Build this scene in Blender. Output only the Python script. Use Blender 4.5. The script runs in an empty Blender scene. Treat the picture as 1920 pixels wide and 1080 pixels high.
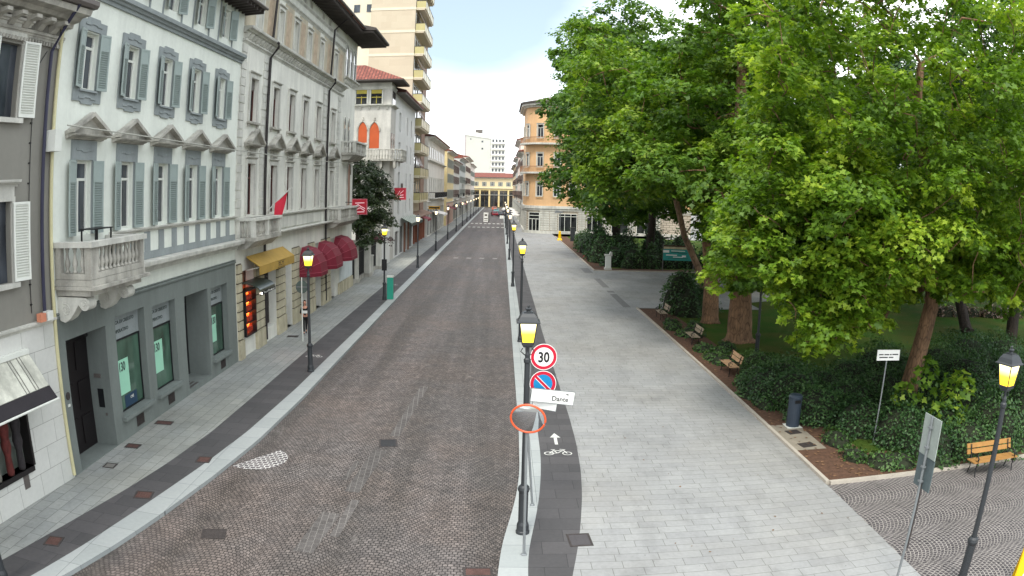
import bpy, math, random
import numpy as np
from mathutils import Matrix, Vector
R = math.radians
SC = bpy.context.scene
COL = SC.collection
rng = random.Random(7)
NR = np.random.RandomState(11)

# ---------------- camera, sky, sun, exposure ----------------
cd = bpy.data.cameras.new('camera')
cam = bpy.data.objects.new('camera', cd); COL.objects.link(cam)
cam.matrix_world = Matrix(((0.9996946878, -0.0185491325, -0.0163236287, 0.0),
                           (-0.0138083601, 0.1284526080, -0.9916195120, 0.0),
                           (0.0204904944, 0.9915421611, 0.1281572567, 7.5),
                           (0, 0, 0, 1)))
cd.type = 'PANO'
cd.panorama_type = 'FISHEYE_LENS_POLYNOMIAL'   # the street camera's barrel-distorting wide lens
cd.sensor_width = 36.0; cd.sensor_fit = 'HORIZONTAL'
for holder in (cd, getattr(cd, 'cycles', None)):
    if holder is None: continue
    try:
        holder.panorama_type = 'FISHEYE_LENS_POLYNOMIAL'
        holder.fisheye_fov = R(175)
        holder.fisheye_polynomial_k0 = 0.0
        holder.fisheye_polynomial_k1 = -0.70054064 * 0.0533333
        holder.fisheye_polynomial_k2 = 0.0
        holder.fisheye_polynomial_k3 = -0.0494917 * 0.0533333 ** 3
        holder.fisheye_polynomial_k4 = 0.0
    except Exception as ex:
        pass
cd.clip_start = 0.1; cd.clip_end = 3000
SC.camera = cam

SUN_EL, SUN_AZ = 55, 198      # azimuth of the sun, clockwise from +Y
wd = bpy.data.worlds.new('World'); SC.world = wd; wd.use_nodes = True
nt = wd.node_tree; nt.nodes.clear()
wo = nt.nodes.new('ShaderNodeOutputWorld'); bg = nt.nodes.new('ShaderNodeBackground')
sk = nt.nodes.new('ShaderNodeTexSky'); sk.sky_type = 'NISHITA'; sk.sun_disc = False
sk.sun_elevation = R(SUN_EL); sk.sun_rotation = R(SUN_AZ); sk.dust_density = 3.0; sk.air_density = 1.0
tc = nt.nodes.new('ShaderNodeTexCoord'); mp = nt.nodes.new('ShaderNodeMapping')
mp.inputs['Scale'].default_value = (1, 1, 2.6)
ns = nt.nodes.new('ShaderNodeTexNoise'); ns.inputs['Scale'].default_value = 1.6; ns.inputs['Detail'].default_value = 6
cr = nt.nodes.new('ShaderNodeValToRGB'); cr.color_ramp.elements[0].position = .40; cr.color_ramp.elements[1].position = .60
cr.color_ramp.elements[0].color = (.13, .13, .13, 1); cr.color_ramp.elements[1].color = (.96, .96, .96, 1)
mx = nt.nodes.new('ShaderNodeMix'); mx.data_type = 'RGBA'
mx.inputs[7].default_value = (10.4, 10.6, 10.8, 1)       # the bright cloud sheet
L = nt.links.new
L(tc.outputs['Generated'], mp.inputs[0]); L(mp.outputs[0], ns.inputs['Vector']); L(ns.outputs['Fac'], cr.inputs[0])
# a thin patch in the cloud sheet above the end of the street
dp = nt.nodes.new('ShaderNodeVectorMath'); dp.operation = 'DOT_PRODUCT'; dp.inputs[1].default_value = (-.06, .93, .362); L(tc.outputs['Generated'], dp.inputs[0])
ad = nt.nodes.new('ShaderNodeMath'); ad.operation = 'MULTIPLY_ADD'; L(ns.outputs['Fac'], ad.inputs[0]); ad.inputs[1].default_value = .045; L(dp.outputs['Value'], ad.inputs[2])
c2 = nt.nodes.new('ShaderNodeValToRGB'); c2.color_ramp.elements[0].position = .955; c2.color_ramp.elements[1].position = .999; c2.color_ramp.elements[0].color = (1, 1, 1, 1); c2.color_ramp.elements[1].color = (.14, .14, .14, 1)
s2_ = nt.nodes.new('ShaderNodeMath'); s2_.operation = 'MULTIPLY_ADD'; L(ad.outputs[0], s2_.inputs[0]); s2_.inputs[1].default_value = 1.0; s2_.inputs[2].default_value = -.012; L(s2_.outputs[0], c2.inputs[0])
mm_ = nt.nodes.new('ShaderNodeMath'); mm_.operation = 'MULTIPLY'; L(cr.outputs[0], mm_.inputs[0]); L(c2.outputs[0], mm_.inputs[1])
L(mm_.outputs[0], mx.inputs[0]); tn = nt.nodes.new('ShaderNodeMix'); tn.data_type = 'RGBA'; tn.blend_type = 'MULTIPLY'; tn.inputs[0].default_value = 1; tn.inputs[7].default_value = (.46, .55, .55, 1)
L(sk.outputs[0], tn.inputs[6]); L(tn.outputs[2], mx.inputs[6]); L(mx.outputs[2], bg.inputs[0])
bg.inputs[1].default_value = 0.15
L(bg.outputs[0], wo.inputs[0])
sd = bpy.data.lights.new('sun', 'SUN'); sd.energy = 1.35; sd.angle = R(17); sd.color = (1, .95, .86)
so = bpy.data.objects.new('sun', sd); COL.objects.link(so)
sdir = Vector((math.sin(R(SUN_AZ)) * math.cos(R(SUN_EL)), math.cos(R(SUN_AZ)) * math.cos(R(SUN_EL)), math.sin(R(SUN_EL))))
so.rotation_euler = sdir.to_track_quat('Z', 'Y').to_euler()
SC.view_settings.view_transform = 'Standard'; SC.view_settings.look = 'None'
SC.view_settings.exposure = 1.08; SC.view_settings.gamma = 1.0
SC.render.engine = 'CYCLES'
SC.cycles.max_bounces = 6; SC.cycles.diffuse_bounces = 4; SC.cycles.transparent_max_bounces = 8
SC.cycles.sample_clamp_indirect = 6

# ---------------- materials ----------------
def lin(c):
    return tuple((v / 12.92 if v <= .04045 else ((v + .055) / 1.055) ** 2.4) for v in [x / 255 for x in c])
MATS = {}
def newmat(name):
    m = bpy.data.materials.new(name); m.use_nodes = True
    n = m.node_tree.nodes; b = n['Principled BSDF']
    return m, m.node_tree, b
def nd(t, typ, **kw):
    n = t.nodes.new(typ)
    for k, v in kw.items(): setattr(n, k, v)
    return n
def mathn(t, op, a, b=None, c=None):
    n = t.nodes.new('ShaderNodeMath'); n.operation = op
    for i, v in enumerate((a, b, c)):
        if v is None: continue
        if isinstance(v, (int, float)): n.inputs[i].default_value = v
        else: t.links.new(v, n.inputs[i])
    return n.outputs[0]
def mixc(t, fac, a, b, mode='MIX'):
    n = t.nodes.new('ShaderNodeMix'); n.data_type = 'RGBA'; n.blend_type = mode
    for i, v in ((0, fac), (6, a), (7, b)):
        if isinstance(v, (int, float)): n.inputs[i].default_value = v
        elif isinstance(v, tuple): n.inputs[i].default_value = (v[0], v[1], v[2], 1)
        else: t.links.new(v, n.inputs[i])
    return n.outputs[2]
def ramp(t, fac, stops):
    n = t.nodes.new('ShaderNodeValToRGB'); e = n.color_ramp.elements
    while len(e) < len(stops): e.new(.5)
    for k, (p, c) in enumerate(stops):
        e[k].position = p; e[k].color = (c[0], c[1], c[2], 1) if isinstance(c, tuple) else (c, c, c, 1)
    t.links.new(fac, n.inputs[0]); return n.outputs[0]
def pos(t, scale=(1, 1, 1), rot=(0, 0, 0), loc=(0, 0, 0)):
    g = nd(t, 'ShaderNodeNewGeometry'); m = nd(t, 'ShaderNodeMapping')
    m.inputs['Scale'].default_value = scale; m.inputs['Rotation'].default_value = rot; m.inputs['Location'].default_value = loc
    t.links.new(g.outputs['Position'], m.inputs[0]); return m.outputs[0]
def noise(t, vec, scale, detail=4, rough=.55):
    n = nd(t, 'ShaderNodeTexNoise'); n.inputs['Scale'].default_value = scale
    n.inputs['Detail'].default_value = detail; n.inputs['Roughness'].default_value = rough
    t.links.new(vec, n.inputs['Vector']); return n.outputs['Fac']
def bump(t, b, h, strength=.3, dist=.02):
    n = nd(t, 'ShaderNodeBump'); n.inputs['Strength'].default_value = strength; n.inputs['Distance'].default_value = dist
    t.links.new(h, n.inputs['Height']); t.links.new(n.outputs[0], b.inputs['Normal'])

def pm(name, rgb, rough=.8, var=.12, scale=1.5, bmp=.15, metal=0.0, streak=0.0, spec=.4):
    """plain material: base colour with patchy wear, optional rain streaks (dirt with its own shape)"""
    if name in MATS: return MATS[name]
    m, t, b = newmat(name)
    c = lin(rgb)
    p = pos(t)
    n1 = noise(t, p, scale, 5, .6)
    v = ramp(t, n1, [(.3, 1 - var), (.7, 1 + var * .5)])
    col = mixc(t, 1.0, c, v, 'MULTIPLY')
    n2 = noise(t, p, scale * 14, 3, .6)
    v2 = ramp(t, n2, [(.3, 1 - var * .5), (.7, 1 + var * .3)])
    col = mixc(t, 1.0, col, v2, 'MULTIPLY')
    if streak:
        p2 = pos(t, (1.3, 1.3, .16)); n3 = noise(t, p2, 1.5, 6, .6)
        n4 = noise(t, p, .8, 3); v3 = ramp(t, mathn(t, 'ADD', n3, mathn(t, 'MULTIPLY', mathn(t, 'SUBTRACT', n4, .5), .35)), [(.38, 1 - streak), (.58, 1.0)])
        col = mixc(t, 1.0, col, v3, 'MULTIPLY')
    t.links.new(col, b.inputs['Base Color'])
    b.inputs['Roughness'].default_value = rough; b.inputs['Metallic'].default_value = metal
    b.inputs['Specular IOR Level'].default_value = spec
    if bmp: bump(t, b, n2, bmp, .01)
    MATS[name] = m; return m
def emi(name, rgb, strength, base=(200, 180, 120)):
    if name in MATS: return MATS[name]
    m, t, b = newmat(name)
    b.inputs['Base Color'].default_value = (*lin(base), 1)
    b.inputs['Emission Color'].default_value = (*lin(rgb), 1); b.inputs['Emission Strength'].default_value = strength
    MATS[name] = m; return m

def brickmat(name, c1, c2, mortar, w, h, rot=0, mort=.006, var=.25, rough=.75, axis='xy', offset=.5, sq=0.0, bmp=.5, tint=None, patch=.12):
    if name in MATS: return MATS[name]
    m, t, b = newmat(name)
    g = nd(t, 'ShaderNodeNewGeometry'); sp = nd(t, 'ShaderNodeSeparateXYZ'); t.links.new(g.outputs['Position'], sp.inputs[0])
    cb = nd(t, 'ShaderNodeCombineXYZ')
    t.links.new(sp.outputs['XYZ'.index(axis[0].upper())], cb.inputs[0]); t.links.new(sp.outputs['XYZ'.index(axis[1].upper())], cb.inputs[1])
    mpn = nd(t, 'ShaderNodeMapping'); mpn.inputs['Rotation'].default_value = (0, 0, R(rot)); t.links.new(cb.outputs[0], mpn.inputs[0])
    br = nd(t, 'ShaderNodeTexBrick'); br.offset = offset; br.offset_frequency = 2; br.squash = 1 + sq; br.squash_frequency = 3
    br.inputs['Scale'].default_value = 1.0; br.inputs['Brick Width'].default_value = w; br.inputs['Row Height'].default_value = h
    br.inputs['Mortar Size'].default_value = mort; br.inputs['Mortar Smooth'].default_value = .3; br.inputs['Bias'].default_value = 0
    br.inputs['Color1'].default_value = (*lin(c1), 1); br.inputs['Color2'].default_value = (*lin(c2), 1); br.inputs['Mortar'].default_value = (*lin(mortar), 1)
    t.links.new(mpn.outputs[0], br.inputs['Vector'])
    p = pos(t); n1 = noise(t, p, .35, 5, .6); n2 = noise(t, p, 9, 4, .6)
    col = mixc(t, 1.0, br.outputs['Color'], ramp(t, n1, [(.3, 1 - patch), (.7, 1 + patch * .4)]), 'MULTIPLY')
    col = mixc(t, 1.0, col, ramp(t, n2, [(.25, 1 - var * .5), (.75, 1 + var * .25)]), 'MULTIPLY')
    if tint:
        n5 = noise(t, p, .16, 4, .6); col = mixc(t, ramp(t, n5, [(.44, 0), (.62, 1)]), col, mixc(t, 1.0, col, tint, 'MULTIPLY'))
        n6 = noise(t, pos(t, (1, .4, 1), (0, 0, .3)), 1.1, 6, .7); col = mixc(t, 1.0, col, ramp(t, n6, [(.36, .84), (.5, 1)]), 'MULTIPLY')
        vs = nd(t, 'ShaderNodeTexVoronoi'); vs.inputs['Scale'].default_value = 2.3; t.links.new(p, vs.inputs['Vector']); col = mixc(t, 1.0, col, ramp(t, vs.outputs['Distance'], [(.035, .62), (.06, 1)]), 'MULTIPLY')
    t.links.new(col, b.inputs['Base Color']); b.inputs['Roughness'].default_value = rough
    b.inputs['Specular IOR Level'].default_value = .35
    hh = mathn(t, 'ADD', mathn(t, 'MULTIPLY', br.outputs['Fac'], -1.0), mathn(t, 'MULTIPLY', n2, .35))
    bump(t, b, hh, bmp, .012)
    MATS[name] = m; return m

def cobblemat(name, stone_a, stone_b, joint, arc=True, size=.105, jw=.1, period=1.9, patches=True, turn=False):
    """small granite setts laid in fan-shaped arcs"""
    m, t, b = newmat(name)
    g = nd(t, 'ShaderNodeNewGeometry'); sp = nd(t, 'ShaderNodeSeparateXYZ'); t.links.new(g.outputs['Position'], sp.inputs[0])
    X, Y = (sp.outputs[1], sp.outputs[0]) if turn else (sp.outputs[0], sp.outputs[1])
    wob = noise(t, pos(t), 1.3, 2); X = mathn(t, 'ADD', X, mathn(t, 'MULTIPLY', mathn(t, 'SUBTRACT', wob, .5), .09))
    # local x within one fan column, centred
    fx = mathn(t, 'SUBTRACT', mathn(t, 'FRACT', mathn(t, 'DIVIDE', X, period)), .5)
    xl = mathn(t, 'MULTIPLY', fx, period)
    r2 = mathn(t, 'SQRT', mathn(t, 'MAXIMUM', mathn(t, 'SUBTRACT', (period * .62) ** 2, mathn(t, 'MULTIPLY', xl, xl)), .001))
    yy = mathn(t, 'SUBTRACT', Y, r2)                       # rows follow the arcs
    ang = mathn(t, 'MULTIPLY', mathn(t, 'ARCSINE', mathn(t, 'DIVIDE', xl, period * .62)), period * .62)
    cb = nd(t, 'ShaderNodeCombineXYZ'); t.links.new(ang, cb.inputs[0]); t.links.new(yy, cb.inputs[1])
    n0 = noise(t, pos(t), 7, 2)
    cb2 = nd(t, 'ShaderNodeVectorMath', operation='ADD'); t.links.new(cb.outputs[0], cb2.inputs[0])
    sc = nd(t, 'ShaderNodeCombineXYZ'); o = mathn(t, 'MULTIPLY', mathn(t, 'SUBTRACT', n0, .5), .06)
    t.links.new(o, sc.inputs[0]); t.links.new(o, sc.inputs[1]); t.links.new(sc.outputs[0], cb2.inputs[1])
    br = nd(t, 'ShaderNodeTexBrick'); br.offset = .5; br.offset_frequency = 2
    br.inputs['Scale'].default_value = 1.0; br.inputs['Brick Width'].default_value = size * 1.05; br.inputs['Row Height'].default_value = size
    br.inputs['Mortar Size'].default_value = size * jw; br.inputs['Mortar Smooth'].default_value = .4
    br.inputs['Color1'].default_value = (*lin(stone_a), 1); br.inputs['Color2'].default_value = (*lin(stone_b), 1); br.inputs['Mortar'].default_value = (*lin(joint), 1)
    t.links.new(cb2.outputs[0], br.inputs['Vector'])
    col = br.outputs['Color']
    p = pos(t); n1 = noise(t, p, .22, 5, .65); n2 = noise(t, p, 1.4, 4, .6); n3 = noise(t, p, 24, 3, .6)
    if patches:
        # setts relaid with other stone: warm and cool patches, and a paler trodden centre
        col = mixc(t, ramp(t, n1, [(.42, 0), (.6, .55)]), col, mixc(t, 1.0, col, (1.22, 1.08, .98), 'MULTIPLY'))
        pl = pos(t, (.42, .02, 1)); n5 = noise(t, pl, 1.9, 4, .55)
        col = mixc(t, ramp(t, n5, [(.40, 0), (.60, .9)]), col, mixc(t, 1.0, col, (1.5, 1.5, 1.55), 'MULTIPLY'))
        vo = nd(t, 'ShaderNodeTexVoronoi'); vo.inputs['Scale'].default_value = 9; t.links.new(p, vo.inputs['Vector'])
        col = mixc(t, 1.0, col, ramp(t, vo.outputs['Color'], [(.1, .78), (.9, 1.22)]), 'MULTIPLY')
        # pale cement squeezed out along old repairs
        pj = noise(t, pos(t, (1.0, .35, 1), (0, 0, .35)), .9, 4, .7)
        mfac = mathn(t, 'MULTIPLY', br.outputs['Fac'], ramp(t, pj, [(.66, 0), (.74, .55)]))
        col = mixc(t, mfac, col, lin((165, 160, 155)))
    col = mixc(t, 1.0, col, ramp(t, n2, [(.3, .82), (.7, 1.12)]), 'MULTIPLY')
    col = mixc(t, 1.0, col, ramp(t, n3, [(.3, .8), (.7, 1.15)]), 'MULTIPLY')
    t.links.new(col, b.inputs['Base Color']); b.inputs['Roughness'].default_value = .62
    b.inputs['Specular IOR Level'].default_value = .4
    hh = mathn(t, 'ADD', mathn(t, 'MULTIPLY', br.outputs['Fac'], -1.0), mathn(t, 'MULTIPLY', n3, .5))
    bump(t, b, hh, .55, .015)
    MATS[name] = m; return m

def glassmat(name, rgb=(28, 32, 36), rough=.06):
    if name in MATS: return MATS[name]
    m, t, b = newmat(name)
    n1 = noise(t, pos(t, (1, 1, .5)), 1.1, 2)
    col = mixc(t, ramp(t, n1, [(.35, 0), (.65, 1)]), lin(rgb), tuple(min(1, v * 2.6 + .02) for v in lin(rgb)))
    t.links.new(col, b.inputs['Base Color']); b.inputs['Roughness'].default_value = rough; b.inputs['Specular IOR Level'].default_value = .7
    MATS[name] = m; return m

# ---------------- mesh building ----------------
class MB:
    def __init__(s): s.v = []; s.f = []; s.m = []
    def add(s, vs, fs, m=0):
        o = len(s.v); s.v += [tuple(p) for p in vs]
        for f in fs: s.f.append([i + o for i in f]); s.m.append(m)
        return s
    def box(s, x0, x1, y0, y1, z0, z1, m=0):
        return s.add([(x0,y0,z0),(x1,y0,z0),(x1,y1,z0),(x0,y1,z0),(x0,y0,z1),(x1,y0,z1),(x1,y1,z1),(x0,y1,z1)],
                     [(0,3,2,1),(4,5,6,7),(0,1,5,4),(1,2,6,5),(2,3,7,6),(3,0,4,7)], m)
    def quad(s, a, b, c, d, m=0): return s.add([a,b,c,d], [(0,1,2,3)], m)
    def tri(s, a, b, c, m=0): return s.add([a,b,c], [(0,1,2)], m)
    def prism(s, poly, a, b, axis='y', m=0):
        """closed 2-D polygon extruded along an axis; poly pairs are (x,z) for y, (y,z) for x, (x,y) for z"""
        def P(u, v, w):
            return {'y': (u, w, v), 'x': (w, u, v), 'z': (u, v, w)}[axis]
        n = len(poly); vs = [P(u, v, a) for u, v in poly] + [P(u, v, b) for u, v in poly]
        fs = [tuple(range(n)), tuple(range(2*n-1, n-1, -1))] + [(i, (i+1) % n, n+(i+1) % n, n+i) for i in range(n)]
        return s.add(vs, [tuple(reversed(f)) for f in fs], m)
    def tube(s, pts, rad, n=8, m=0, cap=True):
        pts = [Vector(p) for p in pts]; k = len(pts)
        if isinstance(rad, (int, float)): rad = [rad] * k
        vs = []; ref = Vector((0.13, 0.27, 0.95))
        for i in range(k):
            d = (pts[min(i+1, k-1)] - pts[max(i-1, 0)])
            d = d.normalized() if d.length > 1e-9 else Vector((0,0,1))
            r = ref if abs(d.dot(ref)) < .93 else Vector((1, 0, 0))
            a = d.cross(r).normalized(); b = d.cross(a).normalized()
            for j in range(n):
                t = 2*math.pi*j/n; vs.append(tuple(pts[i] + (a*math.cos(t) + b*math.sin(t)) * rad[i]))
        fs = [(i*n+j, i*n+(j+1) % n, (i+1)*n+(j+1) % n, (i+1)*n+j) for i in range(k-1) for j in range(n)]
        if cap: fs += [tuple(range(n-1, -1, -1)), tuple(range((k-1)*n, k*n))]
        return s.add(vs, fs, m)
    def lathe(s, prof, n=12, c=(0,0,0), m=0, cap=True):
        vs = [(c[0]+r*math.cos(2*math.pi*j/n), c[1]+r*math.sin(2*math.pi*j/n), c[2]+z) for r, z in prof for j in range(n)]
        k = len(prof)
        fs = [(i*n+j, i*n+(j+1) % n, (i+1)*n+(j+1) % n, (i+1)*n+j) for i in range(k-1) for j in range(n)]
        if cap: fs += [tuple(range(n-1, -1, -1)), tuple(range((k-1)*n, k*n))]
        return s.add(vs, fs, m)
    def wall(s, y0, y1, z0, z1, holes=(), x=0.0, rev=.25, m=0, mr=None):
        """front face at x facing +x with openings (ya,yb,za,zb) and their reveals"""
        mr = m if mr is None else mr
        hs = [h for h in holes if h[1] > y0 and h[0] < y1 and h[3] > z0 and h[2] < z1]
        ys = sorted({y0, y1, *[min(max(v, y0), y1) for h in hs for v in h[:2]]}); zs = sorted({z0, z1, *[min(max(v, z0), z1) for h in hs for v in h[2:4]]})
        for j in range(len(zs)-1):
            for i in range(len(ys)-1):
                cy, cz = (ys[i]+ys[i+1])/2, (zs[j]+zs[j+1])/2
                if any(h[0] < cy < h[1] and h[2] < cz < h[3] for h in hs): continue
                s.quad((x,ys[i],zs[j]),(x,ys[i+1],zs[j]),(x,ys[i+1],zs[j+1]),(x,ys[i],zs[j+1]), m)
        for h in hs:
            a, b, c, d = h[:4]; r = h[4] if len(h) > 4 else rev
            s.quad((x,a,c),(x,a,d),(x-r,a,d),(x-r,a,c), mr); s.quad((x,b,c),(x-r,b,c),(x-r,b,d),(x,b,d), mr)
            s.quad((x,a,d),(x,b,d),(x-r,b,d),(x-r,a,d), mr); s.quad((x,a,c),(x-r,a,c),(x-r,b,c),(x,b,c), mr)
        return s
    def shift(s, dx, dy, dz): s.v = [(a+dx, b+dy, c+dz) for a, b, c in s.v]; return s
    def rot(s, M3): s.v = [tuple(M3 @ Vector(p)) for p in s.v]; return s
    def mesh(s, name, mats, smooth=False):
        me = bpy.data.meshes.new(name); me.from_pydata(s.v, [], s.f)
        if not isinstance(mats, (list, tuple)): mats = [mats]
        for q in mats: me.materials.append(q)
        me.polygons.foreach_set('material_index', s.m)
        if smooth: me.polygons.foreach_set('use_smooth', [True]*len(s.f))
        me.update(); return me
    def build(s, name, mats, parent=None, loc=(0,0,0), smooth=False, world=False, label=None):
        if world and parent is not None: s.shift(*(-parent.location))
        return link(name, s.mesh(name, mats, smooth), parent, loc, label)
def link(name, me, parent=None, loc=(0,0,0), label=None, rz=0):
    o = bpy.data.objects.new(name, me); COL.objects.link(o); o.location = loc; o.rotation_euler = (0, 0, rz)
    if parent is not None: o.parent = parent
    if label: o['label'] = label
    return o
def thing(name, label, cat, loc=(0,0,0), rz=0, group=None):
    o = bpy.data.objects.new(name, None); COL.objects.link(o); o.empty_display_size = .2
    o.location = loc; o.rotation_euler = (0,0,rz); o['label'] = label; o['category'] = cat
    if group: o['group'] = group
    return o
def tag(o, label, cat, group=None, kind=None):
    o['label'] = label; o['category'] = cat
    if group: o['group'] = group
    if kind: o['kind'] = kind
    return o
def struct(o, kind='structure'): o['kind'] = kind; return o
def kids(o): return list(o.children)
def copy_tree(o, parent=None, loc=None, rz=None, label=None):
    c = o.copy(); COL.objects.link(c); c.parent = parent
    if loc is not None: c.location = loc
    if rz is not None: c.rotation_euler = (0,0,rz)
    if label: c['label'] = label
    for ch in kids(o): copy_tree(ch, c)
    return c
def place(tree, parent, loc, rz=0):
    """tree = (name, mesh, [sub trees]) sharing mesh data"""
    o = link(tree[0], tree[1], parent, loc, rz=rz)
    for s in (tree[2] if len(tree) > 2 else []):
        so_ = link(s[0], s[1], o, s[3] if len(s) > 3 else (0,0,0), rz=s[4] if len(s) > 4 else 0)
        if len(s) > 5: so_['label'] = s[5]
    return o
ROT_X = Matrix(((0,0,1),(1,0,0),(0,1,0)))      # lettering that faces +x
ROT_Y = Matrix(((1,0,0),(0,0,-1),(0,1,0)))     # lettering that faces -y
ROT_Z = Matrix.Identity(3)
def text_mesh(name, s, size, mat, rot=ROT_X, ext=.004, align='LEFT', squeeze=1.0, bold=0.0):
    cu = bpy.data.curves.new(name, 'FONT'); cu.body = s; cu.size = size; cu.extrude = ext; cu.align_x = align; cu.offset = bold
    cu.resolution_u = 3
    ob = bpy.data.objects.new(name, cu); COL.objects.link(ob)
    dg = bpy.context.evaluated_depsgraph_get(); me = bpy.data.meshes.new_from_object(ob.evaluated_get(dg))
    bpy.data.objects.remove(ob); bpy.data.curves.remove(cu)
    M = rot.to_4x4() @ Matrix.Diagonal((squeeze, 1, 1, 1)); me.transform(M); me.materials.clear(); me.materials.append(mat); me.name = name
    return me
def lettering(s, size, mat, parent, loc, rot=ROT_X, **kw):
    return link('lettering', text_mesh('lettering', s, size, mat, rot, **kw), parent, loc)

# ================= GROUND =================
XF = -11.55                      # building line on the left of the street
M_road = cobblemat('street_setts', (97, 91, 87), (79, 74, 71), (43, 40, 38), size=.115, jw=.13, period=1.7)
M_fan = cobblemat('fan_setts', (84, 79, 80), (62, 58, 61), (158, 152, 146), size=.115, jw=.11, period=1.75, patches=False, turn=True)
M_slab = brickmat('pale_slabs', (151, 152, 151), (143, 144, 144), (104, 104, 100), .66, .33, 0, .007, offset=.37, sq=.45, bmp=.5, patch=.14, tint=(.96, .94, .91))
M_slabL = brickmat('pavement_slabs', (156, 158, 154), (145, 148, 145), (84, 85, 83), .62, .40, 90, .007, offset=.42, sq=.25, bmp=.45, patch=.14, tint=(.95, .93, .88))
M_lane = brickmat('dark_slabs', (82, 80, 81), (70, 69, 70), (56, 55, 56), 1.0, .62, 0, .008, offset=.5, bmp=.4, patch=.15)
M_kerb = brickmat('kerb_stone', (160, 164, 163), (150, 155, 154), (108, 112, 112), 1.0, 1.05, 0, .007, offset=0, bmp=.3, patch=.07, var=.15)
M_edge = pm('edging_stone', (170, 162, 150), var=.15)
M_soil = pm('soil', (92, 66, 50), rough=.95, var=.45, scale=6, bmp=.8)
M_concrete = pm('concrete', (140, 132, 118), var=.2)
def grassmat():
    m, t, b = newmat('lawn')
    p = pos(t); n1 = noise(t, p, .4, 4, .6); n2 = noise(t, p, 22, 4, .7)
    c = mixc(t, ramp(t, n1, [(.4, 0), (.62, 1)]), lin((58, 92, 30)), lin((82, 92, 40)))
    c = mixc(t, 1.0, c, ramp(t, n2, [(.25, .45), (.75, 1.35)]), 'MULTIPLY')
    t.links.new(c, b.inputs['Base Color']); b.inputs['Roughness'].default_value = .95
    b.inputs['Specular IOR Level'].default_value = .1
    bump(t, b, n2, 1.0, .06); return m
M_lawn = grassmat()

def sheet(name, mat, left, right, z, skirt=0.0, kind='structure'):
    """strip between two polylines given at the same stations, with an optional vertical kerb face"""
    mb = MB()
    for i in range(len(left)-1):
        a, b = left[i], left[i+1]; c, d = right[i+1], right[i]
        mb.quad((a[0],a[1],z),(d[0],d[1],z),(c[0],c[1],z),(b[0],b[1],z))
        if skirt:
            mb.quad((d[0],d[1],z-skirt),(c[0],c[1],z-skirt),(c[0],c[1],z),(d[0],d[1],z))
            mb.quad((b[0],b[1],z-skirt),(a[0],a[1],z-skirt),(a[0],a[1],z),(b[0],b[1],z))
    return struct(mb.build(name, mat), kind)
def interp(tbl, y):
    for (x0, y0), (x1, y1) in zip(tbl, tbl[1:]):
        if y0 <= y <= y1: return x0 + (x1-x0)*(y-y0)/(y1-y0)
    return tbl[0][0] if y < tbl[0][1] else tbl[-1][0]
def smooth_tbl(tbl, ys):
    out = []
    for y in ys:
        xs = [interp(tbl, y + d) for d in (-.5, -.25, 0, .25, .5)]; out.append((sum(xs)/5, y))
    return out
YS = [-12, -4, 2, 6] + [8 + .5*i for i in range(44)] + [31, 34, 40, 60, 90, 150, 330]
L_WR = [(-16, -12), (-11.0, 4), (-8.95, 10.6), (-8.42, 12.67), (-8.03, 14.72), (-7.62, 17.6), (-7.30, 20.8), (-7.13, 26), (-7.08, 40), (-7.12, 330)]
L_DW = [(-17, -12), (-11.8, 4), (-9.60, 10.4), (-9.14, 12.4), (-8.62, 15.5), (-8.22, 18.3), (-7.90, 21.5), (-7.70, 27), (-7.62, 40), (-7.62, 330)]
L_PD = [(-18, -12), (-12.7, 4), (-10.66, 10.8), (-10.14, 13.28), (-9.66, 15.76), (-9.33, 18.0), (-9.06, 21.2), (-9.0, 27), (-9.0, 330)]
R_W = [(-3, -12), (-.4, 8), (.0, 12), (.05, 13.3), (.10, 14.2), (.17, 15.0), (.34, 16.2), (.52, 17.7), (.63, 19.4), (.68, 22.7), (.68, 28), (.68, 330)]
R_WD = [(-2, -12), (.4, 8), (.64, 12), (.66, 13.3), (.68, 14.1), (.75, 14.8), (.91, 16), (1.06, 17.3), (1.19, 19), (1.26, 20.5), (1.28, 23), (1.26, 30), (1.26, 330)]
R_DP = [(-1, -12), (.9, 8), (1.36, 12), (1.55, 13.3), (1.72, 14.2), (1.93, 15.6), (2.16, 17.5), (2.31, 19.4), (2.40, 21.7), (2.42, 24.4), (2.38, 30), (2.33, 40), (2.33, 330)]
lwr, ldw, lpd, rw, rwd, rdp = [smooth_tbl(q, YS) for q in (L_WR, L_DW, L_PD, R_W, R_WD, R_DP)]
KH = .11
# one big ground sheet to the horizon
mb = MB(); mb.quad((-1500,-400,-.16),(1500,-400,-.16),(1500,2600,-.16),(-1500,2600,-.16)); struct(mb.build('ground', pm('far_ground', (120, 118, 112))))
sheet('road', M_road, [(x-.6, y) for x, y in lwr], [(x+.6, y) for x, y in rw], -KH)
FL = [(-30 if y < 330 else -30, y) for x, y in lpd]
sheet('pavement', M_slabL, FL, lpd, 0.0)
sheet('bicycle_lane', M_lane, lpd, ldw, 0.0)
sheet('kerb', M_kerb, ldw, lwr, 0.0, KH + .03)
sheet('kerb', M_kerb, rw, rwd, 0.0, KH + .03)
sheet('bicycle_lane', M_lane, rwd, rdp, 0.0)
BORD = 9.0
PY = [(x, y) for x, y in rdp]
sheet('plaza', M_slab, PY, [(BORD if y < 126 else 40, y) for x, y in PY], 0.0)
mb = MB(); mb.quad((BORD, 126, .0), (60, 126, 0), (60, 150, 0), (BORD, 150, 0)); struct(mb.build('plaza', M_slab))
mb = MB(); mb.quad((BORD,48.9,.0),(18,48.9,0),(18,72,0),(BORD,72,0)); mb.quad((18,52,0),(30,58,0),(30,68,0),(18,68,0)); struct(mb.build('path', M_slab))
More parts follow.
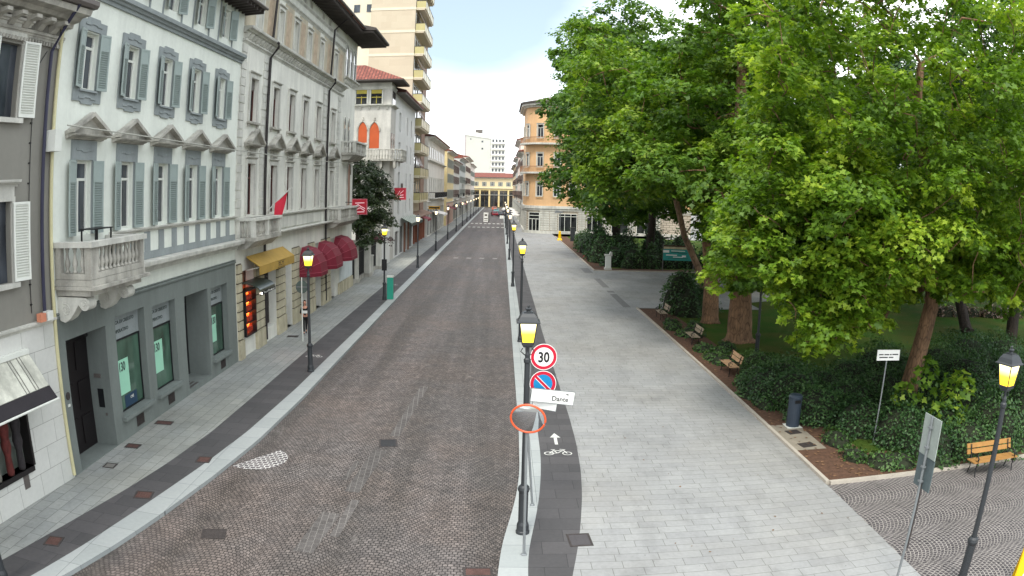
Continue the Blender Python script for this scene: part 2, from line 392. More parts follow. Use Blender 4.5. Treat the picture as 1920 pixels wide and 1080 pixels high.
mb = MB(); mb.quad((BORD,-12,.0),(60,-12,0),(60,17.35,0),(BORD,17.35,0)); struct(mb.build('side_road', M_fan))
mb = MB()
mb.quad((10.9,17.6,.01),(90,17.6,.01),(90,48.6,.01),(10.9,48.6,.01)); mb.quad((10.9,72.3,.01),(90,72.3,.01),(90,126,.01),(10.9,126,.01)); mb.quad((30,48.6,.01),(90,48.6,.01),(90,72.3,.01),(30,72.3,.01))
mb.quad((18,48.6,.01),(30,48.6,.01),(30,58,.01),(18,52,.01)); mb.quad((18,68,.01),(30,68,.01),(30,72.3,.01),(18,72.3,.01))
struct(mb.build('lawn', M_lawn))
mb = MB(); mb.quad((9.12,17.6,.014),(11.4,17.6,.014),(11.0,48.6,.014),(9.12,48.6,.014)); mb.quad((9.12,72.3,.014),(11,72.3,.014),(11,126,.014),(9.12,126,.014))
mb.quad((11.4,17.6,.014),(40,17.6,.014),(40,19.6,.014),(11.4,19.6,.014)); mb.quad((11,72.3,.014),(24,72.3,.014),(24,74.6,.014),(11,74.6,.014)); struct(mb.build('soil_bed', M_soil))
mb = MB(); mb.quad((9.13,20.3,.019),(10.25,20.3,.019),(10.25,22.95,.019),(9.13,22.95,.019)); struct(mb.build('concrete_apron', M_concrete))
# stone edging round the beds
def edging(x0, x1, y0, y1, label):
    mb = MB(); mb.box(x0, x1, y0, y1, -.05, .09); o = mb.build('stone_edging', M_edge); tag(o, label, 'edging')
edging(8.98, 9.10, 17.48, 48.7, 'pale stone edging along the planted bed with the three benches')
edging(8.98, 9.10, 72.15, 125.8, 'pale stone edging of the far planted bed beyond the side path')
edging(9.10, 60, 17.36, 17.50, 'pale stone edging between the hedge bed and the fan-laid setts')
edging(9.10, 24, 72.02, 72.16, 'pale stone edging behind the side path below the park map board')
# darker inlay slabs across the mouth of the park path
mb = MB()
for y0, y1 in ((49.1, 55.6), (56.4, 57.4), (59.4, 65.4)): mb.quad((8.2,y0,.004),(8.72,y0,.004),(8.72,y1,.004),(8.2,y1,.004))
for y0, y1 in ((70.0, 74.5),): mb.quad((7.9,y0,.004),(8.7,y0,.004),(8.7,y1,.004),(7.9,y1,.004))
struct(mb.build('dark_inlay', pm('inlay_slab', (112, 112, 112), var=.2, scale=3)))
# painted dashes of the crossing
M_paint = pm('road_paint', (205, 205, 200), var=.25, scale=8)
mb = MB()
for Yc, L_ in ((153.5, 1.6), (169.5, 2.6)):
    for i in range(8):
        x = -6.7 + i*.97; mb.quad((x, Yc, -KH+.004), (x+.55, Yc, -KH+.004), (x+.55, Yc+L_, -KH+.004), (x, Yc+L_, -KH+.004))
struct(mb.build('road_marking', M_paint))
mb = MB()
for i in range(4):
    x = -5.2 + i*1.45; mb.quad((x, 83.4, -KH+.004), (x+.5, 83.4, -KH+.004), (x+.55, 84.6, -KH+.004), (x+.02, 84.6, -KH+.004))
struct(mb.build('road_marking', pm('worn_paint', (140, 136, 134), var=.3, scale=8)))
def bike_mark(cx, cy, s, flip=1):
    mb = MB(); z = .004
    def ring(x, y, r, w=.035, n=20):
        for j in range(n):
            a, b = 2*math.pi*j/n, 2*math.pi*(j+1)/n
            q = [(x+(r)*math.cos(a), y+(r)*math.sin(a)), (x+r*math.cos(b), y+r*math.sin(b)), (x+(r-w)*math.cos(b), y+(r-w)*math.sin(b)), (x+(r-w)*math.cos(a), y+(r-w)*math.sin(a))]
            mb.quad(*[(cx+flip*u*s, cy+v*s, z) for u, v in (reversed(q) if flip > 0 else q)])
    def seg(a, b, w=.04):
        d = Vector((b[0]-a[0], b[1]-a[1])); n = Vector((-d.y, d.x)).normalized()*w/2
        q = [(a[0]-n.x, a[1]-n.y), (b[0]-n.x, b[1]-n.y), (b[0]+n.x, b[1]+n.y), (a[0]+n.x, a[1]+n.y)]
        mb.quad(*[(cx+flip*u*s, cy+v*s, z+.001) for u, v in (q if flip > 0 else reversed(q))])
    Y = 1.35
    ring(-.27, 0, .15); ring(.27, 0, .15)
    bb, st, hd = (-.02, 0.02), (-.12, .25), (.17, .27)
    seg((-.27, 0), st); seg((-.27, 0), bb); seg(bb, hd); seg(st, (.17, .25)); seg(bb, (-.14, .33)); seg((.27, 0), (.155, .34)); seg((-.2, .335), (-.07, .335)); seg((.155, .34), (.07, .37)); seg((.155,.34),(.24,.33))
    return mb
def flat_arrow(mb, x, y, s):
    z = .004
    mb.quad((x-.05*s,y,z),(x+.05*s,y,z),(x+.05*s,y+.75*s,z),(x-.05*s,y+.75*s,z)); mb.tri((x-.17*s,y+.7*s,z),(x+.17*s,y+.7*s,z),(x,y+1.15*s,z))
mb = bike_mark(1.78, 20.75, .98); flat_arrow(mb, 1.79, 21.55, .95)
# stretch the bicycle lengthwise as road symbols are
struct(mb.build('bicycle_marking', M_paint))
mb = bike_mark(-8.35, 32.6, .95); struct(mb.build('bicycle_marking', M_paint))
mb = bike_mark(-8.35, 58.5, .95); struct(mb.build('bicycle_marking', M_paint))
# iron covers
M_iron = pm('rusty_iron', (88, 62, 56), rough=.7, var=.3, scale=7, bmp=.5)
M_dkiron = pm('dark_iron', (62, 56, 54), rough=.6, var=.3, scale=9, bmp=.6)
def cover(x, y, w, d, rz, z, mat, label, bars=5, frame=M_dkiron):
    t = thing('manhole_cover', label, 'manhole cover', (x, y, z), R(rz))
    f = MB(); e = .05
    f.box(-w/2-e, w/2+e, -d/2-e, -d/2, -.02, .006); f.box(-w/2-e, w/2+e, d/2, d/2+e, -.02, .006)
    f.box(-w/2-e, -w/2, -d/2, d/2, -.02, .006); f.box(w/2, w/2+e, -d/2, d/2, -.02, .006); f.build('frame', frame, t)
    c = MB(); c.box(-w/2, w/2, -d/2, d/2, -.02, .001)
    for i in range(bars):
        u = -w/2 + (i+.5)*w/bars; c.box(u-.18*w/bars, u+.18*w/bars, -d/2+.03, d/2-.03, .0012, .005)
    c.build('lid', mat, t)
cover(-6.42, 14.35, .50, .42, 15, -KH+.004, M_dkiron, 'square iron manhole cover in the setts near the left kerb')
cover(-3.30, 21.6, .46, .62, 10, -KH+.004, pm('grate_iron', (38, 38, 40), rough=.5), 'dark iron drain grate in the middle of the road', 4)
cover(-8.98, 15.7, .42, .40, 12, .004, M_iron, 'rusty red iron cover in the left dark lane near the camera')
cover(-9.95, 12.3, .35, .40, 12, .004, M_iron, 'rusty red iron cover at the bottom left beside the lamp base')
cover(-8.35, 18.7, .35, .40, 8, .004, M_iron, 'reddish iron cover in the left dark lane level with the pale sett patch')
cover(-10.95, 17.3, .30, .30, 5, .004, pm('slab_lid', (120, 118, 112)), 'pale stone-filled inspection cover by the grey building', 1)
cover(-11.05, 19.1, .40, .30, 5, .004, M_iron, 'brown metal cover beside the recessed dark door', 3)
cover(-11.05, 21.6, .55, .30, 5, .004, M_iron, 'brown metal cover below the first bank window', 3)
cover(-10.6, 37.0, .5, .35, 5, .004, M_dkiron, 'small dark cover in the pavement beside the walking woman', 3)
cover(9.75, 22.1, .40, .30, 10, .024, M_dkiron, 'dark square cover in the concrete apron just below the litter bin', 3)
cover(9.72, 20.75, .44, .32, 10, .024, M_dkiron, 'dark square cover at the near end of the concrete apron', 3)
cover(9.85, 75.6, .5, .4, 0, .02, M_dkiron, 'dark cover in the bed edge beyond the path mouth', 3)
cover(1.85, 14.95, .42, .55, 4, .004, pm('lane_lid', (74, 71, 73)), 'dark slab-filled cover in the right bicycle lane', 1)
cover(-.35, 13.6, .5, .30, 3, -KH+.004, M_iron, 'brown iron hatch in the setts at the foot of the right kerb', 1)
# repaired sett patch with white cement joints (half disc against the kerb), and the straight repair line
mb = MB(); N = 22
pc = (-6.95, 19.55)
for j in range(N):
    a, b = -math.pi*.5 + math.pi*1.0*j/N - .55, -math.pi*.5 + math.pi*1.0*(j+1)/N - .55
    mb.tri((pc[0], pc[1], -KH+.004), (pc[0]+.95*math.cos(a), pc[1]+.95*math.sin(a), -KH+.004), (pc[0]+.95*math.cos(b), pc[1]+.95*math.sin(b), -KH+.004))
M_patch = cobblemat('patched_setts', (104, 97, 98), (80, 75, 78), (196, 194, 190), size=.15, jw=.14, period=2.6, patches=False)
struct(mb.build('road_repair_patch', M_patch))
mb = MB()
def strip(pts, w, z):
    for (a, b) in zip(pts, pts[1:]):
        d = Vector((b[0]-a[0], b[1]-a[1])).normalized(); n = Vector((-d.y, d.x))*w/2
        mb.quad((a[0]-n.x,a[1]-n.y,z),(a[0]+n.x,a[1]+n.y,z),(b[0]+n.x,b[1]+n.y,z),(b[0]-n.x,b[1]-n.y,z)) if False else mb.quad((a[0]+n.x,a[1]+n.y,z),(a[0]-n.x,a[1]-n.y,z),(b[0]-n.x,b[1]-n.y,z),(b[0]+n.x,b[1]+n.y,z))
strip([(-4.15, 14.0), (-3.95, 16.2)], .46, -KH+.003); strip([(-3.7, 17.6), (-3.45, 20.9)], .40, -KH+.003); strip([(-3.2, 22.3), (-2.85, 28.5)], .30, -KH+.003); strip([(-3.62, 14.9), (-3.5, 17.1)], .22, -KH+.003); strip([(-4.05, 18.4), (-3.95, 19.9)], .16, -KH+.003)
M_line = brickmat('relaid_row', (96, 92, 90), (82, 78, 76), (124, 120, 116), .26, .15, 86, .010, bmp=.5, patch=.35)
struct(mb.build('road_repair_row', M_line))

# ================= BUILDINGS =================
M_w1 = pm('pale_render', (222, 226, 216), var=.08, scale=.5, streak=.07)
M_w1g = pm('grey_green_render', (116, 123, 119), var=.10, scale=.6, streak=.12)
M_w1s = pm('blue_grey_stone', (142, 149, 149), var=.12, scale=1.2, streak=.12)
M_shut = pm('blue_grey_shutter', (148, 160, 156), rough=.55, var=.08)
M_stone = pm('carved_stone', (180, 177, 167), var=.22, scale=1.6, streak=.32, bmp=.4)
M_stone2 = pm('pale_stone', (204, 203, 194), var=.14, scale=1.1, streak=.22, bmp=.3)
M_frame = pm('white_window_frame', (216, 218, 210), rough=.5, var=.05)
M_frameb = pm('brown_window_frame', (88, 52, 46), rough=.5, var=.1)
M_glass = glassmat('window_glass', (36, 40, 46))
M_glasd = glassmat('dark_glass', (20, 22, 24))
M_teal = glassmat('shop_glass', (40, 62, 50), .05)
M_dark = pm('dark_wood', (32, 28, 28), rough=.5)
M_black = pm('black_iron', (26, 27, 29), rough=.45, var=.15, bmp=.05)
M_pipe = pm('brown_pipe', (38, 32, 33), rough=.5)
M_pipec = pm('cream_pipe', (196, 190, 150), rough=.5)
M_eave = pm('eave_wood', (72, 66, 62), rough=.8, var=.3)
M_gutter = pm('gutter', (96, 90, 86), rough=.5)
M_tile = brickmat('roof_tiles', (150, 84, 66), (118, 62, 50), (66, 36, 30), .22, .34, 0, .03, bmp=1.0)
M_soffit = pm('soffit', (112, 108, 102), var=.2)
M_white = pm('white_render', (214, 214, 210), var=.07, scale=.5, streak=.10)

def prof(mb, y0, y1, pts, m=0): return mb.prism(pts, y0, y1, 'y', m)
def cornice(y0, y1, z0, z1, d, mb, ret=True):
    """stepped moulding that projects d at the top, butted on the wall face (x=0.0)"""
    h = z1-z0
    pts = [(-.02, z0), (d*.25, z0), (d*.28, z0+h*.30), (d*.5, z0+h*.34), (d*.62, z0+h*.58), (d*.95, z0+h*.62), (d, z0+h*.9), (d, z1), (-.02, z1)]
    prof(mb, y0, y1, pts)
def louvre(w, h, t=.04, solid=.28, split=True):
    """louvred shutter leaf, hinge edge at y=0, growing to +y, z 0..h"""
    mb = MB(); f = .06
    mb.box(0, t, 0, f, 0, h); mb.box(0, t, w-f, w, 0, h); mb.box(0, t, f, w-f, 0, f*1.4); mb.box(0, t, f, w-f, h-f, h)
    z0 = f*1.4
    if split:
        zc = h*(1-solid); mb.box(0, t, f, w-f, zc-.03, zc+.03); mb.box(.012, t-.012, f, w-f, zc+.03, h-f); z1 = zc-.03
    else: z1 = h-f
    n = max(6, int((z1-z0)/.065)); st = (z1-z0)/n
    for i in range(n):
        z = z0+i*st
        mb.add([(.004,f,z+.005),(.004,w-f,z+.005),(t-.004,w-f,z+st*.62),(t-.004,f,z+st*.62),(.004,f,z+.017),(.004,w-f,z+.017),(t-.004,w-f,z+st*.62+.012),(t-.004,f,z+st*.62+.012)],
               [(0,1,2,3),(7,6,5,4),(0,4,5,1),(2,6,7,3)])
    mb.quad((.003,f,z0),(.003,f,z1),(.003,w-f,z1),(.003,w-f,z0))
    return mb
def frame_mb(w, h, f=.07, t=.06, transom=.25, mull=True):
    """casement frame centred on y=0, z 0..h, back at x=0"""
    mb = MB(); mb.box(0,t,-w/2,-w/2+f,0,h); mb.box(0,t,w/2-f,w/2,0,h); mb.box(0,t,-w/2+f,w/2-f,0,f); mb.box(0,t,-w/2+f,w/2-f,h-f,h)
    zt = h*(1-transom) if transom else h-f
    if transom: mb.box(0,t*.9,-w/2+f,w/2-f,zt-f*.55,zt+f*.55); zt -= f*.55
    if mull: mb.box(0,t*.8,-f*.55,f*.55,f,zt)
    return mb
def pane_mb(w, h): 
    mb = MB(); mb.box(-.02, .012, -w/2+.01, w/2-.01, .01, h-.01); return mb
def plate(outline, d):
    """flat stone plate: outline of (y,z), projecting d from x=.002"""
    mb = MB(); mb.prism(outline, .002, d, 'x'); return mb
def baluster(h, r=.07, n=10):
    return [(r*.9,0),(r*.9,h*.07),(r*.55,h*.10),(r*.5,h*.16),(r*.95,h*.30),(r*1.0,h*.38),(r*.55,h*.62),(r*.42,h*.78),(r*.6,h*.84),(r*.6,h*.90),(r*.85,h*.93),(r*.85,h)]

# ---------- grey building at the far left ----------
M_grey = pm('warm_grey_render', (130, 128, 120), var=.06, scale=.5, streak=.06)
M_clad = brickmat('pale_cladding', (206, 206, 200), (196, 197, 191), (132, 132, 126), 1.0, .62, 0, .007, axis='yz', bmp=.25, patch=.08, var=.12)
gb = thing('grey_building', 'warm grey plastered building with a pale stone clad shop floor at the far left', 'building', (XF-.03, 16.07, 0), R(-5))
mb = MB(); gl = -14
mb.wall(gl, 0, 4.42, 12.4, holes=[(-2.25-.45+0,-2.25+.5,5.55,7.5),(-2.2-.45,-2.2+.5,9.5,11.35)], rev=.2)
mb.quad((0,0,0),(-10,0,0),(-10,0,12.4),(0,0,12.4)); mb.quad((-10,gl,0),(-10,gl,12.4),(-10,0,12.4),(-10,0,0)); mb.quad((0,gl,0),(0,gl,12.4),(-10,gl,12.4),(-10,gl,0))
mb.build('wall', M_grey, gb)
mb = MB(); mb.wall(gl, 0, 0, 4.3, holes=[(-5.6,-1.72,.95,2.55)], x=.05, rev=.35); mb.quad((.05,0,0),(-.1,0,0),(-.1,0,4.3),(.05,0,4.3)); mb.quad((.05,gl,4.3),(.05,0,4.3),(-.1,0,4.3),(-.1,gl,4.3)); mb.build('shop_front', M_clad, gb)
mb = MB(); cornice(gl, -.02, 4.3, 4.46, .16, mb); mb.build('string_course', M_stone2, gb)
mb = MB(); mb.box(-.30, .02, -5.6, -5.5, .95, 2.55); mb.box(-.30, .08, -1.80, -1.72, .95, 2.55); mb.box(-.30, .10, -5.5, -1.8, .82, .95); sw = mb.build('shop_window', M_dark, gb)
mb = MB(); mb.box(-.31, -.28, -5.5, -1.8, .95, 2.55); mb.build('pane', glassmat('boutique_glass', (70, 76, 70), .04), sw)
mb = MB(); mb.box(.051, .06, -2.35, -2.1, .45, .8); mb.box(.06, .066, -2.3, -2.15, .5, .75); mb.build('wall_vent', M_gutter, gb)
mb = MB(); mb.box(-.2,-.17,-2.7,-1.75,5.55,7.5); mb.box(-.2,-.17,-2.65,-1.7,9.5,11.35); mb.build('pane', M_glass, gb)
for zc, y in ((5.55, -2.22), (9.5, -2.17)):
    mb = MB(); mb.box(.0, .07, -.62, -.5, 0, 1.95); mb.box(.0, .07, .5, .62, 0, 1.95); mb.box(0, .07, -.62, .62, 1.95, 2.06); mb.box(0, .14, -.7, .7, -.12, 0)
    mb.box(0, .05, -.6, .6, 2.06, 2.3); cornice(-.72, .72, 2.3, 2.46, .22, mb)
    wi = mb.build('window_surround', M_stone2, gb, (0.002, y, zc))
    for s, yy_ in ((1, .47), (-1, -.47)):
        me = louvre(.60, 1.9, solid=.0, split=False)
        if s < 0: me.v = [(a, -b, c) for a, b, c in me.v]; me.f = [list(reversed(f)) for f in me.f]
        o = link('shutter', me.mesh('shutter', M_frame), wi, (.09, yy_+.04*s, .02), rz=R(-8*s))
mb = MB(); cornice(gl, .1, 11.55, 11.75, .1, mb)
for i in range(110): y = -.05-i*.125; mb.box(0, .10, y-.07, y, 11.42, 11.52)
cornice(gl, .25, 12.0, 12.4, .9, mb)
for i in range(22): y = -.4-i*.62; mb.prism([(-.01,11.76),(.12,11.76),(.28,11.9),(.62,11.93),(.62,12.02),(-.01,12.02)], y-.22, y, 'y')
mb.build('cornice', M_stone, gb)
mb = MB(); mb.prism([(-10.3,12.42),(1.0,12.42),(1.06,12.5),(1.06,12.62),(-5,14.6),(-10.3,12.7)], gl, .35, 'y'); mb.build('roof', M_gutter, gb)
mb = MB(); mb.tube([(.14,-.55,4.6),(.14,-.50,9),(.14,-.50,11.3),(.5,-.45,11.9),(.95,-.45,12.45)], .055, 8); mb.build('downpipe', pm('blue_black_pipe', (44, 44, 66), rough=.4), gb)
mb = MB(); mb.tube([(.09,-.06,0.1),(.09,-.06,12.0)], .055, 8); mb.build('downpipe', M_pipec, gb)
mb = MB(); mb.tube([(.04,-1.02,4.7),(.04,-.98,8),(.04,-1.0,10.8),(.04,-.6,11.3)], .012, 5)
for i in range(12): mb.box(0,.05,-1.03,-.97,4.9+i*.5,4.93+i*.5)
mb.build('lightning_wire', M_black, gb)
mb = MB(); mb.box(.16,.34,-.95,-.72,4.47,4.68); ob = mb.build('junction_box', pm('orange_box', (196,128,100)), gb); mb = MB(); mb.box(.16,.34,-.66,-.40,4.47,4.70); mb.build('junction_box', M_frame, gb)
# faded awning over the shop window
mb = MB(); y0, y1 = -5.7, -1.45
prf = [(.10, 3.78), (.14, 3.80), (.5, 3.42), (.82, 3.05), (.80, 3.03), (.48, 3.38), (.12, 3.72)]
mb.prism(prf, y0, y1, 'y'); aw = mb.build('awning', pm('soiled_canvas', (206, 206, 192), var=.2, scale=2.5, streak=.35), gb)
mb = MB(); mb.prism([(.83,3.04),(1.08,2.78),(1.06,2.75),(.81,3.01)], y0, y1+.02, 'y'); mb.build('awning_border', pm('black_canvas', (42, 38, 42), var=.2), aw)
mb = MB(); mb.tube([(1.10,y0,2.74),(1.10,y1+.05,2.74)], .03, 8); mb.build('front_bar', M_frame, aw)
mb = MB(); mb.box(.055,.2,y0,y1,3.78,3.9); mb.build('awning_case', M_frame, aw)
mb = MB()
for y in (-2.4,-2.28,-2.0,-1.88): mb.prism([(.145,3.803),(.505,3.423),(.825,3.053),(.83,3.06),(.51,3.43),(.15,3.81)], y-.012, y+.012, 'y')
mb.build('stripe', pm('awning_stripe', (120,118,112)), aw)
# dummies in the boutique window
for i, (yy_, c, lb) in enumerate(((14.05, (48,44,46), 'dark headless shop dummy nearest the window edge in the boutique'), (13.55, (96,40,36), 'headless shop dummy in a red patterned top in the boutique window'), (13.0, (120,116,108), 'headless shop dummy in a pale jacket at the picture edge'))):
    mb = MB(); mb.lathe([(.10,0),(.12,.1),(.10,.5),(.16,.75),(.12,.95),(.17,1.2),(.15,1.32),(.05,1.38)], 12)
    o = mb.build('dummy', pm('cloth%d' % i, c, var=.4, scale=8), None, (XF-.02+(-.09)*(16-yy_)+.0, yy_-.25, 1.0), smooth=True); tag(o, lb, 'shop dummy')

# ---------- bank building ----------
Y0 = 16.1
bk = thing('bank_building', 'pale plastered building with blue grey shutters and a grey green bank floor', 'building', (XF, Y0, 0))
def rel(y): return y-Y0
LB = 14.9
c2 = [17.72+2.76*i for i in range(5)]
H_g = [(rel(16.55), rel(18.95), .02, 3.72, .85), (rel(19.6), rel(21.72), .75, 3.86, .30), (rel(22.35), rel(24.32), .75, 3.76, .30), (rel(25.2), rel(27.6), .18, 3.70, 1.1), (rel(27.95), rel(29.9), .75, 3.64, .30)]
mb = MB(); mb.wall(0, LB, 0, 4.36, H_g); mb.quad((0,0,0),(-.9,0,0),(-.9,0,4.36),(0,0,4.36)); mb.build('ground_floor_wall', M_w1g, bk)
H_1 = [(rel(c+.05)-.5, rel(c+.05)+.5, 6.46, 8.5) for c in c2]; H_2 = [(rel(c)-.45, rel(c)+.45, 10.5, 12.15) for c in c2]; H_3 = [(rel(c)-.42, rel(c)+.42, 13.95, 15.2) for c in c2]
mb = MB(); mb.wall(0, LB, 4.36, 15.75, H_1+H_2+H_3, rev=.28)
mb.quad((0,0,4.36),(0,0,15.75),(-10,0,15.75),(-10,0,4.36)); mb.quad((-.9,0,0),(-10,0,0),(-10,0,4.36),(-.9,0,4.36)); mb.quad((0,LB,0),(0,LB,15.75),(-10,LB,15.75),(-10,LB,0)); mb.quad((-10,0,0),(-10,LB,0),(-10,LB,15.75),(-10,0,15.75))
mb.build('wall', M_w1, bk)
mb = MB(); prof(mb, .02, LB-.02, [(-.01,4.36),(.05,4.36),(.07,4.41),(.03,4.45),(.06,4.5),(-.01,4.52)]); mb.build('string_course', M_w1g, bk)
mb = MB(); cornice(3.3, LB+.05, 4.98, 5.36, .5, mb); mb.build('ledge', M_stone2, bk)
mb = MB(); cornice(3.3, LB+.02, 6.28, 6.42, .16, mb); mb.build('sill_course', M_stone2, bk)
mb = MB(); mb.box(.002, .03, 3.35, LB-.02, 5.37, 5.62)
for i in range(10): y = 3.55+i*1.13; mb.box(.002, .035, y, y+.42, 5.62, 6.27)
mb.build('dado_panels', M_w1s, bk)
mb = MB(); cornice(0, LB+.02, 13.16, 13.52, .28, mb); mb.box(.002,.02,0,LB,13.52,13.62); mb.build('upper_cornice', M_w1s, bk)
mb = MB()
for c in c2[1:]+[c2[0]]: mb.box(.0, .025, rel(c)+.78, rel(c)+.9, 13.63, 15.5); mb.box(.0, .025, rel(c)-.9, rel(c)-.78, 13.63, 15.5)
mb.build('pilaster_strips', M_w1s, bk)
mb = MB(); mb.prism([(-.2,15.75),(.95,15.6),(1.0,15.62),(1.0,15.74),(-5,17.6),(-10.2,16)], -.1, LB+.12, 'y'); rf = mb.build('roof', M_gutter, bk)
mb = MB()
for i in range(34): y = i*.45; mb.box(.0, .92, y, y+.1, 15.42, 15.6)
mb.box(0,.96,-.08,LB+.1,15.6,15.615); mb.build('rafters', M_eave, rf)
mb = MB(); mb.tube([(1.04,-.1,15.66),(1.04,LB+.14,15.66)], .07, 8); mb.build('gutter', M_gutter, rf)
# windows of the bank building
def shutter_mesh(w, h, side, mat, solid=.28):
    me = louvre(w, h, solid=solid)
    if side < 0: me.v = [(a, -b, c) for a, b, c in me.v]; me.f = [list(reversed(f)) for f in me.f]
    return me.mesh('shutter', mat)
def surround2():
    w, zb, zt = .82, -.42, 2.08
    o = [(-w,zb+.06),(-w*.45,zb+.06),(-w*.38,zb),(w*.38,zb),(w*.45,zb+.06),(w,zb+.06),(w,zt-.08),(w*.5,zt-.08),(w*.42,zt),(-w*.42,zt),(-w*.5,zt-.08),(-w,zt-.08)]
    mb = MB()
    # ring built as four plates so the opening stays clear
    mb.prism([(a,c) for a, c in [(-w,zb+.06),(-w*.45,zb+.06),(-w*.38,zb),(w*.38,zb),(w*.45,zb+.06),(w,zb+.06),(w,-.04),(-w,-.04)]], .002, .05, 'x')
    mb.prism([(-w,1.69),(w,1.69),(w,zt-.08),(w*.5,zt-.08),(w*.42,zt),(-w*.42,zt),(-w*.5,zt-.08),(-w,zt-.08)], .002, .05, 'x')
    mb.box(.002,.05,-w,-.45,-.04,1.69); mb.box(.002,.05,.45,w,-.04,1.69)
    mb.prism([(-.5,1.84),(-.2,1.84),(-.15,1.88),(.15,1.88),(.2,1.84),(.5,1.84),(.5,1.9),(.2,1.9),(.15,1.94),(-.15,1.94),(-.2,1.9),(-.5,1.9)], .05, .075, 'x')
    mb.prism([(-.5,-.28),(-.2,-.28),(-.15,-.24),(.15,-.24),(.2,-.28),(.5,-.28),(.5,-.22),(.2,-.22),(.15,-.18),(-.15,-.18),(-.2,-.22),(-.5,-.22)], .05, .075, 'x')
    mb.box(.05,.12,-.5,.5,-.08,-.02)
    return mb.mesh('surround', M_w1s)
W2T = ('window', frame_mb(.9, 1.65).mesh('window', M_frame), [
    ('pane', pane_mb(.9, 1.65).mesh('pane', M_glass)), ('surround', surround2(), [], (.22,0,0)),
    ('shutter', shutter_mesh(.46, 1.66, 1, M_shut), [], (.29, .45, 0), R(-14)), ('shutter', shutter_mesh(.46, 1.66, -1, M_shut), [], (.29, -.45, 0), R(14))])
def header1():
    mb = MB(); mb.box(.002,.06,-.72,.72,2.06,2.6); mb.prism([(-.5,2.32),(-.2,2.32),(-.15,2.28),(.15,2.28),(.2,2.32),(.5,2.32),(.5,2.38),(.2,2.38),(.15,2.34),(-.15,2.34),(-.2,2.38),(-.5,2.38)], .06, .085, 'x')
    mb.box(.002,.06,-.72,-.5,0,2.06); mb.box(.002,.06,.5,.72,0,2.06); return mb.mesh('surround', M_w1s)
def pediment(w, h, d, mat, z=0, under=.12):
    mb = MB(); cornice(-w/2, w/2, z, z+under, d, mb)
    t = .10
    mb.prism([(-w/2-.04,z+under),(w/2+.04,z+under),(w/2+.04,z+under+t*.8),(0,z+under+h),(-w/2-.04,z+under+t*.8)], .0, d*.45, 'x')
    # raking mouldings
    for s in (-1, 1):
        a, b = (s*(w/2+.06), z+under+.02), (0, z+under+h)
        q = [(a[0],a[1]),(b[0],b[1]),(b[0],b[1]+t*1.2),(a[0],a[1]+t)]
        mb.prism(q if s > 0 else q[::-1], d*.45, d, 'x')
    return mb.mesh('pediment', mat)
W1T = ('window', frame_mb(1.0, 2.04).mesh('window', M_frame), [
    ('pane', pane_mb(1.0, 2.04).mesh('pane', M_glass)), ('surround', header1(), [], (.22,0,0)), ('pediment', pediment(2.1, .52, .38, M_stone, 2.62), [], (.22,0,0)),
    ('shutter', shutter_mesh(.5, 2.04, 1, M_shut), [], (.29, .5, 0), R(-10)), ('shutter', shutter_mesh(.5, 2.04, -1, M_shut), [], (.29, -.5, 0), R(10))])
W3T = ('window', frame_mb(.84, 1.25).mesh('window', M_frame), [('pane', pane_mb(.84, 1.25).mesh('pane', M_glass)),
    ('shutter', shutter_mesh(.43, 1.32, 1, M_shut), [], (.25, .42, -.03), R(-28)), ('shutter', shutter_mesh(.43, 1.32, -1, M_shut), [], (.25, -.42, -.03), R(24))])
for i, c in enumerate(c2):
    place(W1T, bk, (-.22, rel(c+.05), 6.46)); place(W2T, bk, (-.22, rel(c), 10.5)); place(W3T, bk, (-.22, rel(c), 13.95))
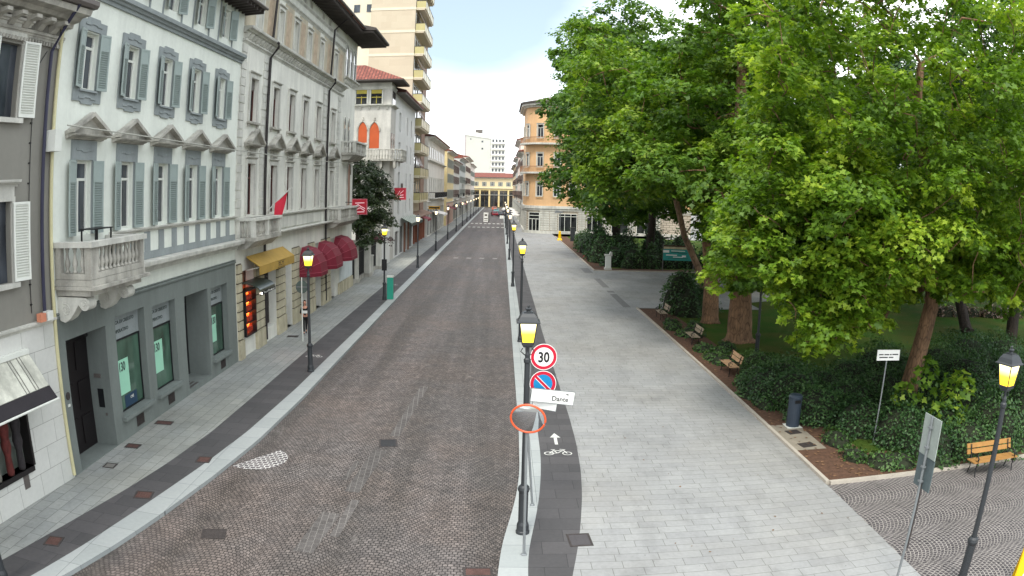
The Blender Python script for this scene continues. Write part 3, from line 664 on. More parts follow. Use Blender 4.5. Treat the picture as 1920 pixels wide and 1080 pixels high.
# bank shop windows, signs, posters, sills, vents
M_letter = pm('dark_lettering', (60, 68, 66), bmp=0, var=0)
M_poster = pm('pale_green_poster', (158, 214, 186), bmp=0, var=.05, rough=.3)
for i, h in enumerate((H_g[1], H_g[2], H_g[4])):
    a, b, c, d, r = h; mid = (a+b)/2
    mb = MB(); f = .05; zt = d-.80
    mb.box(0,.05,-(b-a)/2,-(b-a)/2+f,0,zt-c); mb.box(0,.05,(b-a)/2-f,(b-a)/2,0,zt-c); mb.box(0,.05,-(b-a)/2+f,(b-a)/2-f,0,f); mb.box(0,.05,-(b-a)/2+f,(b-a)/2-f,zt-c-f,zt-c)
    w_ = mb.build('shop_window', M_black, bk, (-.30, mid, c))
    mb = MB(); mb.box(-.02,.015,-(b-a)/2+.02,(b-a)/2-.02,.02,zt-c-.02); mb.build('pane', M_teal, w_)
    mb = MB(); mb.box(0,.03,-(b-a)/2,(b-a)/2,zt-c+.01,d-c); sp_ = mb.build('sign_panel', M_w1s, w_)
    px_ = (rel(20.0), rel(22.78), rel(28.5))[i]-mid; pz_ = (.52, .58, .55)[i]; mb = MB(); mb.box(.017,.025,px_,px_+.78 if i < 2 else px_+.6,pz_,pz_+1.12); po = mb.build('poster', M_poster, w_)
    if i == 0: mb = MB(); mb.box(.017,.025,-.35,.55,.06,.46); mb.build('poster', pm('blue_poster', (38, 62, 84), bmp=0), w_)
    mb = MB(); mb.box(.0,.16,-(b-a)/2-.1,(b-a)/2+.1,-.12,-.002); mb.build('sill', M_w1g, w_, (.302,0,0))
    sgn = thing_sign = None
    me = text_mesh('lettering', 'BANCA DI CREDITO', .155, M_letter, ROT_X, squeeze=1.22, bold=.004); link('lettering', me, w_, (.033, -(b-a)/2+.05, zt-c+.48)) 
    me = text_mesh('lettering', 'COOPERATIVO', .155, M_letter, ROT_X, squeeze=1.22, bold=.004); link('lettering', me, w_, (.033, -(b-a)/2+.05, zt-c+.20))
    me = text_mesh('lettering', '130', .40, M_letter, ROT_X, squeeze=.8, bold=.008); link('lettering', me, w_, (.028, px_+.06, pz_+.76))
    if i == 0: lettering('CHE', .13, M_frame, w_, (.028, .05, .28), ROT_X)
    mb = MB(); mb.box(.002,.02,mid+.1-.28,mid+.1+.28,.16,.5)
    for k_ in range(6): y_ = mid+.1-.24+k_*.085; mb.box(.02,.035,y_,y_+.03,.18,.48)
    mb.build('wall_vent', M_dkiron, bk)
# entrance with tall glazed door, dark door recess with entry phone and cash slot
mb = MB(); mb.box(-1.08,-1.02,rel(25.2),rel(25.3),.18,3.7); mb.box(-1.08,-1.02,rel(27.5),rel(27.6),.18,3.7); mb.box(-1.08,-1.02,rel(25.3),rel(27.5),3.0,3.1); mb.box(-1.08,-1.02,rel(26.36),rel(26.44),.18,3.0)
dr = mb.build('door', M_black, bk); mb = MB(); mb.box(-1.1,-1.07,rel(25.2),rel(27.6),.18,3.7); mb.build('pane', M_glasd, dr)
mb = MB()
for i in range(5): mb.box(-1.0+.2*i,-.9+.2*i,rel(25.35),rel(26.4),.181,.186)
mb.build('doormat', M_dkiron, bk)
mb = MB(); mb.box(-.86,-.8,rel(16.55),rel(18.95),.02,3.72)
for y in (16.65, 17.35, 18.15): 
    for z in (.25, 1.3, 2.5): mb.box(-.8,-.77,rel(y),rel(y)+.55,z,z+.85)
mb.build('door', pm('almost_black_door', (24, 19, 21), rough=.4), bk)
mb = MB(); mb.box(-.52,-.30,rel(18.93),rel(18.952),1.2,1.78); mb.build('cash_slot', M_black, bk)
mb = MB(); mb.box(-.60,-.35,rel(18.92),rel(18.952),2.12,2.24); mb.box(-.30,-.24,rel(18.92),rel(18.952),.95,1.03); mb.build('brass_plate', M_gutter, bk)
mb = MB(); mb.tube([(-.6,rel(18.7),3.55),(-.5,rel(18.5),3.5)], .06, 8); mb.build('camera_dome', M_black, bk)
mb = MB(); mb.lathe([(.11,0),(.11,.02),(.08,.03)], 16); mb.rot(Matrix(((0,0,1),(1,0,0),(0,1,0)))); mb.build('wall_disc', M_dkiron, bk, (.002, rel(16.36), 2.25))
mb = MB(); mb.box(.002,.02,rel(16.3),rel(16.42),1.95,2.02); mb.build('name_plate', M_frame, bk)
# stone balcony on scroll brackets
bal = thing('balcony', '', 'x', (0, rel(16.18), 0)); del bal['label'], bal['category']; bal.parent = bk
D, Wd = 1.32, 3.25
mb = MB(); mb.box(0.03, D, 0, Wd, 5.24, 5.40); mb.box(.03, D+.12, -.05, Wd+.12, 5.14, 5.235); mb.box(.03, D-.1, .05, Wd-.1, 4.98, 5.135); mb.build('slab', M_stone, bal)
mb = MB()
mb.box(D-.24, D-.02, .02, .42, 5.41, 6.22); mb.box(D-.24, D-.02, Wd-.24, Wd-.02, 5.41, 6.22); mb.box(.03, .24, .02, .2, 5.41, 6.22); mb.box(.03, .24, Wd-.2, Wd-.02, 5.41, 6.22)
mb.box(D-.26, D-.01, .42, Wd-.24, 5.41, 5.56); mb.box(.24, D-.24, .01, .22, 5.41, 5.56); mb.box(.24, D-.24, Wd-.22, Wd-.01, 5.41, 5.56)
mb.build('pedestals', M_stone, bal)
mb = MB(); mb.box(D-.31, D+.06, -.05, Wd+.05, 6.22, 6.36); mb.box(.03, D-.31, -.05, .28, 6.22, 6.36); mb.box(.03, D-.31, Wd-.28, Wd+.05, 6.22, 6.36); mb.build('handrail', M_stone2, bal)
bmm = MB(); bmm.lathe(baluster(.65, .085), 10); bme = bmm.mesh('baluster', M_stone, True)
for i in range(11): link('baluster', bme, bal, (D-.14, .58+i*.235, 5.565))
for i in range(3):
    link('baluster', bme, bal, (.42+i*.27, .12, 5.565)); link('baluster', bme, bal, (.42+i*.27, Wd-.12, 5.565))
def scroll(L_, H_, w):
    """S-shaped bracket with a coil at its nose, in the x-z plane"""
    top = [(0,0),(L_*.95,0)]; pts = []
    n = 14
    for i in range(n+1):
        a = math.pi*.5 - i/n*math.pi*1.25; pts.append((L_*.80+.17*math.cos(a), -.20+.17*math.sin(a)))
    low = [(L_*.62,-.22),(L_*.50,-.42),(L_*.36,-.60),(L_*.2,-.70),(L_*.06,-.66),(0,-.5)]
    mb = MB(); mb.prism([(0,-.02),(L_*.72,-.03)]+pts+low, 0, w, 'y')
    for s in (-.012, w+.012):
        sp_ = [(L_*.80+(.15-.13*i/22)*math.cos(i*.55), s, -.20+(.15-.13*i/22)*math.sin(i*.55)) for i in range(23)]
        mb.tube(sp_, .016, 5)
        sp_ = [(L_*.24+(.17-.15*i/22)*math.cos(-i*.55+2), s, -.36+(.17-.15*i/22)*math.sin(-i*.55+2)) for i in range(23)]
        mb.tube(sp_, .016, 5)
    return mb
sm = scroll(1.2, .7, .42).mesh('scroll_bracket', M_stone2)
link('scroll_bracket', sm, bal, (.0, .10, 4.97)); link('scroll_bracket', sm, bal, (.0, 2.45, 4.97))
mb = MB(); mb.box(.35,.95,.9,1.9,6.62,6.65)
for x in (.4,.9):
    for y in (.95,1.85): mb.box(x-.02,x+.02,y-.02,y+.02,5.40,6.62)
o = mb.build('balcony_table', M_black, None, (XF, 16.18, 0)); tag(o, 'thin dark folding table standing on the stone balcony', 'table')

# ---------- ornate pale building ----------
Y1 = 31.02
ob_ = thing('ornate_building', 'ornate pale building with pediments, tan painted upper floor and tall downpipes', 'building', (XF, Y1, 0))
def r1(y): return y-Y1
L2 = 57.8-Y1
cs = [33.05, 36.65, 39.68, 42.7, 45.95, 50.15]
hol = []
for c in cs: hol += [(r1(c)-.55, r1(c)+.55, 6.4, 8.75), (r1(c)-.55, r1(c)+.55, 10.68, 12.75), (r1(c)-.45, r1(c)+.45, 15.1, 16.95)]
for c in cs+[37.9, 41.2, 47.9]: hol.append((r1(c)-.3, r1(c)+.3, 18.5, 18.95))
M_w2 = pm('cream_white_render', (222, 221, 211), var=.10, scale=.6, streak=.12)
M_tan = pm('tan_fresco', (188, 178, 156), var=.2, scale=1.4, streak=.15)
H_b = [(r1(31.75), r1(33.55), .9, 3.9, .5), (r1(35.1), r1(37.2), .65, 3.9, .5), (r1(38.9), r1(40.3), .0, 3.9, .6), (r1(42.0), r1(43.9), .0, 3.5, .6), (r1(45.6), r1(47.3), .0, 3.5, .6), (r1(50.0), r1(51.6), .0, 3.3, .6)]
mb = MB(); mb.wall(0, L2, 0, 19.4, hol+H_b, rev=.3); mb.quad((0,0,0),(-11,0,0),(-11,0,19.4),(0,0,19.4)); mb.quad((0,L2,0),(0,L2,19.4),(-11,L2,19.4),(-11,L2,0)); mb.quad((-11,0,0),(-11,L2,0),(-11,L2,19.4),(-11,0,19.4)); mb.build('wall', M_w2, ob_)
# rusticated ground floor piers
mb = MB()
prs = [(31.05,31.7),(33.6,35.05),(37.25,38.85),(40.35,41.95),(43.95,45.55),(47.35,49.95)]
M_rust = pm('rusticated_stone', (192, 184, 158), var=.2, scale=2, streak=.25, bmp=.4)
for a, b in prs:
    for k_ in range(8):
        z0 = .9+k_*.42; mb.box(.0, .10, r1(a)+.02, r1(b)-.02, z0+.03, z0+.39)
    mb.box(0,.13,r1(a),r1(b),0,.86)
    q_ = MB(); q_.box(0, .055, r1(a)+.04, r1(b)-.04, .88, 4.28); q_.build('dark_joints', pm('sooty_joint', (92, 84, 72)), ob_)  # darker backing box, seen as lines between the stone courses
mb.build('rusticated_piers', M_rust, ob_)
# stall risers + dark shop glazing
for i, h in enumerate(H_b):
    a, b, c, d, r = h
    mb = MB(); f = .06; w_, hh = b-a, d-c
    mb.box(0,.05,-w_/2,-w_/2+f,0,hh); mb.box(0,.05,w_/2-f,w_/2,0,hh); mb.box(0,.05,-w_/2+f,w_/2-f,hh-f,hh); mb.box(0,.05,-w_/2+f,w_/2-f,hh*.74,hh*.74+f); mb.box(0,.04,-f/2,f/2,0,hh*.74)
    if i >= 3:
        for k_ in range(14): mb.box(.05,.07,-w_/2+f,w_/2-f,.1+k_*.16,.2+k_*.16)
    o = mb.build('shop_window' if i < 2 else 'door', M_gutter if i < 3 else M_dark, ob_, (-.45, (a+b)/2, c)); mb = MB(); mb.box(-.02,.01,-w_/2,w_/2,0,hh); mb.build('pane', M_glasd if i else glassmat('warm_glass', (92, 58, 34)), o)
mb = MB(); cornice(0, L2, 5.22, 5.42, .5, mb); mb.build('ledge', M_stone2, ob_)
mb = MB(); cornice(0, L2, 6.12, 6.3, .2, mb)
mb.box(.002,.06,r1(35.5),r1(47.3),5.5,6.1); mb.build('sill_course', M_stone2, ob_)
mb = MB(); cornice(0, L2-4.6, 14.2, 14.36, .12, mb); cornice(0, L2-4.6, 14.66, 14.94, .45, mb)
for i in range(40): y = .2+i*.53; mb.prism([(.01,14.42),(.12,14.42),(.3,14.65),(.01,14.65)], y, y+.12, 'y')
mb.build('cornice', M_stone2, ob_)
mb = MB()
ed = [0.02]+[r1(v) for v in (31.8, 34.35, 35.3, 46.95, 48.9, 51.4, 53.1)]
for a, b in ((0.02, r1(31.75)), (r1(34.35), r1(35.35)), (r1(47.1), r1(48.6)), (r1(51.6), r1(52.5))):
    for k_ in range(20):
        z0 = 6.34+k_*.39
        if z0 < 14.1: mb.box(.0, .04 if k_ % 2 else .03, a+(.0 if k_ % 2 else .06), b-(.0 if k_ % 2 else .06), z0+.02, z0+.37)
mb.build('quoins', M_stone2, ob_)
mb = MB()
yy_ = [r1(c) for c in cs]; segs = [(0.02, yy_[0]-.6)]+[(yy_[i]+.6, yy_[i+1]-.6) for i in range(5)]+[(yy_[5]+.6, L2-4.7)]
for a, b in segs: mb.box(.002, .02, a, b, 15.0, 17.5)
mb.build('painted_panels', M_tan, ob_)
mb = MB()
for (a, b) in segs[1:]:
    m_ = (a+b)/2; mb.box(.02,.03,m_-.45,m_+.45,15.25,17.2)
mb.build('painted_figures', pm('faded_fresco', (182, 162, 138), var=.25, scale=3, bmp=0), ob_)
mb = MB(); cornice(0, L2-4.6, 17.55, 17.75, .14, mb); cornice(0, L2-4.6, 18.2, 18.35, .1, mb); mb.build('frieze', M_stone2, ob_)
mb = MB(); mb.prism([(-.1,19.4),(1.35,19.25),(1.42,19.3),(1.42,19.42),(-5.5,21.6),(-11.3,19.6)], -.2, L2-5.0, 'y'); rf = mb.build('roof', M_tile, ob_)
mb = MB()
for i in range(56): y = .0+i*.4; mb.box(.0, 1.3, y, y+.12, 18.98, 19.2)
mb.box(0,1.36,-.15,L2-5.05,19.2,19.24); mb.build('rafters', M_eave, rf)
mb = MB(); mb.tube([(1.46,-.2,19.36),(1.46,L2-5.0,19.36)], .08, 8); mb.build('gutter', M_gutter, rf)
for y in (35.05, 48.35):
    mb = MB(); mb.tube([(1.42,r1(y),19.3),(.9,r1(y),18.9),(.25,r1(y),18.3),(.16,r1(y),15.1),(.5,r1(y),14.8),(.5,r1(y),14.6),(.12,r1(y),14.1),(.12,r1(y),.2)], .07, 8); mb.build('downpipe', M_pipe, ob_)
def flat_sill(w, z=-.1): 
    mb = MB(); mb.box(.0,.16,-w/2,w/2,z,z+.1); mb.box(0,.1,-w/2+.06,-w/2+.2,z-.14,z); mb.box(0,.1,w/2-.2,w/2-.06,z-.14,z); return mb
def surr(w, h, f, d=.07, hood=.12):
    mb = MB(); mb.box(.0,d,-w/2-f,-w/2,0,h); mb.box(0,d,w/2,w/2+f,0,h); mb.box(0,d,-w/2-f,w/2+f,h,h+f)
    cornice(-w/2-f-.05, w/2+f+.05, h+f, h+f+hood, .16, mb); return mb
O1 = ('window', frame_mb(1.1,2.35,transom=.28).mesh('window', M_frameb), [('pane', pane_mb(1.1,2.35).mesh('pane', M_glasd)), ('surround', surr(1.1,2.35,.2).mesh('surround', M_stone2), [], (.24,0,0)), 
      ('carved_panel', (lambda m: (m.box(0,.08,-.5,.5,2.7,3.08), m.box(.08,.13,-.35,.35,2.78,3.0), m)[2])(MB()).mesh('carved_panel', M_stone), [], (.24,0,0)), ('pediment', pediment(2.0,.62,.42,M_stone,3.1), [], (.24,0,0))])
O2 = ('window', frame_mb(1.1,2.07,transom=.25).mesh('window', M_frameb), [('pane', pane_mb(1.1,2.07).mesh('pane', M_glasd)), ('surround', surr(1.1,2.07,.17).mesh('surround', M_stone2), [], (.24,0,0)), ('sill', flat_sill(1.6).mesh('sill', M_stone), [], (.24,0,0)),
      ('blind', (lambda m: (m.box(.07,.1,-.48,.48,1.55,2.05), m)[1])(MB()).mesh('blind', M_soffit))])
O3 = ('window', frame_mb(.9,1.85,transom=.25).mesh('window', M_frame), [('pane', pane_mb(.9,1.85).mesh('pane', M_glass)), ('surround', surr(.9,1.85,.14).mesh('surround', M_stone2), [], (.24,0,0))])
for c in cs: place(O1, ob_, (-.24, r1(c), 6.4)); place(O2, ob_, (-.24, r1(c), 10.68)); place(O3, ob_, (-.24, r1(c), 15.1))
mb = MB()
for c in cs+[37.9,41.2,47.9]: mb.box(-.25,-.2,r1(c)-.3,r1(c)+.3,18.5,18.95)
mb.build('attic_panes', M_glasd, ob_)
# balconies (carved parapets)
def stone_balcony(parent, y0, y1, z, D, bars, closed=True):
    b = bpy.data.objects.new('balcony', None); COL.objects.link(b); b.parent = parent; b.location = (0, y0, z); W_ = y1-y0
    mb = MB(); mb.box(.0,D,0,W_,-.16,.0); mb.prism([(.0,-.55),(D*.5,-.5),(D*.9,-.18),(D*.9,-.165),(0,-.165)], .15, W_-.15, 'y'); mb.build('slab', M_stone, b)
    mb = MB()
    for y in (.0, W_/2-.1, W_-.2): mb.box(D-.22,D-.02,y,y+.2,.002,.72)
    mb.box(0.01,.2,0,.2,.002,.72); mb.box(.01,.2,W_-.2,W_,.002,.72); mb.build('pedestals', M_stone2, b)
    mb = MB(); mb.box(D-.27,D+.04,-.04,W_+.04,.722,.84); mb.box(.01,D-.27,-.04,.22,.722,.84); mb.box(.01,D-.27,W_-.22,W_+.04,.722,.84); mb.build('handrail', M_stone2, b)
    m2 = MB(); m2.lathe(baluster(.72,.07), 8); me = m2.mesh('baluster', M_stone, True)
    n = int((W_-.4)/.22)
    for i in range(n):
        y = .3+i*(W_-.6)/(n-1)
        if abs(y-W_/2) > .14: link('baluster', me, b, (D-.12, y, .002))
    for i in range(3):
        link('baluster', me, b, (.32+i*.22, .1, .002)); link('baluster', me, b, (.32+i*.22, W_-.1, .002))
    return b
stone_balcony(ob_, .1, 4.2, 5.45, .95, 0); stone_balcony(ob_, r1(49.0), r1(55.6), 5.45, 1.0, 0)
# corner loggia bay with tracery and a small balcony
def lancet(w, h, n=8):
    """pointed arch outline (y,z) from the sill"""
    pts = [(-w/2, 0), (w/2, 0), (w/2, h-w*.9)]
    for i in range(1, n+1): a = i/n*math.radians(64); pts.append((w/2-w*1.05*(1-math.cos(a)), h-w*.9+w*1.05*math.sin(a)))
    pts[-1] = (0, h)
    for i in range(n-1, 0, -1): a = i/n*math.radians(64); pts.append((-w/2+w*1.05*(1-math.cos(a)), h-w*.9+w*1.05*math.sin(a)))
    pts.append((-w/2, h-w*.9)); return pts
mb = MB()
for yy2 in (r1(54.1), r1(55.5)):
    mb.prism([(yy2+a, 10.7+b) for a, b in lancet(.62, 2.1)], .003, .02, 'x')
for yy2 in (r1(53.9), r1(55.3), r1(56.7)): mb.prism([(yy2+a, 15.9+b) for a, b in lancet(.95, 2.3)], .003, .02, 'x')
mb.build('arched_panes', M_glass, ob_)
mb = MB()
for yy2, z, w, h in ((r1(54.1),10.7,.62,2.1),(r1(55.5),10.7,.62,2.1),(r1(53.9),15.9,.95,2.3),(r1(55.3),15.9,.95,2.3),(r1(56.7),15.9,.95,2.3)):
    pts = lancet(w+.1, h+.08); mb.tube([(.03, yy2+a, z+b) for a, b in pts[2:]+[pts[0]]], .05, 6, cap=False); mb.tube([(.05,yy2-w/2,z),(.05,yy2-w/2,z+h*.6)], .05, 8); 
    mb.tube([(.05,yy2+w/2,z),(.05,yy2+w/2,z+h*.6)], .05, 8)
cornice(r1(53.0), L2+.1, 15.55, 15.8, .35, mb)
for i in range(9): mb.prism([(.01,15.3),(.1,15.3),(.28,15.54),(.01,15.54)], r1(53.2)+i*.5, r1(53.2)+i*.5+.16, 'y')
mb.build('tracery', M_stone2, ob_)
stone_balcony(ob_, r1(53.3), r1(57.6), 10.15, 1.1, 0)
# projecting flat roof of the loggia
mb = MB(); mb.prism([(-7,19.45),(2.2,19.15),(2.3,19.2),(2.3,19.34),(-3,20.7),(-7,20.4)], L2-5.0, L2+1.6, 'y'); rl = mb.build('roof', M_eave, ob_)
mb = MB()
for i in range(15): mb.box(.05,2.1,L2-4.9+i*.44,L2-4.75+i*.44,19.0,19.12)
mb.build('rafters', M_eave, rl)
# white panel wall at the end, arched niche and doorway
mb = MB(); mb.box(.005,.05,r1(53.2),L2,.85,3.2); mb.build('plain_panel', pm('blue_white_panel', (200, 208, 208)), ob_)
mb = MB(); mb.box(.005,.12,r1(52.6),L2+.02,0,.8); mb.build('plinth', M_rust, ob_)
mb = MB(); mb.prism([(r1(56.2)+a, 6.3+b) for a, b in lancet(1.1, 3.3)], .003, .02, 'x'); mb.build('arched_shutter', pm('pinkish_shutter', (150, 116, 98), streak=.2), ob_)
mb = MB(); pts = lancet(1.25, 3.42); mb.tube([(.03, r1(56.2)+a, 6.3+b) for a, b in pts[2:]+[pts[0]]], .07, 6, cap=False); mb.build('arch_moulding', M_stone, ob_)
# fancy iron / dim entrance grilles above shops
mb = MB()
for (a, b, c, d, r) in H_b[3:]:
    for i in range(7): y = a+.15+i*(b-a-.3)/6; mb.tube([(.06,y,d+.05),(.06,y,4.15)], .03, 6)
mb.build('fanlight_bars', M_stone, ob_)

# awnings (each hangs on its building as a thing of its own)
M_yel = pm('yellow_canvas', (172, 140, 66), var=.15, rough=.8); M_red = pm('dark_red_canvas', (116, 26, 44), var=.15, rough=.75)
aw = thing('awning', 'yellow ochre canvas awning with a straight valance over the cafe front', 'awning', (XF, 32.2, 0))
mb = MB(); mb.prism([(.12,4.52),(.16,4.55),(.80,4.10),(.78,4.07),(.14,4.48)], 0, 5.9, 'y'); mb.build('canopy', M_yel, aw)
mb = MB(); mb.prism([(.78,4.10),(.81,4.10),(.81,3.70),(.78,3.70)], 0, 5.9, 'y'); va = mb.build('valance', M_yel, aw)
q_ = MB()
for y_, w_2, z_, h_ in ((3.0,.06,3.8,.2),(3.1,.14,3.94,.05),(3.1,.12,3.84,.04),(3.32,.06,3.8,.2),(3.42,.1,3.8,.06),(3.58,.05,3.8,.2),(3.66,.12,3.93,.06),(3.84,.06,3.8,.2)): q_.box(.8105,.815,y_,y_+w_2,z_,z_+h_)
q_.build('print', M_black, va)
mb = MB(); mb.box(.812,.818,2.85,4.15,3.74,3.76); mb.box(.812,.818,2.85,4.15,4.03,4.05); mb.build('badge_lines', M_black, va)
mb = MB(); mb.tube([(.12,.1,3.9),(.77,.1,4.05)], .02, 6); mb.tube([(.12,5.8,3.9),(.77,5.8,4.05)], .02, 6); mb.build('arms', M_frame, aw)
def dome_awning(y0, y1, z0, zt, D, label):
    t = thing('awning', label, 'awning', (XF+.1, y0, 0), group='dark red domed awnings')
    w = y1-y0; mb = MB(); n, k_ = 4, 6
    grid = []
    for i in range(n+1):
        a = i/n*math.pi/2; row = []
        for j in range(k_+1):
            b = j/k_*math.pi; cx_ = D*math.sin(a)*min(1, math.sin(b)*1.35)
            y = w/2-w/2*math.copysign(abs(math.cos(b))**.75, math.cos(b))
            zz = z0+(zt-z0)*math.cos(a)*(.25+.75*min(1, math.sin(b)*1.2)) if True else 0
            row.append((cx_, y, zz))
        grid.append(row)
    vs = [p for r_ in grid for p in r_]
    mb.add(vs, [(i*(k_+1)+j, (i+1)*(k_+1)+j, (i+1)*(k_+1)+j+1, i*(k_+1)+j+1) for i in range(n) for j in range(k_)])
    mb.build('canopy', M_red, t)
    mb = MB(); e = grid[n]
    for j in range(k_): a, b = e[j], e[j+1]; mb.add([a, b, (b[0],b[1],z0-.22), (a[0],a[1],z0-.22)], [(0,1,2,3)])
    mb.build('valance', M_red, t)
    mb = MB()
    for i in range(0, n+1): mb.tube([(x+.012, y, z+.012) for x, y, z in grid[i]], .012, 5)
    mb.build('ribs', pm('awning_rib', (170, 80, 96)), t)
dome_awning(41.7, 44.5, 2.72, 4.15, 1.2, 'dark red domed awning nearest the camera, behind the left lit lamp')
dome_awning(45.9, 49.0, 2.72, 4.15, 1.2, 'dark red domed awning, the middle one of three')
dome_awning(50.6, 54.3, 2.78, 4.2, 1.2, 'dark red domed awning farthest from the camera, beside the white wall panel')
# glowing kiosk front with its curved glass canopy
ks = thing('drinks_cabinet', 'orange glowing glass cabinet of bottles at the cafe front', 'cabinet', (XF-.1, 31.85, .9))
mb = MB(); mb.box(-.2,.28,0,.06,0,2.1); mb.box(-.2,.28,1.5,1.56,0,2.1); mb.box(-.2,.28,.06,1.5,0,.06); mb.box(-.2,.28,.06,1.5,2.04,2.1); mb.build('frame', M_black, ks)
mb = MB(); mb.box(-.2,-.1,.06,1.5,.06,2.04); mb.build('lit_back', emi('orange_glow', (255, 110, 40), 3.6, (160, 70, 30)), ks)
mb = MB()
for z in (.55, 1.05, 1.55): mb.box(-.1,.2,.06,1.5,z,z+.03)
mb.build('shelves', M_dark, ks)
mb = MB()
for z in (.08, .58, 1.08, 1.58):
    for i in range(8): mb.lathe([(.05,0),(.05,.22),(.02,.28),(.02,.36)], 8, (.05,.16+i*.175,z))
mb.build('bottles', pm('bottle_row', (150, 60, 40), rough=.2, var=.5, scale=10), ks)
cn = thing('glass_canopy', 'small curved dark canopy with lamp and lettering above the orange cabinet', 'canopy', (XF, 31.6, 3.05))
mb = MB(); n = 8
pts = [(0,.35)]+[(1.0*math.sin(i/n*math.pi/2), .35*math.cos(i/n*math.pi/2)) for i in range(1, n+1)]+[(.98,-.03)]+[(.96*math.sin(i/n*math.pi/2), .32*math.cos(i/n*math.pi/2)) for i in range(n, 0, -1)]+[(0,.31)]
mb.prism(pts, 0, 2.3, 'y'); mb.build('cover', pm('green_black_sheet', (52, 62, 56), rough=.3), cn)
mb = MB(); mb.box(.99,1.02,.0,2.3,-.18,-.035); fs = mb.build('fascia', M_dark, cn)
q_ = MB()
for i in range(14): y_ = .55+i*.115; q_.box(1.0205,1.025,y_,y_+rng.uniform(.03,.09),-.16+rng.uniform(0,.04),-.07+rng.uniform(-.03,.02))
q_.build('print', M_frame, fs)
mb = MB(); mb.lathe([(.02,-.0),(.06,.03),(.06,.08),(.02,.1)], 10, (1.0,.12,-.15)); mb.build('lamp', emi('white_lamp', (255, 240, 220), 6), cn)
mb = MB()
mb.box(.0,.04,0,.4,0,.62)
# lit sign boards (red squares) hanging off facades
M_redsign = emi('red_sign', (180, 16, 40), .12, (150, 18, 38)); M_wsign = emi('white_sign_lettering', (255, 215, 220), .15, (226, 190, 196))
def square_sign(x, y, z, s, label, lines):
    t = thing('hanging_sign', label, 'sign', (x, y, z), group='red square light signs')
    mb = MB(); mb.box(-s/2,s/2,-.06,.06,-s/2,s/2); mb.build('panel', M_redsign, t)
    mb = MB(); w = .04
    mb.box(-s/2-w,-s/2-.001,-.075,.075,-s/2-w,s/2+w); mb.box(s/2+.001,s/2+w,-.075,.075,-s/2-w,s/2+w); mb.box(-s/2,s/2,-.075,.075,s/2+.001,s/2+w); mb.box(-s/2,s/2,-.075,.075,-s/2-w,-s/2-.001); mb.build('rim', pm('pink_rim', (206, 120, 130)), t)
    mb = MB()
    for (a, b, c, d) in lines: mb.prism([(a*s,b*s),(c*s,d*s),(c*s,(d+.055)*s),(a*s,(b+.055)*s)], -.0605, -.075, 'y')
    mb.build('emblem', M_wsign, t)
    mb = MB(); mb.tube([(-s/2-w,0,s*.3),(-s/2-.9,0,s*.3)], .025, 6); mb.tube([(-s/2-w,0,-s*.3),(-s/2-.9,0,-s*.3)], .025, 6); mb.build('bracket', M_black, t)
EM = [(-.38,-.05,-.1,.12),(-.1,.12,.12,-.02),(.12,-.02,.4,-.16),(-.3,.22,.35,.24),(-.3,-.25,.05,-.1),(.05,-.1,.38,-.3),(-.35,-.40,.35,-.38)]
square_sign(-10.45, 55.2, 6.2, 1.08, 'square red light sign with a pale emblem beside the dark evergreen tree', EM)
square_sign(-10.6, 79.0, 7.0, 1.2, 'square red light sign with a pale emblem on the white narrow building', [(-.3,-.2,.0,.25),(0,.0,.3,.25),(-.35,-.35,.35,-.33),(.0,-.15,.3,-.12)])
# flag on a slanting pole
fl = thing('flag', 'red flag hanging from a slanting pole over the first carved balcony', 'flag', (XF, 35.0, 6.3))
mb = MB(); mb.tube([(0,.2,0),(1.25,1.0,1.35)], .03, 6); mb.build('pole', M_stone2, fl)
mb = MB(); n, k_ = 8, 8; vs = []
for i in range(n+1):
    for j in range(k_+1):
        u, v = i/n, j/k_
        vs.append((1.05-.5*u*(1-v*.3)-.22*v, .86-.35*u-1.0*v*.35+.10*math.sin(v*5+u*4), 1.12-.55*u*(1-.4*v)-1.55*v+.12*math.sin(u*6)*v))
mb.add(vs, [(i*(k_+1)+j, (i+1)*(k_+1)+j, (i+1)*(k_+1)+j+1, i*(k_+1)+j+1) for i in range(n) for j in range(k_)]); fo = mb.build('cloth', pm('red_flag_cloth', (190, 26, 52), var=.15, rough=.7), fl, smooth=True)

# street-wide cable along the facades
mb = MB(); pts = []
for i in range(25):
    t_ = i/24; pts.append((XF+.55, 16.0+41.8*t_, 9.35-.35*math.sin(math.pi*t_)*.6+.1*t_))
mb.tube(pts, .022, 5); o = mb.build('cable', pm('grey_cable', (170, 170, 160)), None); tag(o, 'thin pale cable strung along the two white facades below the pediments', 'cable')
mb = MB(); mb.box(0,.35,-.3,.05,8.7,9.25); o = mb.build('cable_box', M_frame, None, (XF+.0, 16.0, 0)); tag(o, 'pale metal cable box fixed at the corner of the grey and white buildings', 'box')

# ---------- villa in the garden ----------
YV = 77.3
vl = thing('villa', 'grey stuccoed villa with red arched shutters and a red tiled roof', 'building', (XF, YV, 0))
M_villa = pm('grey_stucco', (190, 187, 179), var=.15, scale=.7, streak=.15)
mb = MB(); mb.box(-9,-.0,0,3.6,0,18.75); mb.build('wall', M_villa, vl)
def facey(mbv):  # turn a +x facing part to face -y (towards the camera)
    mbv.v = [(b, -a, c) for a, b, c in mbv.v]; return mbv
mb = MB(); cornice(-4.6, .02, 18.05, 18.3, .15, mb); cornice(-4.6, .1, 14.45+1.7, 14.65+1.7, .35, mb); mb.box(0,.03,-4.6,0,18.3,18.7)
for i in range(5): mb.prism([(.01,15.85),(.1,15.85),(.3,16.14),(.01,16.14)], -4.3+i*.95, -4.12+i*.95, 'y')
facey(mb); cornice(-.05, 3.6, 16.15, 16.35, .35, mb); cornice(0, 3.6, 18.05, 18.3, .15, mb); mb.build('cornice', M_stone2, vl)
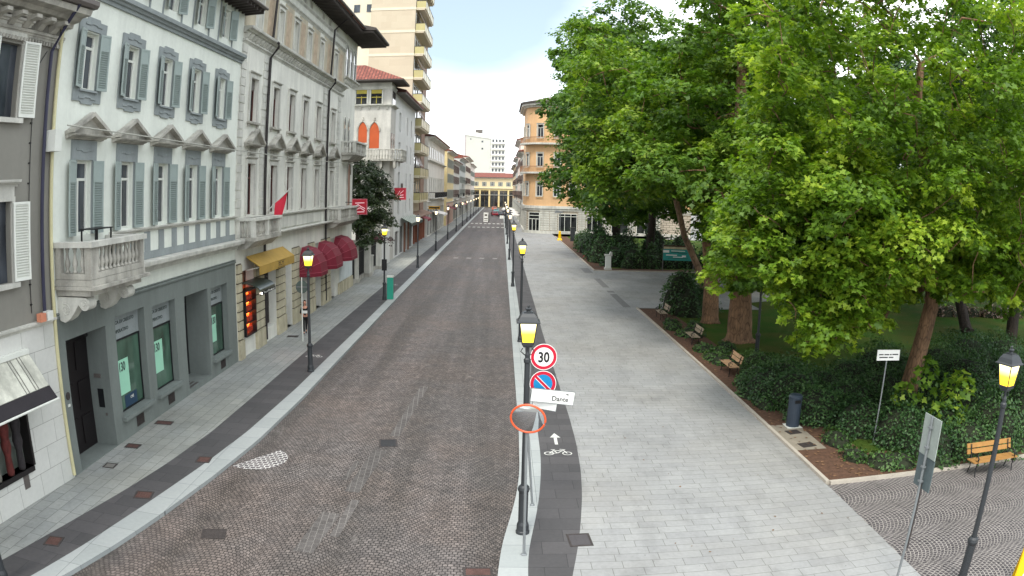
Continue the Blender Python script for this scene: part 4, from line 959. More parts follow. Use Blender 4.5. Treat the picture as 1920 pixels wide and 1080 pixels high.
mb = MB(); mb.prism([(-9.5,18.75),(1.35,18.75),(1.35,18.9),(-9.5,18.9)], -1.5, 4.0, 'y'); rf = mb.build('roof', M_eave, vl)
mb = MB(); mb.add([(-9.5,-1.5,18.9),(1.4,-1.5,18.9),(1.4,4.1,18.9),(-9.5,4.1,18.9),(-3.2,1.4,20.9),(-9.5,1.4,20.9)], [(0,1,4,5),(1,2,4),(2,3,5,4),(3,0,5)]); mb.build('tiles', brickmat('villa_tiles', (158, 92, 76), (126, 68, 56), (74, 40, 34), .26, .34, 90, .05, bmp=1.0), rf)
def warch(w, h, z, y, mat, nm, d=.02):
    mb = MB(); mb.prism([(y+a, z+b) for a, b in lancet(w, h)], .003, d, 'x'); facey(mb); return mb.build(nm, mat, vl)
for y, z, w, h in ((-2.95,12.35,.95,2.2),(-1.7,11.75,1.05,2.75)):
    warch(w, h, z, y, pm('red_shutter', (176, 78, 34), rough=.6, var=.12), 'arched_shutter')
    mb = MB(); pts = lancet(w+.12, h+.1); mb.tube([(.04, y+a, z+b) for a, b in pts[2:]+[pts[0]]], .09, 6, cap=False); mb.lathe([(.06,0),(.1,.1),(.14,.22),(.05,.3),(.1,.4)], 8, (.06,y,z+h+.05)); facey(mb); mb.build('arch_moulding', M_stone, vl)
for y in (-3.2, -1.6):
    mb = MB(); mb.box(.0,.02,y-.6,y+.6,16.45,18.0); facey(mb); o = mb.build('window', M_glasd, vl)
    mb = MB(); mb.box(.02,.05,y-.55,y+.55,17.55,17.95); mb.box(.02,.06,y-.04,y+.04,16.45,17.3); mb.box(.02,.05,y-.55,y+.55,17.1,17.2); facey(mb); mb.build('yellow_blind', pm('yellow_blind', (170, 156, 70)), o)
    mb = MB(); mb.box(.02,.12,y-.72,y-.58,16.45,17.9); mb.box(.02,.12,y+.58,y+.72,16.45,17.9); mb.box(.02,.12,y-.72,y+.72,17.98,18.05); facey(mb); mb.build('colonnette', M_stone2, o)
# curved corner balcony
bl = bpy.data.objects.new('balcony', None); COL.objects.link(bl); bl.parent = vl; bl.location = (0,0,10.6)
path = [(-2.4,-1.1),(-.6,-1.25),(.6,-1.1),(1.25,-.4),(1.35,.6),(1.3,3.2)]
mb = MB(); mb.prism([(-3.2,-.02),(-3.2,-1.1)]+path[1:]+[(.02,3.2),(.02,-.02)], -.2, 0, 'z'); mb.build('slab', M_stone, bl)
mb = MB(); mb.tube([(x,y,.95) for x,y in [(-3.2,-1.1)]+path], .07, 6); mb.build('handrail', M_stone, bl)
mb = MB()
pth = [(-3.2,-1.1)]+path
for (a, b) in zip(pth, pth[1:]):
    n = max(2, int(math.hypot(b[0]-a[0], b[1]-a[1])/.28))
    for i in range(n):
        u = i/n; mb.lathe([(.07,0),(.05,.1),(.09,.35),(.05,.6),(.07,.9)], 6, (a[0]+(b[0]-a[0])*u, a[1]+(b[1]-a[1])*u, 0))
mb.build('balusters', M_stone, bl)
mb = MB()
for x in (-2.4,-.9,.5): mb.prism([(x,-.2),(x+.25,-.2),(x+.25,-.8),(x+.12,-1.0),(x,-.8)], -1.0, -.0, 'y')
mb.build('corbels', M_stone, bl)
# lower block of the villa with arches seen through the garden
mb = MB(); mb.box(.0,.02,.6,1.4,11.4,13.4); mb.box(0,.02,2.2,2.9,11.4,13.4); mb.box(0,.02,.8,2.8,16.5,17.9); mb.build('window', M_glasd, vl)

# garden wall, pillars and gate between the ornate building and the villa
def pillar(y, w, h, label, x=XF-.1):
    t = thing('gate_pillar', label, 'pillar', (x, y, 0), group='stone gate pillars')
    mb = MB(); mb.box(-w/2,w/2,-w/2,w/2,.3,h); mb.build('shaft', M_stone2, t)
    mb = MB(); mb.box(-w/2-.08,w/2+.08,-w/2-.08,w/2+.08,0,.3); mb.build('base', M_stone, t)
    mb = MB(); mb.box(-w/2-.1,w/2+.1,-w/2-.1,w/2+.1,h,h+.14); mb.box(-w/2,w/2,-w/2,w/2,h+.14,h+.3); mb.build('cap', M_stone, t)
pillar(59.7, .55, 3.1, 'slim stone gate pillar nearest the ornate building, with ivy at its head')
pillar(64.2, .95, 4.0, 'thick stone gate pillar under the evergreen tree')
pillar(70.5, .85, 3.7, 'stone gate pillar next to the white wall of the villa')
gt = thing('iron_gate', 'dark iron railing gate between the stone pillars under the tree', 'gate', (XF-.1, 0, 0))
for a, b in ((57.85,59.4),(60.0,63.7),(64.7,70.0)):
    mb = MB(); mb.box(-.03,.03,a,b,.35,.42); mb.box(-.03,.03,a,b,2.3,2.37)
    n = int((b-a)/.16)
    for i in range(n+1): y = a+(b-a)*i/n; mb.box(-.015,.015,y-.015,y+.015,.1,2.75)
    mb.build('railing', M_black, gt)
    mb = MB(); mb.box(-.1,.1,a,b,0,.34); mb.build('kerb_stone', M_stone, gt)
mb = MB(); mb.box(-.35,0,0,6.2,0,3.1); mb.box(-.4,.05,0,6.2,3.1,3.3); mb.box(-.3,.04,.0,.3,0,3.4)
o = mb.build('garden_wall', M_white, None, (XF+.15, 71.2, 0)); tag(o, 'smooth white garden wall in front of the villa', 'wall')
mb = MB(); mb.box(0,.4,0,.6,0,1.6); mb.box(-.02,.44,-.04,.64,1.6,1.7); o = mb.build('meter_cabinet', M_stone2, None, (XF-.05, 65.5, 0)); tag(o, 'pale stone meter cabinet standing by the gate pillars', 'cabinet')

# ---------- generic street house ----------
def tmpl_window(w, h, frame_mat, pane_mat, surr_mat=None, shut=None, sill=True, hood=False, sh_open=True):
    subs = [('pane', pane_mb(w, h).mesh('pane', pane_mat))]
    if surr_mat: subs.append(('surround', (surr(w, h, .14) if hood else (lambda m: (m.box(0,.05,-w/2-.13,-w/2,0,h), m.box(0,.05,w/2,w/2+.13,0,h), m.box(0,.05,-w/2-.13,w/2+.13,h,h+.14), m)[3])(MB())).mesh('surround', surr_mat), [], (.18,0,0)))
    if sill: subs.append(('sill', (lambda m: (m.box(0,.12,-w/2-.12,w/2+.12,-.1,-.001), m)[1])(MB()).mesh('sill', surr_mat or M_stone2), [], (.18,0,0)))
    if shut:
        def sm_(s): 
            m = MB(); m.box(0,.04,0,w/2-.01,0,h) if s > 0 else m.box(0,.04,-w/2+.01,0,0,h)
            for k_ in range(int(h/.2)): 
                a, b = (.05, w/2-.06) if s > 0 else (-w/2+.06, -.05)
                m.box(.04,.052,a,b,.08+k_*.2,.2+k_*.2)
            return m.mesh('shutter', shut)
        subs += [('shutter', sm_(1), [], (.2, w/2+.02, 0), R(-6)), ('shutter', sm_(-1), [], (.2, -w/2-.02, 0), R(6))]
    return ('window', frame_mb(w, h, f=.06, transom=.25).mesh('window', frame_mat), subs)
def house(label, loc, rz, L_, H_, depth, wallm, rows, ncol, groundz, shop_cols, roofm=M_tile, cornice_z=(), eave=.6, T=None, stone=M_stone2, win=(1.0,1.7), name='town_house', balc=(), groundm=None, group=None, margin=1.2, roofh=1.6, shopm=None):
    t = thing(name, label, 'building', loc, rz, group)
    cols = [margin+(L_-2*margin)*(i+.5)/ncol for i in range(ncol)]
    holes = [(c-win[0]/2, c+win[0]/2, z, z+win[1]) for z in rows for c in cols]
    gh = []
    if shop_cols:
        w = (L_-1.0)/shop_cols; gh = [(.5+w*i+.35, .5+w*(i+1)-.35, .05, groundz-.9) for i in range(shop_cols)]
    mb = MB(); mb.wall(0, L_, groundz, H_, holes, rev=.2)
    mb.quad((0,0,0),(-depth,0,0),(-depth,0,H_),(0,0,H_)); mb.quad((0,L_,0),(0,L_,H_),(-depth,L_,H_),(-depth,L_,0)); mb.quad((-depth,0,0),(-depth,L_,0),(-depth,L_,H_),(-depth,0,H_)); mb.quad((0,0,H_),(0,L_,H_),(-depth,L_,H_),(-depth,0,H_))
    mb.build('wall', wallm, t)
    mb = MB(); mb.wall(0, L_, 0, groundz, gh, rev=.35, x=.04); mb.quad((.04,0,groundz),(.04,L_,groundz),(0,L_,groundz),(0,0,groundz)); mb.quad((.04,0,0),(0,0,0),(0,0,groundz),(.04,0,groundz)); mb.build('ground_floor', groundm or stone, t)
    for (a, b, c, d) in gh:
        mb = MB(); f = .07; mb.box(0,.05,-(b-a)/2,-(b-a)/2+f,0,d-c); mb.box(0,.05,(b-a)/2-f,(b-a)/2,0,d-c); mb.box(0,.05,-(b-a)/2,(b-a)/2,d-c-.6,d-c-.5); mb.box(0,.05,-f/2,f/2,0,d-c-.6)
        o = mb.build('shop_front', shopm or M_gutter, t, (-.3, (a+b)/2, c)); mb = MB(); mb.box(-.02,.01,-(b-a)/2,(b-a)/2,0,d-c); mb.build('pane', M_glasd, o)
    T = T or tmpl_window(win[0], win[1], M_frame, M_glass, stone)
    for z in rows:
        for c in cols: place(T, t, (-.18, c, z))
    mb = MB(); cornice(0, L_, H_-.45, H_-.05, eave, mb)
    for z, d in cornice_z: cornice(0, L_, z, z+.25, d, mb)
    mb.build('cornice', stone, t)
    mb = MB(); mb.prism([(-depth-.3,H_-.04),(eave+.15,H_-.04),(eave+.2,H_+.1),(-depth/2,H_+roofh),(-depth-.3,H_+.1)], -.15, L_+.15, 'y'); mb.build('roof', roofm, t)
    for (y0, y1, z, D_) in balc:
        b = bpy.data.objects.new('balcony', None); COL.objects.link(b); b.parent = t; b.location = (0, y0, z)
        mb = MB(); mb.box(.05,D_,0,y1-y0,-.15,0); mb.build('slab', stone, b)
        mb = MB(); mb.box(D_-.06,D_,0,y1-y0,.85,.93)
        n = int((y1-y0)/.2)
        for i in range(n+1): mb.box(D_-.04,D_-.02,(y1-y0)*i/n-.012,(y1-y0)*i/n+.012,0,.85)
        for y in (0, y1-y0-.03): 
            mb.box(.05,D_,y,y+.03,.85,.93)
            for i in range(4): mb.box(.1+i*.2,.12+i*.2,y,y+.03,0,.85)
        mb.build('railing', M_black, b)
    return t

# ---------- white narrow house next to the villa ----------
M_grn = pm('green_awning_canvas', (96, 112, 96), var=.25, scale=3)
wh = thing('white_house', 'narrow flat white house with small windows beside the villa', 'building', (XF, 80.9, 0))
LH = 18.3
WC = [(84.6-80.9, 1.5), (91.3-80.9, .9), (95.3-80.9, .9)]
hw = [(y-w/2, y+w/2, z, z+h) for (y, w) in WC for z, h in ((14.0, 2.2), (10.6, 2.2), (7.2, 2.2), (4.6, 1.7))]
mb = MB(); mb.wall(0, LH, 0, 18.2, hw+[(1.2, 4.2, .02, 2.8), (5.2, 8.6, .02, 3.2), (9.4, 12.4, .02, 3.2), (13, 17.5, .02, 3.2)], rev=.25)
mb.quad((0,0,0),(-9,0,0),(-9,0,18.2),(0,0,18.2)); mb.quad((0,LH,0),(0,LH,18.2),(-9,LH,18.2),(-9,LH,0)); mb.quad((0,0,18.2),(0,LH,18.2),(-9,LH,18.2),(-9,0,18.2)); mb.build('wall', M_white, wh)
for i, (y, w) in enumerate(WC):
    for z, h in ((14.0, 2.2), (10.6, 2.2), (7.2, 2.2), (4.6, 1.7)):
        o = frame_mb(w, h).build('window', M_frame, wh, (-.22, y, z)); pane_mb(w, h).build('pane', M_glass, o)
        if i == 0 and z > 5 and z < 14: 
            mb = MB(); mb.box(.22,.62,-w/2-.1,w/2+.1,-.1,0); mb.box(.6,.62,-w/2-.1,w/2+.1,.9,.95)
            for k_ in range(9): yy3 = -w/2-.1+k_*(w+.2)/8; mb.box(.6,.615,yy3-.01,yy3+.01,0,.9)
            mb.box(.57,.6,-w/2,w/2,0,.88); mb.build('window_guard', pm('brown_mesh', (96, 84, 78)), o)
mb = MB(); mb.prism([(-9.3,18.2),(1.1,18.1),(1.15,18.2),(1.1,18.35),(-4.5,19.9),(-9.3,18.6)], -.3, LH+.1, 'y'); rf = mb.build('roof', M_tile, wh)
mb = MB(); mb.box(.0,1.05,-.25,LH,17.95,18.09); mb.build('soffit', M_soffit, rf)
for a, b in ((1.2,4.2),(5.2,8.6),(9.4,12.4),(13,17.5)):
    mb = MB(); mb.box(0,.05,0,.08,0,3.1 if a > 2 else 2.75); mb.box(0,.05,b-a-.08,b-a,0,3.1 if a > 2 else 2.75); mb.box(0,.05,.08,b-a-.08,2.3,2.4); mb.box(0,.05,(b-a)/2-.04,(b-a)/2+.04,0,2.3)
    o = mb.build('shop_front', M_gutter, wh, (-.24, a, .03)); mb = MB(); mb.box(-.03,.01,0,b-a,0,3.1 if a > 2 else 2.75); mb.build('pane', M_glasd, o)
mb = MB()
for y in (9.0, 12.7): mb.box(.0,.18,y-.25,y+.15,0,3.5)
mb.build('reddish_piers', pm('red_brown_stone', (150, 106, 86), var=.2), wh)
aw = thing('awning', 'long striped green grey awning on the white narrow house', 'awning', (XF, 86.6, 0))
mb = MB(); mb.prism([(.05,4.15),(.1,4.2),(1.35,3.55),(1.33,3.5)], 0, 12.4, 'y'); mb.build('canopy', M_grn, aw)
mb = MB(); mb.prism([(1.33,3.5),(1.36,3.52),(1.36,3.2),(1.33,3.2)], 0, 12.4, 'y'); mb.build('valance', pm('dark_green_valance', (52, 60, 50)), aw)
mb = MB()
for i in range(9): mb.prism([(.11,4.205),(1.36,3.555),(1.36,3.57),(.11,4.22)], .3+i*1.4, .75+i*1.4, 'y')
mb.build('stripe', M_frame, aw)

# ---------- residential tower ----------
M_tow = brickmat('beige_tower_tiles', (190, 178, 156), (185, 172, 150), (176, 164, 142), 1.4, .9, axis='xz', mort=.004, bmp=.05, patch=.05, var=.06)
M_band = pm('cream_band', (212, 202, 178), var=.08)
M_brn = pm('brown_panel', (128, 104, 88), var=.15)
tw = thing('tower_block', 'tall beige residential tower with cream bands and stacked street balconies', 'building', (-12.1, 99.6, 0))
mb = MB(); mb.box(-6.2,-.02,0,17.2,3.6,47); mb.build('wall', M_tow, tw)
mb = MB(); mb.box(-14.5,-6.22,5.0,20,0,48); mb.build('rear_wing', pm('light_cream_render', (214, 206, 186), var=.06), tw)
mb = MB()
FZ = [6.0+3.33*i for i in range(13)]
for z in FZ: mb.box(-6.25,.02,-.05,17.25,z-.32,z+.05)
mb.build('cream_bands', M_band, tw)
mb = MB()
for k_ in range(4): mb.box(-13.5+k_*1.9, -12.6+k_*1.9, 4.93, 5.0, 30, 31.2); mb.box(-13.5+k_*1.9, -12.6+k_*1.9, 4.93, 5.0, 33.4, 34.6)
mb.build('small_windows', M_glass, tw)
m1 = MB(); m1.box(.02,1.35,0,11.5,-.14,0); m1.box(.02,1.2,.05,11.45,-.32,-.145)
slab_me = m1.mesh('balcony', M_band)
m2 = MB(); m2.box(1.28,1.33,0.05,11.45,.02,1.0); m2.box(.05,1.28,.05,.09,.02,1.0); m2.box(.05,1.28,5.7,5.74,.02,1.0); par_me = m2.mesh('parapet', pm('ochre_glass_parapet', (176, 166, 116), rough=.3, var=.1))
m3 = MB(); m3.box(1.30,1.37,.0,11.5,1.0,1.07); m3.box(.05,1.3,.03,.1,1.0,1.07)
for y in (.05, 2.3, 4.6, 6.9, 9.2, 11.42): m3.box(1.33,1.36,y,y+.05,-.1,1.0)
rail_me = m3.mesh('railing', M_black)
m4 = MB(); m4.box(.0,.03,.2,5.4,.0,2.6); m4.box(.0,.03,6.1,11.2,.0,2.6); door_me = m4.mesh('glazed_door', M_glass)
m5 = MB()
for y in (.3, 3.0, 5.2, 6.2, 8.6, 11.0): m5.box(.03,.08,y,y+.08,0,2.6)
m5.box(.03,.07,.3,5.3,2.2,2.28); curt_me = m5.mesh('door_frame', M_frame)
m6 = MB(); m6.prism([(1.25,1.1),(1.3,1.1),(.5,2.7),(.45,2.7)], .3, .35, 'y'); m6.prism([(1.25,1.6),(1.3,1.6),(.9,2.7),(.85,2.7)], 2.9, 2.95, 'y'); m6.quad((1.3,.3,1.3),(1.3,4.9,1.3),(.4,4.9,2.85),(.4,.3,2.85)); m6.quad((.4,.3,2.84),(.4,4.9,2.84),(1.3,4.9,1.29),(1.3,.3,1.29))
blind_me = m6.mesh('sun_blind', pm('greyish_blind', (150, 140, 136), var=.3, scale=4))
for i, z in enumerate(FZ):
    b = link('balcony', slab_me, tw, (0, .15, z)); link('parapet', par_me, b); link('railing', rail_me, b); link('glazed_door', door_me, b); link('door_frame', curt_me, b)
    if i % 2: link('sun_blind', blind_me, b)
mb = MB(); mb.box(.0,.10,11.8,17.1,4.4,46); mb.build('brown_cladding', M_brn, tw)
mb = MB(); mb.box(-6.2,-.3,0,17.2,0,3.6); mb.build('ground_floor', pm('red_brown_panel', (140, 88, 70), var=.2), tw)
mb = MB()
for i in range(6): y = .2+i*3.3; mb.box(-.3,.35,y,y+.35,0,3.6)
mb.build('piers', pm('terracotta_pier', (158, 100, 78), var=.15), tw)
mb = MB(); mb.box(-.3,-.25,.6,17,.1,3.2); mb.build('shop_glass', M_glasd, tw)
mb = MB(); mb.prism([(.02,3.9),(1.5,3.75),(1.5,3.9),(.02,4.4)], 0, 17.2, 'y'); mb.build('canopy', M_brn, tw)
mb = MB(); mb.box(-4,-2,6,9,47.02,49.5); mb.build('lift_house', M_band, tw)

# ---------- palazzo with arcaded upper windows ----------
M_pal = pm('palazzo_stucco', (206, 203, 194), var=.1, scale=.5, streak=.15)
TP = tmpl_window(1.0, 2.6, M_gutter, M_glass, M_stone2, None, True, True)
house('grey white palazzo with a tall first floor of arched windows and a carved balcony', (XF, 117.8, 0), 0, 34.5, 15.9, 12, M_pal, (6.6,), 9, 5.3, 7, cornice_z=((5.3,.35),(11.9,.5)), eave=1.0, T=TP, win=(1.0,2.6), name='palazzo', balc=((3,30,6.1,1.0),))
pz = [o for o in bpy.data.objects if o.name.startswith('palazzo')][-1]
mb = MB()
for i in range(9): y = 1.2+(34.5-2.4)*(i+.5)/9; mb.box(.01,.06,y-.35,y+.35,12.6,14.3)
mb.build('attic_panes', M_glass, pz)
# ---------- yellow corner house, then the run of town houses ----------
M_yelw = pm('pale_yellow_render', (220, 202, 152), var=.07, scale=.4, streak=.08)
M_pch = pm('peach_render', (226, 198, 160), var=.07, scale=.4)
M_lgr = pm('light_grey_render', (204, 204, 196), var=.1, scale=.4, streak=.1)
TS = tmpl_window(1.0, 1.8, M_frame, M_glass, M_stone2, pm('grey_green_shutter', (140, 146, 138)))
TB = tmpl_window(1.0, 1.8, M_frame, M_glass, M_stone2, pm('brown_shutter', (110, 92, 84)))
house('pale yellow town house with a projecting blank yellow side wall', (XF+.25, 156.0, 0), 0, 22, 15.6, 11, M_yelw, (5.6, 9.0, 12.2), 6, 4.6, 5, T=TS, cornice_z=((4.6,.25),), eave=.9, groundm=pm('pinkish_ground_floor', (206, 176, 160), var=.1))
house('light grey town house right of the yellow one, with stone window surrounds', (XF, 178.2, 0), 0, 28, 14.3, 11, M_lgr, (5.6, 8.9, 11.6), 8, 4.6, 6, T=TB, cornice_z=((4.6,.25),), eave=.8, balc=((9,15,5.4,.9),))
house('grey town house with a long iron balcony, in the far left row', (XF, 206.4, 0), 0, 34, 16.2, 11, pm('soft_grey_render', (192, 196, 190), var=.1, scale=.4, streak=.12), (5.8, 9.4, 12.8), 9, 4.8, 7, T=TS, cornice_z=((4.8,.3),), eave=.9, balc=((4,12,5.6,1.0),(16,24,9.2,1.0)))
house('tall cream town house near the end of the left row', (XF, 240.6, 0), 0, 40, 18.0, 11, pm('cream_render', (218, 212, 196), var=.08, scale=.4, streak=.1), (5.8, 9.6, 13.4), 10, 4.8, 8, T=TB, cornice_z=((4.8,.3),(9.0,.2)), eave=.9, balc=((4,14,5.6,1.0),))
house('last pale house of the left row before the orange building', (XF, 280.8, 0), 0, 42, 17.0, 11, pm('grey_pink_render', (206, 196, 186), var=.08, scale=.4), (5.6, 9.2, 12.8), 10, 4.6, 8, T=TS, eave=.8, balc=((6,16,5.6,1.0),))
# end of the street: long orange yellow building and the grey apartment slab behind it
M_org = pm('orange_yellow_render', (216, 198, 160), var=.06, scale=.3)
house('low orange yellow building with a red roof closing the end of the street', (-14, 332, 0), R(-90), 34, 13.0, 14, M_org, (9.2,), 9, 8.2, 8, T=TS, cornice_z=((8.0,.5),(5.2,.3)), eave=1.0, groundm=pm('deep_yellow_render', (212, 192, 140), var=.1), roofh=2.2, shopm=pm('ochre_doors', (150, 128, 92)))
ap = thing('apartment_slab', 'tall pale grey apartment slab with a blank gable and tiers of balconies', 'building', (-20.2, 420, 0))
M_ap = pm('slab_grey', (190, 190, 182), var=.06, scale=.1); M_apw = pm('slab_white', (214, 213, 205), var=.06, scale=.1)
mb = MB(); mb.box(0,13.6,0,20,0,38.0); mb.build('gable_wall', M_ap, ap)
mb = MB(); mb.box(-.6,0,.2,20,0,38.5); mb.build('side_strip', pm('mauve_strip', (168, 156, 156)), ap)
mb = MB(); mb.box(13.62,22,.6,20,0,36.0); mb.build('balcony_wall', M_apw, ap)
mb = MB(); mb.prism([(-.8,38),(13.8,36.0),(13.8,37),(6,39.6),(-.8,39)], -.3, 20.2, 'y'); mb.build('roof', M_apw, ap)
mb = MB(); mb.box(5,9,3,7,39.6,41.4); mb.box(6.8,6.9,4,4.1,41.4,43.5); mb.build('roof_hut', M_gutter, ap)
mb = MB()
for k_ in range(10): mb.box(14.3,21.6,-.5,.6,3.3*k_+3.6,3.3*k_+4.5)
mb.build('balcony_fronts', M_apw, ap)
mb = MB()
for k_ in range(10):
    for j in range(4): x = 14.6+j*1.85; mb.box(x,x+1.0,.5,.62,3.3*k_+4.5,3.3*k_+6.2)
mb.build('windows', M_glass, ap)
mb = MB(); mb.box(8.6,9.6,-.05,.0,34,35); mb.box(2.4,2.9,-.05,0,35.5,36.2); mb.box(8.7,9.6,-.05,0,30,31); mb.build('gable_windows', M_glass, ap)

# ---------- right side of the far street ----------
M_pink = pm('pale_pink_render', (226, 206, 192), var=.06, scale=.4)
RX = 4.3
def rhouse(label, y0, y1, H_, m, rows, n, **kw):
    house(label, (RX, y1, 0), R(180), y1-y0, H_, 11, m, rows, n, 4.6, max(2, n-2), T=TB, **kw)
rhouse('pale pink tall house behind the orange corner building', 153, 176, 15.5, M_lgr, (5.6, 9.0, 12.2), 6, eave=1.0, balc=((3,9,5.4,1.0),(12,20,8.8,1.0)))
rhouse('pinkish house in the far right row', 176.3, 205, 19.5, M_pink, (5.6, 9.4, 13.2), 7, eave=.8, balc=((4,12,5.4,1.0),))
rhouse('narrow grey house in the far right row', 205.3, 236, 16.5, M_lgr, (5.6, 9.2, 12.6), 7, eave=.8, balc=((4,14,9.0,1.0),))
rhouse('last pale house of the far right row', 236.3, 290, 15.5, M_pch, (5.6, 9.2, 12.2), 12, eave=.8)
house('distant tall pinkish white house seen above the right row', (10, 262, 0), R(-90), 12, 34.5, 12, pm('far_pink', (222, 208, 200)), (26, 30), 3, 4.6, 0, T=TB, name='town_house', roofm=M_gutter)

# rounded corner building: orange upper floors on rusticated grey ground floor
cb = thing('corner_building', 'orange corner building with curved balconies over a rusticated stone ground floor', 'building', (4.3, 133.5, 0))
M_or = pm('orange_render', (212, 172, 128), var=.07, scale=.5, streak=.06); M_rst = brickmat('banded_stone', (190, 180, 164), (178, 168, 152), (84, 76, 68), 1.1, .42, 0, .035, axis='xz', bmp=.9, patch=.12)
def plan(off, n=8, r=4.2, ext=30, back=18):
    """quarter-round corner plan: along the street (x=0) then round to the square side (y=0)"""
    pts = [(-off, back)]
    for i in range(n+1):
        a = math.pi + i/n*math.pi/2; pts.append((r+(r+off)*math.cos(a), r+(r+off)*math.sin(a)))
    pts.append((ext, -off)); return pts
def shell(mb, off, z0, z1, cap=True, **kw):
    p = plan(off, **kw); n = len(p)
    for i in range(n-1): a, b = p[i], p[i+1]; mb.quad((a[0],a[1],z0),(b[0],b[1],z0),(b[0],b[1],z1),(a[0],a[1],z1))
    if cap:
        q = p+[(30, 18)]; mb.add([(x,y,z1) for x,y in q], [tuple(range(len(q)))]); mb.add([(x,y,z0) for x,y in q], [tuple(range(len(q)-1,-1,-1))])
mb = MB(); shell(mb, 0, 4.9, 23.4); mb.build('wall', M_or, cb)
mb = MB(); shell(mb, .02, 0, 4.4); mb.build('ground_floor_wall', M_rst, cb)
mb = MB(); shell(mb, .35, 0, .5); 
mb.build('plinth', M_stone2, cb)
mb = MB()
for k_ in range(9):
    z = .62+k_*.42
    for (a, b) in ((-.1, 2.1), (4.3, 5.6), (9.3, 10.6), (13.9, 15), (18.5, 19.6), (23, 24.2)):
        if a < 4: continue
        mb.box(a, b, -.14, -.02, z, z+.34)
    p = plan(.13)
    for i in range(1, 9):
        if i in (3, 4, 5, 6): continue
        a, b = p[i], p[i+1]; q0 = plan(.03)[i]; q1 = plan(.03)[i+1]
        mb.add([(a[0],a[1],z),(b[0],b[1],z),(b[0],b[1],z+.34),(a[0],a[1],z+.34),(q0[0],q0[1],z),(q1[0],q1[1],z),(q1[0],q1[1],z+.34),(q0[0],q0[1],z+.34)], [(0,1,2,3),(0,4,5,1),(3,2,6,7),(0,3,7,4),(1,5,6,2)])
    for (a, b) in ((4.6, 5.8), (8.5, 9.8), (13, 14)): mb.box(-.14,-.02,a,b,z,z+.34)
mb.build('rusticated_bands', M_stone2, cb)
mb = MB(); shell(mb, .3, 4.4, 4.9); shell(mb, .15, 4.05, 4.39); mb.build('string_course', M_stone2, cb)
mb = MB(); shell(mb, .45, 22.6, 22.9); shell(mb, .9, 22.9, 23.3); mb.build('cornice', M_stone2, cb)
mb = MB(); p = plan(1.15); q = [(3.4, 18), (3.4, 6)]+[(6, 3.4)]+[(30, 3.4)]
shell(mb, 1.15, 23.3, 23.6); mb.build('eave', M_eave, cb)
mb = MB()
base = plan(1.0); apx = (9, 9, 26.6)
for a, b in zip(base, base[1:]): mb.add([(a[0],a[1],23.61),(b[0],b[1],23.61),apx], [(0,1,2)])
mb.build('roof', pm('grey_tiles', (120, 108, 102), var=.3, scale=3), cb)
def pt_on(off, t_):  # t_ = index position round the curve
    p = plan(off); i = int(t_); f = t_-i; a, b = p[i], p[min(i+1, len(p)-1)]; return (a[0]+(b[0]-a[0])*f, a[1]+(b[1]-a[1])*f)
# windows along the square side and round the corner
TC = tmpl_window(1.1, 2.4, M_frame, M_glass, M_stone2, None, True, True)
for z in (6.6, 11.8, 17.0):
    for x in (5.4, 8.2, 11, 14, 17, 20, 23): 
        o = place(TC, cb, (x, -.02+.0, z), R(-90)); 
    for i_, ang in ((3, 205), (6, 245)):
        a = R(ang); x, y = 4.2+4.21*math.cos(a), 4.2+4.21*math.sin(a); place(TC, cb, (x, y, z), a)
    for y in (6.5, 10, 14): place(TC, cb, (-.02, y, z), R(180))
for z in (10.9, 16.1):
    b = bpy.data.objects.new('balcony', None); COL.objects.link(b); b.parent = cb; b.location = (0, 0, z)
    mb = MB(); shell(mb, 1.1, -.3, 0, ext=7.5, back=5); mb.v = [(min(x, 7.5), min(y, 5), z_) for x, y, z_ in mb.v]; mb.build('slab', M_stone2, b)
    mb = MB(); pp = plan(1.0, ext=7.4, back=5); mb.tube([(x,y,1.0) for x, y in pp], .06, 6)
    for a, c in zip(pp, pp[1:]):
        n = max(1, int(math.hypot(c[0]-a[0], c[1]-a[1])/.22))
        for i in range(n): u = i/n; x, y = a[0]+(c[0]-a[0])*u, a[1]+(c[1]-a[1])*u; mb.box(x-.03,x+.03,y-.03,y+.03,0,.97)
    mb.build('railing', pm('rusty_balustrade', (150, 112, 84)), b)
# shop doors and windows of the ground floor
def cdoor(x0, x1, z1, parts=2, label=None):
    mb = MB(); f = .09; mb.box(x0,x1,-.19,-.06,z1-.55,z1-.46); mb.box(x0,x0+f,-.2,-.05,.3,z1); mb.box(x1-f,x1,-.2,-.05,.3,z1); mb.box(x0,x1,-.2,-.05,z1-f,z1); mb.box(x0,x1,-.2,-.05,.3,.38)
    for i in range(1, parts): xm = x0+(x1-x0)*i/parts; mb.box(xm-.04,xm+.04,-.19,-.06,.3,z1)
    o = mb.build('shop_window', M_frame, cb); mb = MB(); mb.box(x0+.02,x1-.02,-.1,-.03,.32,z1-.02); mb.build('pane', M_glasd, o)
cdoor(5.8, 9.1, 3.6, 3); cdoor(10.8, 13.7, 3.6, 3); cdoor(15.2, 18.3, 3.6, 2); cdoor(19.8, 22.8, 3.6, 2)
mb = MB()
pa, pb = pt_on(.16, 4.2), pt_on(.16, 7.0)
d = Vector((pb[0]-pa[0], pb[1]-pa[1])); 
for s, z0, z1, w in ((0,.3,3.7,.06),(1/3,.3,2.5,.05),(2/3,.3,2.5,.05),(1-.03,.3,3.7,.06)):
    a = Vector(pa)+d*s; c = Vector(pa)+d*(s+w/1.6); n_ = Vector((d.y, -d.x)).normalized()*-.0
    nn = Vector((-1, -1)).normalized()*.12
    mb.add([(a.x,a.y,z0),(c.x,c.y,z0),(c.x,c.y,z1),(a.x,a.y,z1),(a.x+nn.x,a.y+nn.y,z0),(c.x+nn.x,c.y+nn.y,z0),(c.x+nn.x,c.y+nn.y,z1),(a.x+nn.x,a.y+nn.y,z1)], [(4,5,6,7),(0,4,7,3),(1,2,6,5),(3,7,6,2)])
